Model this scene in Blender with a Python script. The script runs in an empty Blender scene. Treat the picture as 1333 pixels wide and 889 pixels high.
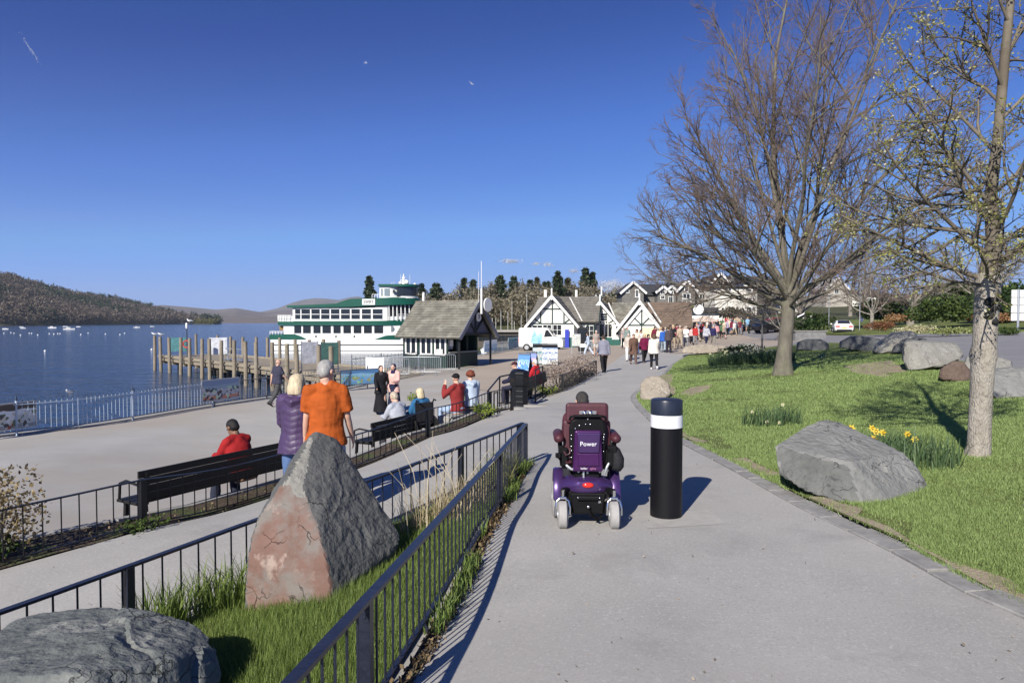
import bpy, math, random
import numpy as np
import bmesh
from mathutils import Vector, Matrix, Euler
from mathutils.geometry import delaunay_2d_cdt
R = math.radians
random.seed(7)
rng = np.random.default_rng(7)
SC = bpy.context.scene
COL = SC.collection
TMP = bpy.data.scenes.new('scratch')       # scratch scene for evaluating remeshed bodies; removed at the end

# ------------------------------------------------------------------ camera, light, sky, exposure
CAMZ, FPX, PITCH = 1.8, 889.0, R(1.7)
cam_d = bpy.data.cameras.new('camera')
cam = bpy.data.objects.new('camera', cam_d)
COL.objects.link(cam)
cam_d.lens, cam_d.sensor_width = 24.0, 36.0
cam_d.clip_start, cam_d.clip_end = 0.1, 30000
cam.location = (0, 0, CAMZ)
cam.rotation_euler = (R(90) - PITCH, 0, 0)
SC.camera = cam

SUN_EL, SUN_AZ = R(33), math.atan2(-0.43, -0.90)      # azimuth measured from +Y towards +X
sun_d = bpy.data.lights.new('sun', 'SUN')
sun_d.energy, sun_d.angle, sun_d.color = 5.0, R(0.53), (1.0, 0.94, 0.83)
sun = bpy.data.objects.new('sun', sun_d)
COL.objects.link(sun)
sdir = Vector((math.sin(SUN_AZ) * math.cos(SUN_EL), math.cos(SUN_AZ) * math.cos(SUN_EL), math.sin(SUN_EL)))
sun.rotation_euler = sdir.to_track_quat('Z', 'Y').to_euler()
sun.location = sdir * 60

W = bpy.data.worlds.new('World')
SC.world = W
W.use_nodes = True
wn, wl = W.node_tree.nodes, W.node_tree.links
wbg = wn['Background']
sky = wn.new('ShaderNodeTexSky')
sky.sky_type = 'NISHITA'
sky.sun_disc = False
sky.sun_elevation = SUN_EL
sky.sun_rotation = SUN_AZ % (2 * math.pi)
sky.altitude, sky.air_density, sky.dust_density, sky.ozone_density = 1500, 0.6, 0.0, 6.0
wbg.inputs['Strength'].default_value = 0.1
hsv = wn.new('ShaderNodeHueSaturation')
hsv.inputs['Saturation'].default_value = 1.2
wl.new(sky.outputs[0], hsv.inputs['Color'])
# film-like response of the whole sky, per channel
sep, cmb = wn.new('ShaderNodeSeparateColor'), wn.new('ShaderNodeCombineColor')
wl.new(hsv.outputs[0], sep.inputs[0])
for ch, pts in ((0, ((0, 0), (.0049, .018), (.0088, .066), (.028, .170), (.106, .262), (.29, .345), (1, .42))),
                (1, ((0, 0), (.0475, .086), (.075, .195), (.15, .40), (.31, .455), (.57, .505), (1, .54))),
                (2, ((0, 0), (.16, .37), (.24, .66), (.405, .92), (.65, .90), (.9, .87), (1, .87)))):
    m1, fc, m3 = wn.new('ShaderNodeMath'), wn.new('ShaderNodeFloatCurve'), wn.new('ShaderNodeMath')
    m1.operation = m3.operation = 'MULTIPLY'
    m1.inputs[1].default_value, m3.inputs[1].default_value = .0572, 7.84
    cv = fc.mapping.curves[0]
    cv.points[0].location, cv.points[1].location = pts[0], pts[-1]
    for p in pts[1:-1]:
        cv.points.new(*p)
    for p in cv.points:
        p.handle_type = 'VECTOR'
    fc.mapping.update()
    wl.new(sep.outputs[ch], m1.inputs[0])
    wl.new(m1.outputs[0], fc.inputs['Value'])
    wl.new(fc.outputs[0], m3.inputs[0])
    wl.new(m3.outputs[0], cmb.inputs[ch])
wl.new(cmb.outputs[0], wbg.inputs['Color'])
SC.view_settings.view_transform = 'Standard'
SC.view_settings.look = 'None'
SC.view_settings.exposure = 0.35
SC.view_settings.gamma = 1.0
SC.view_settings.use_curve_mapping = False
SC.cycles.max_bounces = 6
SC.cycles.transparent_max_bounces = 12
SC.cycles.use_denoising = True

# ------------------------------------------------------------------ noise
def _hash(ix, iy, iz):
    h = (ix * 374761393 + iy * 668265263 + iz * 2147483647 * 31) & 0xffffffff
    h = ((h ^ (h >> 13)) * 1274126177) & 0xffffffff
    h = (h ^ (h >> 16)) & 0xffff
    return h / 32767.5 - 1.0

def vnoise(p):
    p = np.asarray(p, float)
    i = np.floor(p).astype(np.int64)
    f = p - i
    f = f * f * (3 - 2 * f)
    out = 0
    for dx in (0, 1):
        wx = f[:, 0] if dx else 1 - f[:, 0]
        for dy in (0, 1):
            wy = f[:, 1] if dy else 1 - f[:, 1]
            for dz in (0, 1):
                wz = f[:, 2] if dz else 1 - f[:, 2]
                out = out + wx * wy * wz * _hash(i[:, 0] + dx, i[:, 1] + dy, i[:, 2] + dz)
    return out

def fbm(p, octs=4, gain=0.5):
    p = np.asarray(p, float)
    a, s, out = 1.0, 1.0, 0
    for k in range(octs):
        out = out + a * vnoise(p * s + 17.3 * k)
        a *= gain
        s *= 2.03
    return out

# ------------------------------------------------------------------ materials
MATS = {}
def mat(name, col, rough=0.7, var=0.0, vs=4.0, col2=None, bump=0.0, bs=30.0, metal=0.0, spec=0.35, coat=0.0, stretch=None, detail=6, bd=0.02):
    """procedural material: two colours mixed by noise, fine relief from a second noise"""
    if name in MATS:
        return MATS[name]
    m = bpy.data.materials.new(name)
    m.use_nodes = True
    n, l = m.node_tree.nodes, m.node_tree.links
    b = n['Principled BSDF']
    b.inputs['Roughness'].default_value = rough
    b.inputs['Metallic'].default_value = metal
    b.inputs['Specular IOR Level'].default_value = spec
    b.inputs['Coat Weight'].default_value = coat
    c = (*col, 1)
    b.inputs['Base Color'].default_value = c
    m.diffuse_color = c
    tc = mp = None
    if var or col2 is not None or bump:
        tc = n.new('ShaderNodeTexCoord')
        mp = n.new('ShaderNodeMapping')
        l.new(tc.outputs['Object'], mp.inputs['Vector'])
        if stretch:
            mp.inputs['Scale'].default_value = stretch
    if var or col2 is not None:
        t = n.new('ShaderNodeTexNoise')
        t.inputs['Scale'].default_value = vs
        t.inputs['Detail'].default_value = detail
        t.inputs['Roughness'].default_value = 0.65
        l.new(mp.outputs[0], t.inputs['Vector'])
        rmp = n.new('ShaderNodeValToRGB')
        if col2 is None:
            d = tuple(max(0, x * (1 - var)) for x in col)
            u = tuple(min(1, x * (1 + var)) for x in col)
        else:
            d, u = col, col2
        rmp.color_ramp.elements[0].position = 0.32
        rmp.color_ramp.elements[1].position = 0.68
        rmp.color_ramp.elements[0].color = (*d, 1)
        rmp.color_ramp.elements[1].color = (*u, 1)
        l.new(t.outputs['Fac'], rmp.inputs[0])
        l.new(rmp.outputs[0], b.inputs['Base Color'])
    if bump:
        t2 = n.new('ShaderNodeTexNoise')
        t2.inputs['Scale'].default_value = bs
        t2.inputs['Detail'].default_value = 5
        l.new(mp.outputs[0], t2.inputs['Vector'])
        bp = n.new('ShaderNodeBump')
        bp.inputs['Strength'].default_value = bump
        bp.inputs['Distance'].default_value = bd
        l.new(t2.outputs['Fac'], bp.inputs['Height'])
        l.new(bp.outputs[0], b.inputs['Normal'])
    MATS[name] = m
    return m

def ncol(m, layers):
    """stack extra noise-masked colours: layers = (colour, scale, lo, hi, strength)"""
    n, l = m.node_tree.nodes, m.node_tree.links
    b = n['Principled BSDF']
    tc = n.new('ShaderNodeTexCoord')
    for k, (c, sc, lo, hi, st) in enumerate(layers):
        t = n.new('ShaderNodeTexNoise')
        t.inputs['Scale'].default_value = sc
        t.inputs['Detail'].default_value = 8
        t.inputs['Roughness'].default_value = 0.68
        mp = n.new('ShaderNodeMapping')
        mp.inputs['Location'].default_value = (3.1 * k + 1, 7.7 * k, 2.3 * k)
        l.new(tc.outputs['Object'], mp.inputs['Vector'])
        l.new(mp.outputs[0], t.inputs['Vector'])
        r = n.new('ShaderNodeMapRange')
        r.inputs['From Min'].default_value = lo
        r.inputs['From Max'].default_value = hi
        r.inputs['To Max'].default_value = st
        l.new(t.outputs['Fac'], r.inputs['Value'])
        mx = n.new('ShaderNodeMix')
        mx.data_type = 'RGBA'
        l.new(r.outputs[0], mx.inputs['Factor'])
        old = b.inputs['Base Color']
        if old.is_linked:
            l.new(old.links[0].from_socket, mx.inputs['A'])
        else:
            mx.inputs['A'].default_value = old.default_value
        mx.inputs['B'].default_value = (*c, 1)
        l.new(mx.outputs['Result'], old)
    return m

# ------------------------------------------------------------------ mesh building
class MB:
    def __init__(s):
        s.v, s.f, s.m, s.n = [], [], [], 0
    def add(s, V, F, m=0):
        V = np.asarray(V, float).reshape(-1, 3)
        s.v.append(V)
        o = s.n
        for f in F:
            s.f.append([i + o for i in f])
            s.m.append(m)
        s.n += len(V)
        return s
    def box(s, c, sz, rz=0.0, m=0, M=None, taper=1.0):
        x, y, z = sz[0] / 2, sz[1] / 2, sz[2] / 2
        t = taper
        V = np.array([(-x, -y, -z), (x, -y, -z), (x, y, -z), (-x, y, -z), (-x * t, -y * t, z), (x * t, -y * t, z), (x * t, y * t, z), (-x * t, y * t, z)])
        if M is not None:
            V = V @ np.array(M.to_3x3()).T
        elif rz:
            cs, sn = math.cos(rz), math.sin(rz)
            V = np.stack([V[:, 0] * cs - V[:, 1] * sn, V[:, 0] * sn + V[:, 1] * cs, V[:, 2]], 1)
        return s.add(V + np.array(c), [(3, 2, 1, 0), (4, 5, 6, 7), (0, 1, 5, 4), (1, 2, 6, 5), (2, 3, 7, 6), (3, 0, 4, 7)], m)
    def bar(s, a, b, w, h, m=0, up=(0, 0, 1)):
        """box beam from a to b, w wide and h high"""
        a, b = np.array(a, float), np.array(b, float)
        t = b - a
        L = np.linalg.norm(t)
        t = t / L
        x = np.cross(t, up)
        if np.linalg.norm(x) < 1e-6:
            x = np.cross(t, (1, 0, 0))
        x = x / np.linalg.norm(x)
        u = np.cross(x, t)
        V = []
        for p in (a, b):
            for sx, su in ((-1, -1), (1, -1), (1, 1), (-1, 1)):
                V.append(p + x * sx * w / 2 + u * su * h / 2)
        return s.add(V, [(0, 1, 2, 3), (7, 6, 5, 4), (0, 4, 5, 1), (1, 5, 6, 2), (2, 6, 7, 3), (3, 7, 4, 0)], m)
    def tube(s, pts, rad, n=8, m=0, cap=True, xdir=None, ry=None, dome=False):
        """tube through pts; rad scalar or list (x radius), ry optional second radius"""
        P = np.asarray(pts, float)
        k = len(P)
        rx = np.broadcast_to(np.asarray(rad, float), (k,)).copy()
        r2 = rx.copy() if ry is None else np.broadcast_to(np.asarray(ry, float), (k,)).copy()
        if dome:
            d0 = (P[0] - P[1]) / max(np.linalg.norm(P[0] - P[1]), 1e-9)
            d1 = (P[-1] - P[-2]) / max(np.linalg.norm(P[-1] - P[-2]), 1e-9)
            q0, q1 = min(rx[0], r2[0]), min(rx[-1], r2[-1])
            P = np.vstack([P[0] + d0 * q0, P[0] + d0 * q0 * .75, P, P[-1] + d1 * q1 * .75, P[-1] + d1 * q1])
            rx = np.concatenate([[rx[0] * .25, rx[0] * .68], rx, [rx[-1] * .68, rx[-1] * .25]])
            r2 = np.concatenate([[r2[0] * .25, r2[0] * .68], r2, [r2[-1] * .68, r2[-1] * .25]])
            k = len(P)
        T = np.zeros_like(P)
        T[1:-1] = P[2:] - P[:-2]
        T[0] = P[1] - P[0]
        T[-1] = P[-1] - P[-2]
        T /= np.maximum(np.linalg.norm(T, axis=1, keepdims=True), 1e-9)
        x = np.array(xdir, float) if xdir is not None else (np.array((0, 0, 1.0)) if abs(T[0][2]) < .9 else np.array((1.0, 0, 0)))
        ang = np.arange(n) * 2 * math.pi / n
        V = []
        for i in range(k):
            x = x - T[i] * np.dot(x, T[i])
            x = x / max(np.linalg.norm(x), 1e-9)
            y = np.cross(T[i], x)
            V.append(P[i] + np.outer(np.cos(ang) * rx[i], x) + np.outer(np.sin(ang) * r2[i], y))
        F = []
        for i in range(k - 1):
            for j in range(n):
                a, b = i * n + j, i * n + (j + 1) % n
                F.append((a, b, b + n, a + n))
        if cap:
            F.append(tuple(range(n - 1, -1, -1)))
            F.append(tuple(range((k - 1) * n, k * n)))
        return s.add(np.vstack(V), F, m)
    def cyl(s, a, b, r, r2=None, n=12, m=0):
        return s.tube([a, b], [r, r if r2 is None else r2], n, m)
    def lathe(s, prof, c=(0, 0, 0), n=20, m=0, M=None):
        ang = np.arange(n) * 2 * math.pi / n
        V = np.vstack([np.stack([r * np.cos(ang), r * np.sin(ang), np.full(n, z)], 1) for r, z in prof])
        if M is not None:
            V = V @ np.array(M.to_3x3()).T
        F = []
        for i in range(len(prof) - 1):
            for j in range(n):
                a, b = i * n + j, i * n + (j + 1) % n
                F.append((a, b, b + n, a + n))
        F.append(tuple(range(n - 1, -1, -1)))
        F.append(tuple(range((len(prof) - 1) * n, len(prof) * n)))
        return s.add(V + np.array(c), F, m)
    def sphere(s, c, r, nu=12, nv=8, m=0, M=None):
        r = (r, r, r) if np.isscalar(r) else r
        V = [(0, 0, -1)]
        for i in range(1, nv):
            t = math.pi * i / nv
            for j in range(nu):
                p = 2 * math.pi * j / nu
                V.append((math.sin(t) * math.cos(p), math.sin(t) * math.sin(p), -math.cos(t)))
        V.append((0, 0, 1))
        V = np.array(V) * np.array(r)
        if M is not None:
            V = V @ np.array(M.to_3x3()).T
        F = [(0, 1 + (j + 1) % nu, 1 + j) for j in range(nu)]
        for i in range(nv - 2):
            for j in range(nu):
                a, b = 1 + i * nu + j, 1 + i * nu + (j + 1) % nu
                F.append((a, b, b + nu, a + nu))
        L = 1 + (nv - 1) * nu
        F += [(L, L - nu + j, L - nu + (j + 1) % nu) for j in range(nu)]
        return s.add(V + np.array(c), F, m)
    def prism(s, poly, ext, m=0):
        """3-D polygon extruded along vector ext"""
        P = np.asarray(poly, float)
        k = len(P)
        nrm = np.zeros(3)
        for i in range(k):
            nrm += np.cross(P[i], P[(i + 1) % k])
        if np.dot(nrm, ext) > 0:
            P = P[::-1]
        V = np.vstack([P, P + np.array(ext, float)])
        F = [tuple(range(k)), tuple(range(2 * k - 1, k - 1, -1))]
        F += [((i + 1) % k, i, i + k, (i + 1) % k + k) for i in range(k)]
        return s.add(V, F, m)
    def quad(s, a, b, c, d, m=0):
        return s.add([a, b, c, d], [(0, 1, 2, 3)], m)
    def mesh(s, name='m'):
        me = bpy.data.meshes.new(name)
        if s.n:
            me.from_pydata(np.vstack(s.v).tolist(), [], s.f)
            me.polygons.foreach_set('material_index', np.array(s.m, np.int32))
        me.update()
        return me
    def build(s, name, mats, parent=None, smooth=0, bevel=0, loc=None, rz=0.0, world=False):
        return obj(name, s.mesh(name), mats, parent, smooth, bevel, loc, rz, world)

def obj(name, me, mats, parent=None, smooth=0, bevel=0, loc=None, rz=0.0, world=False):
    o = bpy.data.objects.new(name, me)
    COL.objects.link(o)
    if mats is not None:
        for x in (mats if isinstance(mats, (list, tuple)) else [mats]):
            me.materials.append(x)
    if smooth:
        me.polygons.foreach_set('use_smooth', np.ones(len(me.polygons), bool))
        if smooth < 180:
            me.set_sharp_from_angle(angle=R(smooth))
    if loc is not None:
        o.location = loc
    if rz:
        o.rotation_euler = (0, 0, rz)
    if parent is not None:
        o.parent = parent
        if world:
            o.matrix_parent_inverse = pm(parent).inverted()
    if bevel:
        b = o.modifiers.new('bevel', 'BEVEL')
        b.width = bevel
        b.segments = 2
        b.limit_method = 'ANGLE'
        b.angle_limit = R(40)
    return o

def pm(o):
    M = Matrix.LocRotScale(o.location, o.rotation_euler, o.scale)
    return (pm(o.parent) @ o.matrix_parent_inverse @ M) if o.parent else M

def mesh_np(name, V, F, smooth=False):
    """fast mesh from arrays; F is (n,3) or (n,4)"""
    V = np.asarray(V, np.float32)
    F = np.asarray(F, np.int32)
    me = bpy.data.meshes.new(name)
    n, k = F.shape
    me.vertices.add(len(V))
    me.vertices.foreach_set('co', V.ravel())
    me.loops.add(n * k)
    me.loops.foreach_set('vertex_index', F.ravel())
    me.polygons.add(n)
    me.polygons.foreach_set('loop_start', np.arange(0, n * k, k, dtype=np.int32))
    if smooth:
        me.polygons.foreach_set('use_smooth', np.ones(n, bool))
    me.update(calc_edges=True)
    return me

def tag(o, label=None, cat=None, group=None, kind=None):
    if label: o['label'] = label
    if cat: o['category'] = cat
    if group: o['group'] = group
    if kind: o['kind'] = kind
    return o

def empty(name, loc=(0, 0, 0), rz=0.0, label=None, cat=None, group=None, parent=None):
    o = bpy.data.objects.new(name, None)
    COL.objects.link(o)
    o.location = loc
    o.rotation_euler = (0, 0, rz)
    o.empty_display_size = .2
    if parent is not None:
        o.parent = parent
    return tag(o, label, cat, group)

def inst(name, me, parent, loc=(0, 0, 0), rz=0.0, scale=None):
    """another object on shared mesh data"""
    o = bpy.data.objects.new(name, me)
    COL.objects.link(o)
    o.location = loc
    o.rotation_euler = (0, 0, rz)
    if scale is not None:
        o.scale = scale
    o.parent = parent
    return o

def copy_tree(o, parent=None):
    c = o.copy()
    COL.objects.link(c)
    if parent is not None:
        c.parent = parent
    for ch in o.children:
        copy_tree(ch, c)
    return c

def mesh_of(mb, name, mats, smooth=0):
    me = mb.mesh(name)
    for x in (mats if isinstance(mats, (list, tuple)) else [mats]):
        me.materials.append(x)
    if smooth:
        me.polygons.foreach_set('use_smooth', np.ones(len(me.polygons), bool))
        if smooth < 180:
            me.set_sharp_from_angle(angle=R(smooth))
    return me

# ------------------------------------------------------------------ terrain: one height surface through surveyed points (x right, y ahead, z up, metres)
CP = np.array([
    (0, -3, 0), (0, 0, 0), (1.5, 0, 0), (3, 3, .02), (0.3, 4, 0), (1.4, 6.4, -.03), (.5, 9.6, -.18), (1.6, 13, -.3), (1.5, 17, -.4), (2.5, 24, -.53), (4, 31.6, -.57),
    (6, 45, -.58), (12, 60, -.35), (18, 60, -.25), (-.62, 3.1, -.01), (-.25, 6.2, -.06), (0.05, 8.4, -.13), (-.78, 1.5, 0),
    (-4.1, 7.6, -.53), (-4.8, 6.3, -.55), (-3.06, 4.1, -.55), (-2.2, 5.65, -.5), (-1.0, 7.6, -.33), (-1.58, 13.3, -.46), (-.5, 16.2, -.44), (0.05, 17.2, -.44), (-6, 3, -.6), (-4.1, 2.2, -.58), (-2.7, 9.6, -.47),
    (-1.7, 4.2, -.30), (-1.6, 2.4, -.28),
    (-5.2, 8.3, -1.06), (-4.1, 10.4, -1.05), (-2.6, 13.8, -1.02), (-1.3, 17, -.95), (-.5, 19.2, -.82), (.6, 22.5, -.70), (-7.2, 4.0, -1.0), (2.4, 31, -.68),
    (-9, 26, -1.35), (-4.6, 24.2, -1.33), (-14.1, 18.8, -1.35), (-10, 14, -1.15), (-8, 9, -1.0), (-12, 10, -1.2), (-16, 14, -1.35), (-4.2, 39.4, -1.3), (-3.4, 43.4, -1.22),
    (-1.5, 47, -1.15), (0, 66, -1.0), (5, 70, -.9), (12, 72, -.7), (-2, 30, -1.2), (2, 38, -.95),
    (3.7, 6.6, .02), (6.3, 9.5, .1), (5, 3, .05), (9, 5, .12), (9.2, 23, .0), (6, 28, -.38), (14, 25.6, .25), (20, 30, .45), (12, 38, -.2), (25.6, 68, .0), (29, 57, .6),
    (35, 50, .9), (25, 35, .55), (40, 40, 1.0), (30, 20, .6), (48, 80, 1.9), (60, 60, 2.0), (20, 92, .4), (20, 130, 2.2), (50, 120, 3), (-40, -10, -1.4), (-10, -10, -.8), (10, -10, .1),
    (100, 100, 4), (90, 20, 2), (40, 0, .5), (0, 90, -.9), (0, 112, -.3), (-30, 170, .5), (-40, 300, 4), (40, 300, 10), (150, 260, 12), (250, 0, 5), (300, 300, 15)], float)

def _tps(r2):
    return np.where(r2 > 1e-12, r2 * np.log(np.maximum(r2, 1e-12)), 0)

def _solve():
    X = CP[:, :2] / 20
    n = len(X)
    K = _tps(((X[:, None] - X[None]) ** 2).sum(-1)) + np.eye(n) * 2e-4
    P = np.hstack([np.ones((n, 1)), X])
    A = np.block([[K, P], [P.T, np.zeros((3, 3))]])
    return X, np.linalg.solve(A, np.concatenate([CP[:, 2], np.zeros(3)]))
TX, TW = _solve()

def gz(x, y):
    """ground height at arrays/scalars x, y"""
    sc = np.isscalar(x)
    q = np.stack([np.atleast_1d(x), np.atleast_1d(y)], 1).astype(float) / 20
    out = np.empty(len(q))
    for i in range(0, len(q), 20000):
        b = q[i:i + 20000]
        out[i:i + 20000] = _tps(((b[:, None] - TX[None]) ** 2).sum(-1)) @ TW[:-3] + TW[-3] + b @ TW[-2:]
    return float(out[0]) if sc else out

def ray(px, py):
    cx, cy = (px - 666.5) / FPX, (444.5 - py) / FPX
    c, s = math.cos(PITCH), math.sin(PITCH)
    return np.array((cx, c + cy * s, -s + cy * c))

def at(px, py, Y):
    """the point Y metres ahead that the photograph shows at pixel px, py"""
    d = ray(px, py)
    return np.array((0, 0, CAMZ)) + d * (Y / d[1])

def G(px, py, dz=0.0, far=160):
    """where the sight line through pixel px, py reaches the ground"""
    d = ray(px, py)
    d = d / d[1]
    ys = np.concatenate([np.arange(1.2, 20, .05), np.arange(20, far, .25)])
    P = np.array((0, 0, CAMZ)) + ys[:, None] * d
    e = P[:, 2] - gz(P[:, 0], P[:, 1]) - dz
    k = np.where(e < 0)[0]
    if not len(k):
        return P[-1]
    i = k[0]
    if i == 0:
        return P[0]
    t = e[i - 1] / (e[i - 1] - e[i])
    return P[i - 1] + (P[i] - P[i - 1]) * t

def inpoly(x, y, poly):
    x, y = np.asarray(x), np.asarray(y)
    c = np.zeros(x.shape, bool)
    n = len(poly)
    for i in range(n):
        x1, y1 = poly[i][:2]
        x2, y2 = poly[(i + 1) % n][:2]
        if y1 == y2:
            continue
        k = ((y1 > y) != (y2 > y)) & (x < (x2 - x1) * (y - y1) / (y2 - y1) + x1)
        c ^= k
    return c

def spacing(r):
    return max(.28, .05 * r)

def smooth_line(pts, n=6):
    """Catmull-Rom through points"""
    P = [np.array(p, float) for p in pts]
    P = [2 * P[0] - P[1]] + P + [2 * P[-1] - P[-2]]
    out = []
    for i in range(1, len(P) - 2):
        for k in range(n):
            t = k / n
            a, b, c, d = P[i - 1], P[i], P[i + 1], P[i + 2]
            out.append(.5 * (2 * b + (c - a) * t + (2 * a - 5 * b + 4 * c - d) * t * t + (3 * b - a - 3 * c + d) * t ** 3))
    out.append(P[-2])
    return out

def sheet(name, poly, dz, m, parent=None, kind='structure', skirt=0.0, hfun=None):
    """a ground sheet over a polygon, following the terrain dz above it"""
    pts = []
    n = len(poly)
    for i in range(n):
        a, b = np.array(poly[i][:2]), np.array(poly[(i + 1) % n][:2])
        L = np.linalg.norm(b - a)
        k = max(1, int(L / spacing(min(np.linalg.norm(a), np.linalg.norm(b)))))
        for j in range(k):
            pts.append(a + (b - a) * j / k)
    nb = len(pts)
    B = np.array(pts)
    inner = []
    r = .8
    rmax = np.linalg.norm(B, axis=1).max()
    while r < rmax:
        s = spacing(r)
        k = int(2 * math.pi * r / s)
        th = np.arange(k) * 2 * math.pi / k + r * 1.7
        inner.append(np.stack([r * np.cos(th), r * np.sin(th)], 1))
        r += s
    I = np.vstack(inner)
    I = I[inpoly(I[:, 0], I[:, 1], poly)]
    # keep off the boundary
    keep = np.ones(len(I), bool)
    for i in range(nb):
        a, b = B[i], B[(i + 1) % nb]
        ab = b - a
        t = np.clip(((I - a) @ ab) / max(ab @ ab, 1e-9), 0, 1)
        d = np.linalg.norm(I - a - t[:, None] * ab, axis=1)
        keep &= d > .35 * np.maximum(.28, .05 * np.linalg.norm(I, axis=1))
    I = I[keep]
    A = np.vstack([B, I])
    vs, es, fs, *_ = delaunay_2d_cdt([Vector(p) for p in A], [], [list(range(nb))], 1, 1e-5)
    X = np.array([tuple(v) for v in vs])
    Z = gz(X[:, 0], X[:, 1]) + dz
    if hfun is not None:
        Z = Z + hfun(X[:, 0], X[:, 1])
    mb = MB()
    fs = [f for f in fs]
    mb.add(np.column_stack([X, Z]), fs)
    if skirt:
        Bz = gz(B[:, 0], B[:, 1]) + dz
        top = np.column_stack([B, Bz])
        bot = np.column_stack([B, Bz - skirt])
        k = nb
        mb.add(np.vstack([top, bot]), [(i, (i + 1) % k, (i + 1) % k + k, i + k) for i in range(k)])
    o = mb.build(name, m, parent)
    bm = bmesh.new()
    bm.from_mesh(o.data)
    for f in bm.faces:
        if f.normal.z < -.3:
            f.normal_flip()
    bm.to_mesh(o.data)
    bm.free()
    o.data.polygons.foreach_set('use_smooth', np.ones(len(o.data.polygons), bool))
    if skirt:
        o.data.set_sharp_from_angle(angle=R(50))
    if kind:
        o['kind'] = kind
    return o

def lettering(text, size, m, parent, loc, rot, ext=.004, name='lettering', align='CENTER', world=False, xs=1.0):
    cu = bpy.data.curves.new(name, 'FONT')
    cu.body = text
    cu.size = size
    cu.extrude = ext
    cu.align_x = align
    cu.align_y = 'CENTER'
    cu.resolution_u = 3
    t = bpy.data.objects.new(name, cu)
    TMP.collection.objects.link(t)
    with bpy.context.temp_override(scene=TMP, view_layer=TMP.view_layers[0]):
        dg = bpy.context.evaluated_depsgraph_get()
    me = bpy.data.meshes.new_from_object(t.evaluated_get(dg))
    bpy.data.objects.remove(t)
    bpy.data.curves.remove(cu)
    o = obj(name, me, None, parent)
    o.data.materials.clear()
    o.data.materials.append(m)
    o.location = loc
    o.rotation_euler = rot
    o.scale = (xs, 1, 1)
    if world and parent is not None:
        o.matrix_parent_inverse = pm(parent).inverted()
    return o
# ------------------------------------------------------------------ common materials
M_asph = mat('path_asphalt', (.385, .375, .358), .86, .10, .9, bump=.35, bs=160, bd=.004)
ncol(M_asph, [((.58, .565, .54), 44, .53, .66, .6), ((.19, .185, .18), 58, .55, .68, .6), ((.52, .50, .48), 150, .55, .70, .7), ((.19, .18, .175), 170, .54, .68, .7), ((.41, .385, .355), .35, .45, .7, .6), ((.27, .26, .255), 1.3, .54, .72, .55), ((.22, .215, .21), 7, .70, .73, .6)])
M_prom = mat('promenade_asphalt', (.41, .40, .378), .86, .09, .6, bump=.3, bs=120, bd=.004)
ncol(M_prom, [((.54, .52, .49), 40, .55, .70, .5), ((.25, .24, .23), 60, .56, .70, .5), ((.42, .40, .37), 150, .55, .75, .5), ((.25, .235, .22), 170, .57, .72, .5), ((.37, .325, .275), .12, .42, .62, .8)])
M_plaza = mat('plaza_paving', (.40, .335, .27), .86, .08, .4, bump=.25, bs=90, bd=.004)
ncol(M_plaza, [((.33, .285, .235), .22, .4, .7, .6), ((.45, .40, .34), 40, .5, .8, .5)])
M_road = mat('road_asphalt', (.24, .235, .24), .85, .08, .5, bump=.3, bs=80, bd=.004)
M_soil = mat('bed_soil', (.075, .055, .04), .95, .35, 6, bump=1.0, bs=24, bd=.05)
ncol(M_soil, [((.13, .10, .07), 30, .5, .7, .8), ((.07, .10, .03), 2.2, .5, .62, .75)])
M_turf = mat('turf', (.13, .165, .04), .95, .3, 1.3, bump=1.0, bs=60, bd=.04)
ncol(M_turf, [((.22, .25, .085), .7, .42, .7, .75), ((.03, .055, .012), 9, .5, .72, .6), ((.30, .24, .16), .32, .66, .76, .8)])
M_earth = mat('earth', (.07, .075, .03), .95, .3, .2)
M_black = mat('black_paint', (.009, .010, .013), .42, .25, 30, spec=.35)
M_navy = mat('blue_black_paint', (.016, .019, .034), .36, .3, 12, spec=.5, bump=.12, bs=50)
M_white = mat('white_paint', (.80, .80, .78), .45, .04, 8)
M_stone = mat('kerb_stone', (.275, .268, .26), .85, .25, 7, bump=.5, bs=45, bd=.01)
M_conc = mat('concrete', (.33, .32, .30), .9, .12, 3, bump=.3, bs=60)
M_wood = mat('weathered_wood', (.26, .20, .135), .85, .3, 3, stretch=(6, 6, 1), bump=.5, bs=20)
M_skin = mat('skin', (.62, .38, .28), .55, .06, 20)
M_skin2 = mat('skin_brown', (.20, .11, .07), .55, .06, 20)
M_dark = mat('dark_features', (.02, .015, .012), .5)
M_glass = mat('dark_glass', (.02, .025, .03), .06, spec=.6)
M_steel = mat('galvanised_steel', (.50, .52, .54), .42, .12, 25, metal=.7)
M_chrome = mat('bright_metal', (.75, .75, .76), .2, metal=1.0)
M_rubber = mat('grey_tyre', (.36, .35, .34), .8, .08, 30)
M_rubk = mat('black_rubber', (.02, .02, .02), .75)

# ------------------------------------------------------------------ ground regions
WATER = -2.7
QUAY = [(-62, -64), (-36, -17), (-22, 6), (-14.2, 18.7), (-13.1, 20.4), (-11.9, 24.3), (-10.3, 28.6), (-8.2, 31.3), (-7.6, 35.5), (-8.6, 44), (-7, 52), (-3, 58), (-.6, 65), (.6, 71), (0, 84)]
land = QUAY + [(-8, 112), (-42, 165), (-70, 260), (-60, 420), (420, 420), (700, 200), (700, -64)]
sheet('ground', land, -.07, M_earth, skirt=3.2)

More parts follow.
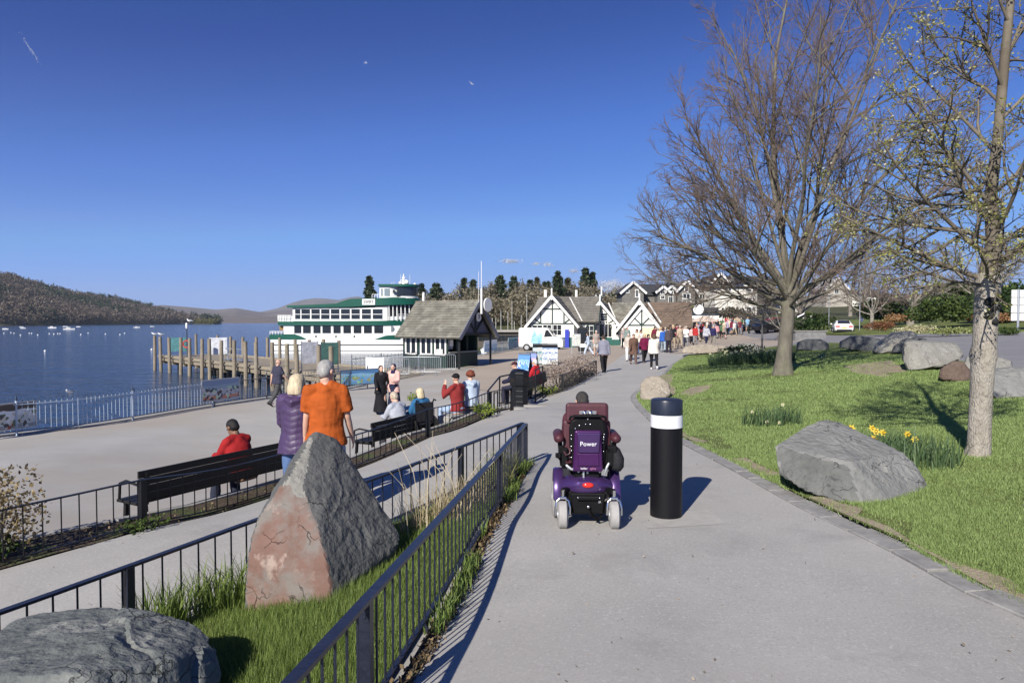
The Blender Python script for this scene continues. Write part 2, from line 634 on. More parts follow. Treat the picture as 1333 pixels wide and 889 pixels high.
FB = [(-7.9, 2.2), (-6.2, 4.6), (-4.9, 6.45), (-4.1, 7.6), (-1.58, 13.3), (-.46, 16.2), (.06, 17.1)]       # fence between lower path and bed
kerb_px = [(1333, 806), (1250, 769), (1150, 714), (1060, 671), (1000, 639), (930, 600), (880, 574), (845, 548), (826, 528), (822, 515), (840, 500), (866, 484), (874, 474), (890, 464)]
KR = [(3.6, -2.0), (3.45, 1.0), (3.2, 3.0)] + [tuple(G(*p)[:2]) for p in kerb_px]
KR = [tuple(p) for p in smooth_line(KR, 5)]
FC = [(1.68, 23.0), (3.9, 31.2)]
path_poly = [(-8.2, -1.5)] + FB + [(.55, 19.2), (1.3, 22.2)] + FC + [(5.6, 39), (8.6, 50), (10.5, 50)] + KR[::-1]
FA = (.19, 9.5)
IL = [(.12, 9.25), (-2.15, 5.62), (-3.02, 4.1), (-4.5, 1.55)]
IR = [(-.80, 1.5), (-.65, 3.1), (-.32, 6.2), (.05, 8.7)]
island = IL + IR
def off(line, d):
    out = []
    for i, p in enumerate(line):
        a, b = np.array(line[max(0, i - 1)]), np.array(line[min(len(line) - 1, i + 1)])
        t = (b - a) / np.linalg.norm(b - a)
        out.append((p[0] - t[1] * d, p[1] + t[0] * d))
    return out
def lerp2_(a, b, t):
    return (a[0] + (b[0] - a[0]) * t, a[1] + (b[1] - a[1]) * t)
def offv(line, ds):
    return [off(line, d)[i] for i, d in enumerate(ds)]
FBl = offv(FB[:-1], [.95, .95, .85, .58, .52, .48])
FBs = offv(FB[:-1], [1.75, 1.75, 1.6, 1.3, 1.2, 1.1])
bed = FB + [(-.35, 17.35)] + FBl[::-1]
strip = FBl + FBs[::-1]
def on_fence(x, y):
    """ground height at the nearest point of the bed's fence: the bed lies level with the lower path behind a low edging wall"""
    q = np.column_stack([x, y])
    best, out = np.full(len(q), 1e9), q.copy()
    for a, b in zip(FB[:-1], FB[1:]):
        a, b = np.array(a), np.array(b)
        t = np.clip(((q - a) @ (b - a)) / ((b - a) @ (b - a)), 0, 1)
        p = a + t[:, None] * (b - a)
        d = np.linalg.norm(q - p, axis=1)
        k = d < best
        best[k], out[k] = d[k], p[k]
    return gz(out[:, 0], out[:, 1])
prom_poly = QUAY + [(14, 84), (34, 84), (27, 55), (22, 45)] + [(14, 44), (9.5, 41), (7, 30), (4.6, 22), (4, 15), (3.9, 0), (3.9, -6), (-60, -64)]
sheet('promenade', prom_poly, -.035, M_prom)
plaza = [(-2.4, 33), (-.6, 26.5), (.45, 22.4), (1.3, 22.2)] + FC + [(5.6, 39), (8.4, 46.0), (15, 43), (22, 45), (27, 55), (34, 84), (2, 84), (.9, 71), (-.3, 65), (-2.8, 58), (-5.6, 51.5), (-2.2, 43)]
sheet('plaza', plaza, -.018, M_plaza)
sheet('footpath', path_poly, 0.0, M_asph)
sheet('paving_strip', strip, -.012, mat('strip_paving', (.17, .17, .172), .88, .15, 2.5, bump=.4, bs=60))
bed_o = sheet('planting_bed', bed, .012, M_soil, hfun=lambda x, y: on_fence(x, y) - gz(x, y) + .03 * fbm(np.column_stack([x * 2, y * 2, x * 0]), 3))
be = MB()
for a, b in zip(FBl[:-1], FBl[1:]):
    k = max(1, int(np.hypot(b[0] - a[0], b[1] - a[1]) / .9))
    for j in range(k):
        p, q = lerp2_(a, b, j / k), lerp2_(a, b, (j + .985) / k)
        za, zb = on_fence(*[np.array([v]) for v in p])[0], on_fence(*[np.array([v]) for v in q])[0]
        be.bar((*p, za - .26), (*q, zb - .26), .10, .60)
be = be.build('edging_wall', M_conc)
be['kind'] = 'structure'
FCl = [(.75, 22.45), (1.35, 25.2), (2.9, 31.4)]
sheet('planting_bed', FC[::-1] + FCl, .012, M_soil, hfun=lambda x, y: .04 * fbm(np.column_stack([x * 2, y * 2, x * 0]), 3))
def bumps(x, y):
    return .022 * fbm(np.column_stack([x * .9, y * .9, x * 0]), 3)
sheet('grass_island', island, .03, M_turf, hfun=bumps)
lawn_px = [(896, 462), (960, 457), (1010, 451), (1080, 446), (1150, 448), (1215, 462), (1290, 482), (1333, 497)]
lawn_far = [tuple(G(*p)[:2]) for p in lawn_px]
KRo = off(KR, -.20)
lawn = KRo + lawn_far + [(13.8, 10), (15, 0), (14, -4), (4, -4)]
sheet('lawn', lawn, .02, M_turf, hfun=bumps)
road_far = [(60, 40), (48, 46.5), (40, 49.5), (33, 54), (29.6, 58), (33, 84)]
road = [lawn_far[1], lawn_far[2], lawn_far[3], lawn_far[4], lawn_far[5], lawn_far[6], lawn_far[7], (13.8, 10), (15, 0), (60, 0)] + road_far + [(27, 84), (24, 56), (18, 47)]
sheet('road', road, -.01, M_road)
verge = [(60, 40.4), (48, 46.9), (40, 49.9), (33.4, 54.3), (30.2, 58), (34, 84), (60, 100), (110, 90), (110, 40)]
sheet('verge', verge, .10, M_turf, skirt=.2)

# quay coping and wall
qm = MB()
for a, b in zip(QUAY[1:-1], QUAY[2:]):
    k = max(1, int(np.hypot(b[0] - a[0], b[1] - a[1]) / 1.2))
    for j in range(k):
        p = np.array(a) + (np.array(b) - np.array(a)) * j / k
        q = np.array(a) + (np.array(b) - np.array(a)) * (j + .985) / k
        qm.bar((*p, gz(*p) - .09), (*q, gz(*q) - .09), .34, .2)
qo = qm.build('quay_edge', M_conc)
qo['kind'] = 'structure'

# kerb stones along the right of the upper path (each a slab of its own where they can be told apart)
kerb = empty('kerb', (0, 0, 0))
kerb['kind'] = 'structure'
L = [np.array(p) for p in KR]
seg = [np.linalg.norm(L[i + 1] - L[i]) for i in range(len(L) - 1)]
cum = np.concatenate([[0], np.cumsum(seg)])
def kpos(t):
    i = min(len(seg) - 1, max(0, int(np.searchsorted(cum, t) - 1)))
    return L[i] + (L[i + 1] - L[i]) * ((t - cum[i]) / seg[i])
def ktan(t):
    d = kpos(min(cum[-1], t + .2)) - kpos(max(0, t - .2))
    return d / np.linalg.norm(d)
t = 1.2
rest = MB()
while t < cum[-1] - 1.0:
    ln = random.uniform(.34, .62)
    a, b = kpos(t), kpos(t + ln - .018)
    ta, tb = ktan(t), ktan(t + ln)
    w = .21 + random.uniform(-.02, .03)
    na, nb = np.array((ta[1], -ta[0])), np.array((tb[1], -tb[0]))
    jj = lambda: random.uniform(-.008, .008)
    h = random.uniform(.004, .014)
    c4 = [a + na * (.01 + jj()), b + nb * (.01 + jj()), b + nb * w, a + na * w]
    z0 = [gz(*p) for p in c4]
    mb = MB()
    top = np.array([(p[0], p[1], z + h + jj() * .4) for p, z in zip(c4, z0)])
    bot = top - (0, 0, .1)
    cen = top.mean(0)
    tp = cen + (top - cen) * .96 + (0, 0, .006)
    F = [(8, 9, 10, 11)] + [(i, (i + 1) % 4, 8 + (i + 1) % 4, 8 + i) for i in range(4)] + [(4 + i, 4 + (i + 1) % 4, (i + 1) % 4, i) for i in range(4)]
    (mb if t < 16 else rest).add(np.vstack([top, bot, tp]), F)
    if t < 16:
        mb.build('kerb_stone', M_stone, kerb)
    t += ln
ro = rest.build('kerb_stones', M_stone, kerb)
ro['kind'] = 'stuff'

BARE = [[tuple(G(*p)[:2]) for p in q] for q in ([(836, 517), (836, 503), (846, 495), (866, 488), (880, 489), (874, 500), (882, 511), (868, 519), (845, 522)], [(884, 513), (900, 505), (928, 502), (920, 509), (898, 516)], [(1098, 478), (1160, 470), (1182, 484), (1150, 492), (1110, 486)])]
for y0, y1 in ((3.3, 6.9), (7.6, 9.2), (10.5, 15)):     # worn strips where the lawn meets the kerb
    k = [i for i, p in enumerate(KR) if y0 < p[1] < y1]
    inn, out = off(KR, -.215), [off(KR, -.24 - .13 * (1 + fbm([[i * .7, 3, 1]], 2)[0]))[i] for i in k]
    BARE.append([inn[i] for i in k] + out[::-1])
M_bare = mat('bare_earth', (.33, .27, .20), .95, .2, 3, bump=.8, bs=40)
ncol(M_bare, [((.16, .17, .07), 4, .5, .66, .8)])
for q in BARE:
    sheet('bare_earth', q, .026, M_bare, hfun=bumps)
# pale patch in the asphalt round the bollard
bp = np.array([G(822, 668)[:2], G(922, 664)[:2], G(945, 682)[:2], G(842, 688)[:2]])
sheet('paving_patch', [tuple(p) for p in bp], .003, mat('patch_concrete', (.415, .40, .375), .88, .1, 8, bump=.3, bs=120, bd=.004))

# ------------------------------------------------------------------ water
wm = bpy.data.materials.new('lake_water')
wm.use_nodes = True
n_, l_ = wm.node_tree.nodes, wm.node_tree.links
b_ = n_['Principled BSDF']
b_.inputs['Base Color'].default_value = (.02, .048, .105, 1)
b_.inputs['Roughness'].default_value = .09
b_.inputs['IOR'].default_value = 1.33
tc_ = n_.new('ShaderNodeTexCoord')
hs = []
for sc_, st_, dist in (((.9, 1.6, 1), 1, .0), ((.22, .5, 1), 2.2, .0), ((.03, .07, 1), 5, 0)):
    mp_ = n_.new('ShaderNodeMapping')
    mp_.inputs['Scale'].default_value = sc_
    mp_.inputs['Rotation'].default_value = (0, 0, R(14))
    t_ = n_.new('ShaderNodeTexNoise')
    t_.inputs['Scale'].default_value = 1.6
    t_.inputs['Detail'].default_value = 4
    l_.new(tc_.outputs['Object'], mp_.inputs['Vector'])
    l_.new(mp_.outputs[0], t_.inputs['Vector'])
    mu = n_.new('ShaderNodeMath')
    mu.operation = 'MULTIPLY'
    mu.inputs[1].default_value = st_
    l_.new(t_.outputs['Fac'], mu.inputs[0])
    hs.append(mu)
ad = n_.new('ShaderNodeMath')
l_.new(hs[0].outputs[0], ad.inputs[0])
l_.new(hs[1].outputs[0], ad.inputs[1])
ad2 = n_.new('ShaderNodeMath')
l_.new(ad.outputs[0], ad2.inputs[0])
l_.new(hs[2].outputs[0], ad2.inputs[1])
bu = n_.new('ShaderNodeBump')
bu.inputs['Strength'].default_value = .55
bu.inputs['Distance'].default_value = .24
l_.new(ad2.outputs[0], bu.inputs['Height'])
l_.new(bu.outputs[0], b_.inputs['Normal'])
wmb = MB()
wmb.quad((-9000, -400, WATER), (9000, -400, WATER), (9000, 16000, WATER), (-9000, 16000, WATER))
wo = wmb.build('water', wm)
wo['kind'] = 'structure'
# ------------------------------------------------------------------ low iron fences
def along(line, d):
    """points every d metres along a polyline"""
    P = [np.array(p, float) for p in line]
    s = [np.linalg.norm(P[i + 1] - P[i]) for i in range(len(P) - 1)]
    c = np.concatenate([[0], np.cumsum(s)])
    k = max(1, round(c[-1] / d))
    out = []
    for j in range(k + 1):
        t = c[-1] * j / k
        i = min(len(s) - 1, max(0, int(np.searchsorted(c, t) - 1)))
        out.append(P[i] + (P[i + 1] - P[i]) * ((t - c[i]) / s[i]))
    return out

def iron_fence(label, line, H, step, posts, m, group, top=(.045, .012), bot_h=.07, rb=.0075, post=(.055, .055), blocks=False, zf=None):
    gz = zf or globals()['gz']
    p0 = line[0]
    root = empty('iron_fence', (p0[0], p0[1], gz(*p0)), 0, label, 'fence', group)
    P = along(line, .35)
    ctr = [(p[0], p[1], gz(*p)) for p in P]
    tr, br = MB(), MB()
    for a, b in zip(ctr[:-1], ctr[1:]):
        tr.bar((a[0], a[1], a[2] + H), (b[0], b[1], b[2] + H), top[0], top[1])
        br.bar((a[0], a[1], a[2] + bot_h), (b[0], b[1], b[2] + bot_h), .03, .01)
    tr.build('top_rail', m, root, world=True)
    br.build('bottom_rail', m, root, world=True)
    bal = mesh_of(MB().cyl((0, 0, bot_h), (0, 0, H - .004), rb, n=6), 'baluster', m, 60)
    Q = along(line, step)
    for q in Q[1:-1]:
        o = inst('baluster', bal, root, (q[0] - p0[0], q[1] - p0[1], gz(*q) - gz(*p0)))
    pmb = MB().box((0, 0, H / 2 - .05), (post[0], post[1], H + .1 - .004))
    if blocks:
        pmb.cyl((0, -post[1] / 2 - .006, H - .07), (0, -post[1] / 2, H - .07), .011, n=8)
    pme = mesh_of(pmb, 'post', m)
    foot = mesh_of(MB().box((0, 0, bot_h / 2 - .02), (.025, .025, bot_h + .03)), 'foot', m)
    for p, d in posts:
        inst('post', pme, root, (p[0] - p0[0], p[1] - p0[1], gz(*p) - gz(*p0)), d)
    for q in along(line, 1.15)[1:-1]:
        inst('foot', foot, root, (q[0] - p0[0], q[1] - p0[1], gz(*q) - gz(*p0)))
    return root

def lerp2(a, b, t):
    return (a[0] + (b[0] - a[0]) * t, a[1] + (b[1] - a[1]) * t)

rightF = [(-.94, .8), (-.645, 3.03), (.19, 9.42)]
def zr(x, y):
    return -.19 + (9.42 - y) * .0285
def zl(x, y):
    t = (9.5 - y) / 7.9
    return -.19 - .40 * t * (1.7 - .7 * t)
leftF = [(.15, 9.5), (-1.0, 7.62), (-2.2, 5.68), (-3.06, 4.12), (-4.55, 1.6)]
a_r = math.atan2(.14, 1.25)
iron_fence('dark blue low iron fence on the right side of the grass island', rightF, .57, .125,
           [((-.655, 3.02), -.11), ((-.13, 7.0), -.13), ((.19, 9.42), -.13), ((-.86, 1.35), -.1)], M_navy, 'low iron fences by the paths', blocks=True, rb=.0062, top=(.05, .02), zf=zr)
iron_fence('dark low iron fence on the left side of the grass island, behind the tall rock', leftF, .57, .15,
           [((-.62, 8.24), -.5), ((-2.7, 4.76), -.5), ((.10, 9.47), -.5)], M_navy, 'low iron fences by the paths', top=(.05, .02), zf=zl)
FBf = off(FB, .07)
iron_fence('long black iron fence between the lower path and the narrow planting bed', FBf, .57, .17,
           [(off([FB[3], FB[4]], .07)[0], -.42), (FBf[4], -.4), (FBf[5], -.38), (FBf[6], -.4), (FBf[1], -.6)], M_black, 'low iron fences by the paths', post=(.07, .07))
FCf = [(.62, 22.35), (1.70, 23.05), (2.65, 26.6), (3.86, 31.3)]
iron_fence('black iron fence round the bed of pale flowering shrubs, beyond the litter bin', FCf, .57, .13,
           [((.62, 22.35), 0), ((1.70, 23.05), -.3), ((2.65, 26.6), -.26), ((3.86, 31.3), -.26)], M_black, 'low iron fences by the paths', post=(.065, .065))

# stepped hand rail with its short side railing by the bin
hr = empty('handrail', (-.62, 17.35, gz(-.62, 17.35)), 0, 'black handrail with sloping top beside the litter bin and steps', 'handrail')
def zg(x, y, h): return (x, y, gz(x, y) + h)
pa, pb_, pc = (-.62, 17.5), (-.35, 19.3), (.22, 20.6)
za, zb, zc = gz(*pa) + .72, gz(*pb_) + 1.0, gz(*pc) + .98
MB().tube([(*pa, za), (*pb_, zb + .02), (*pc, zc)], .022, 8).build('rail', M_black, hr, 60, world=True)
for p, z in ((pa, za), (pb_, zb), (pc, zc)):
    MB().cyl((*p, gz(*p) - .1), (*p, z), .022, n=8).build('post', M_black, hr, 60, world=True)
MB().tube([(-.48, 18.2, gz(-.48, 18.2)), (-.48, 18.2, gz(-.48, 18.2) + .62), (-.40, 18.9, gz(-.4, 18.9) + .62), (-.40, 18.9, gz(-.4, 18.9))], .02, 8).build('hoop', M_black, hr, 60, world=True)
hr2 = empty('handrail', (.72, 21.2, gz(.72, 21.2)), 0, 'short black post railing at the far side of the steps, below the two sitters', 'handrail')
MB().tube([zg(.72, 20.9, -.1), zg(.72, 20.9, .95), zg(1.0, 22.2, .98), zg(1.0, 22.2, -.1)], .024, 8).build('rail', M_black, hr2, 60, world=True)
stp = MB()
for i in range(2):
    x0, y0 = -.1 + .35 * i, 18.0 + 1.0 * i
    stp.bar((x0 - .2, y0 + .9, gz(x0, y0) + .0), (x0 + .9, y0 - .25, gz(x0 + .6, y0) + .0), .3, .08)
so = stp.build('step', M_conc)
so['kind'] = 'structure'

# ------------------------------------------------------------------ quay railing: pale bars with dark spear tips
M_rail = mat('pale_railing_paint', (.42, .50, .60), .45, .1, 10)
M_raild = mat('dark_railing_paint', (.05, .07, .11), .45)
def quay_rail(label, line, H, step, post_every, m=M_rail):
    p0 = line[0]
    root = empty('quay_railing', (p0[0], p0[1], gz(*p0)), 0, label, 'railing', 'quayside railings')
    tr, mr, br = MB(), MB(), MB()
    P = along(line, 1.4)
    for a, b in zip(P[:-1], P[1:]):
        za, zb = gz(*a), gz(*b)
        tr.bar((*a, za + H - .1), (*b, zb + H - .1), .035, .03)
        br.bar((*a, za + .09), (*b, zb + .09), .035, .025)
    tr.build('top_rail', m, root, world=True)
    br.build('bottom_rail', M_raild, root, world=True)
    bm_ = MB().cyl((0, 0, .09), (0, 0, H - .03), .008, n=6)
    bm_.lathe([(.004, H - .03), (.014, H - .01), (.011, H + .02), (.003, H + .07)], n=6, m=1)
    bal = mesh_of(bm_, 'bar', [m, M_raild], 60)
    for q in along(line, step)[1:-1]:
        inst('bar', bal, root, (q[0] - p0[0], q[1] - p0[1], gz(*q) - gz(*p0)))
    pk = MB().box((0, 0, H / 2 - .02), (.04, .04, H + .06))
    pk.lathe([(.03, H + .01), (.035, H + .05), (.012, H + .13), (.005, H + .2)], n=8, m=1)
    pme = mesh_of(pk, 'post', [m, M_raild], 60)
    for q in along(line, post_every):
        inst('post', pme, root, (q[0] - p0[0], q[1] - p0[1], gz(*q) - gz(*p0)))
    return root
qoff = off(QUAY, -.22)
QL = [np.array(p) for p in qoff[2:9]]
QL[0] = lerp2(qoff[2], qoff[3], .55)
quay_rail('pale blue quayside railing with dark spear tips along the lake, nearest stretch', [QL[0], QL[1], QL[2], QL[3], lerp2(QL[3], QL[4], .3)], .93, .145, 3.4)
quay_rail('brown grey quayside railing behind the navy shirted walker', [lerp2(QL[3], QL[4], .32), QL[4], QL[5], (-7.0, 33.0)], .93, .15, 3.2, mat('brown_railing_paint', (.22, .20, .185), .5, .15, 8))
quay_rail('thin pale railing on the quay beyond the kiosk, in front of the marina', [(-2.4, 58.3), (-.2, 65.2), (.95, 70.6), (1.6, 75)], .95, .22, 2.6)

# ------------------------------------------------------------------ bollard
bx, by = 1.45, 6.38
bz = gz(bx, by)
bo = empty('bollard', (bx, by, bz), 0, 'thick black bollard with one white band beside the wheelchair', 'bollard')
M_bol = mat('bollard_black', (.006, .006, .008), .5, .3, 60, bump=.1, bs=150, spec=.28, bd=.002)
ncol(M_bol, [((.06, .06, .06), 70, .70, .76, .6)])
MB().lathe([(.1475, -.1), (.1475, .84)], n=48).build('shaft', M_bol, bo, 40)
MB().lathe([(.1482, .842), (.1482, .958)], n=48).build('band', mat('band_white', (.82, .83, .86), .4, .04, 12), bo, 40)
MB().lathe([(.1475, .96), (.1475, 1.085), (.142, 1.097), (.128, 1.103), (0.001, 1.106)], n=48).build('cap', mat('bollard_cap', (.02, .026, .045), .35, .2, 30), bo, 40)
# ------------------------------------------------------------------ rocks
def ico(sub):
    bm = bmesh.new()
    bmesh.ops.create_icosphere(bm, subdivisions=sub, radius=1)
    V = np.array([v.co[:] for v in bm.verts])
    F = np.array([[v.index for v in f.verts] for f in bm.faces])
    bm.free()
    return V, F
ICO = {}

def rock(name, label, pts, mats, sub=5, n1=.025, s1=2.2, n2=.010, s2=9, strat=0.0, sdir=(0, 0, 1), sfreq=9, soft=.0, face_fn=None, group='boulders', seed=0, cat='boulder', smooth=28, chips=46, chip=.06):
    """angular rock: convex body through pts, weathered by noise and bedding ridges"""
    pts = np.array(pts, float)
    c = pts.mean(0)
    bm = bmesh.new()
    for p in pts:
        bm.verts.new(p - c)
    r = bmesh.ops.convex_hull(bm, input=bm.verts)
    bmesh.ops.dissolve_limit(bm, angle_limit=R(6), verts=bm.verts, edges=bm.edges)
    bm.normal_update()
    N = np.array([f.normal[:] for f in bm.faces])
    D = np.array([f.normal.dot(f.calc_center_median()) for f in bm.faces])
    bm.free()
    k = D < 0
    N[k] *= -1
    D[k] *= -1
    nf0 = len(N)
    r_ = np.random.default_rng(seed + 100)
    X = r_.normal(size=(chips, 3))
    X /= np.linalg.norm(X, axis=1, keepdims=True)
    sup = ((pts - c) @ X.T).max(0)
    N = np.vstack([N, X])
    D = np.concatenate([D, sup * (1 - r_.uniform(0, chip * 2.4, chips))])
    if sub not in ICO:
        ICO[sub] = ico(sub)
    V, F = ICO[sub]
    q = V @ N.T / D[None]
    q = np.maximum(q, 1e-3)
    pw = 160.0 if not soft else soft
    rad = 1 / (np.sum(q ** pw, 1) ** (1 / pw))
    which = q[:, :nf0].argmax(1)
    P = V * rad[:, None]
    sz = np.ptp(pts, axis=0).max()
    u = P / sz
    d = n1 * fbm(u * s1 * 2 + seed, 4) + n2 * fbm(u * s2 * 2 + 5 + seed, 4)
    # chipped, ledge-like breaks
    led = fbm(u * 5 + 40 + seed, 3)
    d = d - .012 * np.abs(np.sin(led * 6)) ** .5
    if strat:
        sd = np.array(sdir, float)
        sd /= np.linalg.norm(sd)
        h = u @ sd * sfreq + .8 * fbm(u * 3 + 9 + seed, 3)
        fr = h - np.floor(h)
        lay = vnoise(np.column_stack([np.floor(h), np.floor(h) * 0 + seed, np.floor(h) * 0]) * 1.37)
        d = d + strat * (lay * .8 + .5 * np.minimum(fr * 3, 1) - .3)
    P = P + V * (d * sz * .5)[:, None]
    me = mesh_np(name, P, F, True)
    me.set_sharp_from_angle(angle=R(smooth))
    o = obj(name, me, mats)
    if face_fn is not None:
        fn = N[which[F[:, 0]]]
        cen = P[F].mean(1) + c
        me.polygons.foreach_set('material_index', face_fn(fn, cen).astype(np.int32))
    o.location = c
    tag(o, label, cat, group)
    return o

def rockmat(name, col, col2, extra=(), bump=.8, bs=14, rough=.9, stretch=None, crack=3.2):
    m = mat(name, col, rough, vs=2.6, col2=col2, bump=bump, bs=bs, bd=.045, detail=9, stretch=stretch)
    ncol(m, extra)
    # fracture lines: warped cell edges, dark and cut into the surface
    n, l = m.node_tree.nodes, m.node_tree.links
    b = n['Principled BSDF']
    tc, nz, vo, mr, mx, bp, va = [n.new('ShaderNode' + k) for k in ('TexCoord', 'TexNoise', 'TexVoronoi', 'MapRange', 'Mix', 'Bump', 'VectorMath')]
    nz.inputs['Scale'].default_value = 3.5
    nz.inputs['Detail'].default_value = 6
    va.operation = 'MULTIPLY_ADD'
    va.inputs[1].default_value = (.5, .5, .5)
    l.new(tc.outputs['Object'], nz.inputs['Vector'])
    l.new(nz.outputs['Color'], va.inputs[0])
    l.new(tc.outputs['Object'], va.inputs[2])
    vo.feature = 'DISTANCE_TO_EDGE'
    vo.inputs['Scale'].default_value = crack
    mr.inputs['From Max'].default_value = .02
    mr.inputs['To Min'].default_value = 1
    mr.inputs['To Max'].default_value = 0
    l.new(vo.outputs['Distance'], mr.inputs['Value'])
    # only stretches of them show
    gt, mu, mp = [n.new('ShaderNode' + k) for k in ('MapRange', 'Math', 'Mapping')]
    mp.inputs['Scale'].default_value = (.8, .8, 2)
    mp.inputs['Rotation'].default_value = (.5, .7, 0)
    gt.inputs['From Min'].default_value = .5
    gt.inputs['From Max'].default_value = .62
    gt.inputs['To Max'].default_value = .6
    mu.operation = 'MULTIPLY'
    n2 = n.new('ShaderNodeTexNoise')
    n2.inputs['Scale'].default_value = 2.1
    l.new(tc.outputs['Object'], n2.inputs['Vector'])
    l.new(n2.outputs['Fac'], gt.inputs['Value'])
    l.new(mr.outputs[0], mu.inputs[0])
    l.new(gt.outputs[0], mu.inputs[1])
    mr = mu
    l.new(va.outputs[0], mp.inputs['Vector'])
    l.new(mp.outputs[0], vo.inputs['Vector'])
    mx.data_type = 'RGBA'
    l.new(mr.outputs[0], mx.inputs['Factor'])
    l.new(b.inputs['Base Color'].links[0].from_socket, mx.inputs['A'])
    mx.inputs['B'].default_value = (col[0] * .4, col[1] * .4, col[2] * .4, 1)
    l.new(mx.outputs['Result'], b.inputs['Base Color'])
    bp.inputs['Strength'].default_value = 1
    bp.inputs['Distance'].default_value = .03
    bp.invert = True
    l.new(mr.outputs[0], bp.inputs['Height'])
    l.new(b.inputs['Normal'].links[0].from_socket, bp.inputs['Normal'])
    l.new(bp.outputs[0], b.inputs['Normal'])
    return m
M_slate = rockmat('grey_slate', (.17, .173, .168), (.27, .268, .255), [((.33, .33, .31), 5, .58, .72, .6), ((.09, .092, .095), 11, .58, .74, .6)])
M_slateg = rockmat('green_grey_slate', (.10, .113, .11), (.17, .18, .175), [((.36, .36, .33), 2.6, .55, .70, .75), ((.06, .065, .07), 9, .6, .72, .7)])
M_red = rockmat('red_slate', (.15, .088, .07), (.225, .135, .11), [((.20, .185, .17), 2.3, .46, .60, .9), ((.36, .28, .24), 4.5, .57, .66, .9), ((.13, .09, .08), 6, .62, .72, .5)], bump=.6, bs=9)
M_dslate = rockmat('dark_slate', (.065, .07, .075), (.125, .13, .13), [((.2, .2, .19), 8, .6, .75, .5)], bump=1.0)
M_pale = rockmat('pale_stone', (.21, .205, .185), (.32, .31, .28), [((.42, .41, .38), 7, .58, .72, .6), ((.14, .14, .13), 5, .62, .74, .55)])
M_brown = rockmat('brown_stone', (.10, .07, .055), (.17, .125, .10), [((.25, .22, .19), 6, .6, .74, .5)])
M_lich = rockmat('lichen_stone', (.27, .23, .18), (.40, .35, .29), [((.62, .60, .55), 9, .60, .68, .8), ((.13, .12, .10), 6, .6, .75, .5)])

A3 = lambda px, py, Y: at(px, py, Y)
# tall standing rock, red front face and grey flank
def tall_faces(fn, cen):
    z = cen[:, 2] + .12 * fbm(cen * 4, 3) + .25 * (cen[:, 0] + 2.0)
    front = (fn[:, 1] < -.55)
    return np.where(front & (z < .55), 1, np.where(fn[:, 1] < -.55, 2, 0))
tall = [A3(316, 815, 5.15), A3(319, 725, 5.2), A3(334, 672, 5.3), A3(352, 640, 5.4), A3(398, 566, 5.75), A3(412, 555, 5.8), A3(436, 566, 5.85), A3(447, 580, 5.9),
        A3(433, 775, 4.85), A3(420, 815, 4.85), A3(418, 700, 5.05), A3(392, 632, 5.3), A3(372, 622, 5.32), A3(462, 640, 5.75), A3(482, 668, 5.8), A3(527, 702, 5.75), A3(523, 718, 5.7), A3(480, 780, 5.65), A3(345, 800, 5.9), A3(430, 600, 6.0), A3(352, 660, 5.75)]
rock('rock', 'tall pointed rock with a red front face and grey flank on the grass island', tall, [rockmat('shaded_flank_slate', (.082, .085, .086), (.145, .145, .14), [((.24, .24, .22), 4, .6, .72, .6), ((.05, .052, .055), 11, .58, .74, .7)]), M_red, M_pale], sub=6, n1=.007, n2=.003, chip=.022, chips=44, face_fn=tall_faces, seed=3, cat='rock', group=None)  # shade of the grazing sun is put into the flank's darker colour
# flat grey rock cut by the bottom edge
low = [A3(-60, 835, 3.5), A3(40, 800, 3.9), A3(190, 783, 3.95), A3(245, 800, 3.9), A3(290, 835, 3.75), A3(296, 900, 3.55), A3(270, 960, 3.3), A3(120, 1010, 2.75), A3(-80, 960, 2.9), A3(100, 880, 3.0), A3(-90, 880, 3.1), A3(230, 860, 3.35), A3(-60, 1050, 3.6), A3(280, 960, 3.7), A3(80, 960, 4.2)]
rock('rock', 'low layered grey rock at the bottom left corner, in front of the fence', low, [M_slateg], sub=6, n1=.02, n2=.005, strat=.06, sdir=(-.5, -.35, 1), sfreq=4.2, seed=11, cat='rock', group=None)
# big boulder on the lawn by the path
big = [A3(1008, 580, 7.3), A3(1010, 618, 7.1), A3(1066, 544, 8.0), A3(1090, 547, 8.05), A3(1184, 590, 7.4), A3(1217, 648, 7.0), A3(1172, 668, 6.5), A3(1120, 664, 6.5), A3(1105, 608, 6.75), A3(1050, 640, 6.85), A3(1110, 600, 6.8), A3(1200, 660, 7.6), A3(1050, 620, 8.1)]
rock('rock', 'large pale grey flat-topped boulder on the lawn in front of the daffodils', big, [M_slate, rockmat('shaded_rough_slate', (.10, .104, .10), (.185, .187, .18), [((.05, .052, .055), 9, .56, .7, .8)], bump=1.0), M_slate], face_fn=lambda fn, cen: np.where(fn[:, 2] > .6, 0, np.where((fn[:, 0] < -.1) & (fn[:, 1] < .5), 1, 0)), sub=6, n1=.010, n2=.006, strat=.016, sdir=(-.3, .3, 1), sfreq=6, chips=26, chip=.03, seed=21, cat='rock', group=None)  # left-front faces: rougher slate, self-shadow of its ledges put into the darker colour
# small lichened boulder at the bend of the path
Yb = G(850, 520)[1]
sm = [A3(833, 522, Yb), A3(831, 500, Yb + .2), A3(843, 488, Yb + .4), A3(858, 487, Yb + .4), A3(872, 498, Yb + .3), A3(876, 512, Yb), A3(868, 521, Yb - .25), A3(845, 524, Yb - .3), A3(870, 516, Yb + .9), A3(838, 515, Yb + .9)]
rock('rock', 'small rounded lichen-spotted boulder at the bend of the path', sm, [M_lich], sub=5, n1=.05, n2=.02, soft=24, seed=31, cat='rock', group=None)
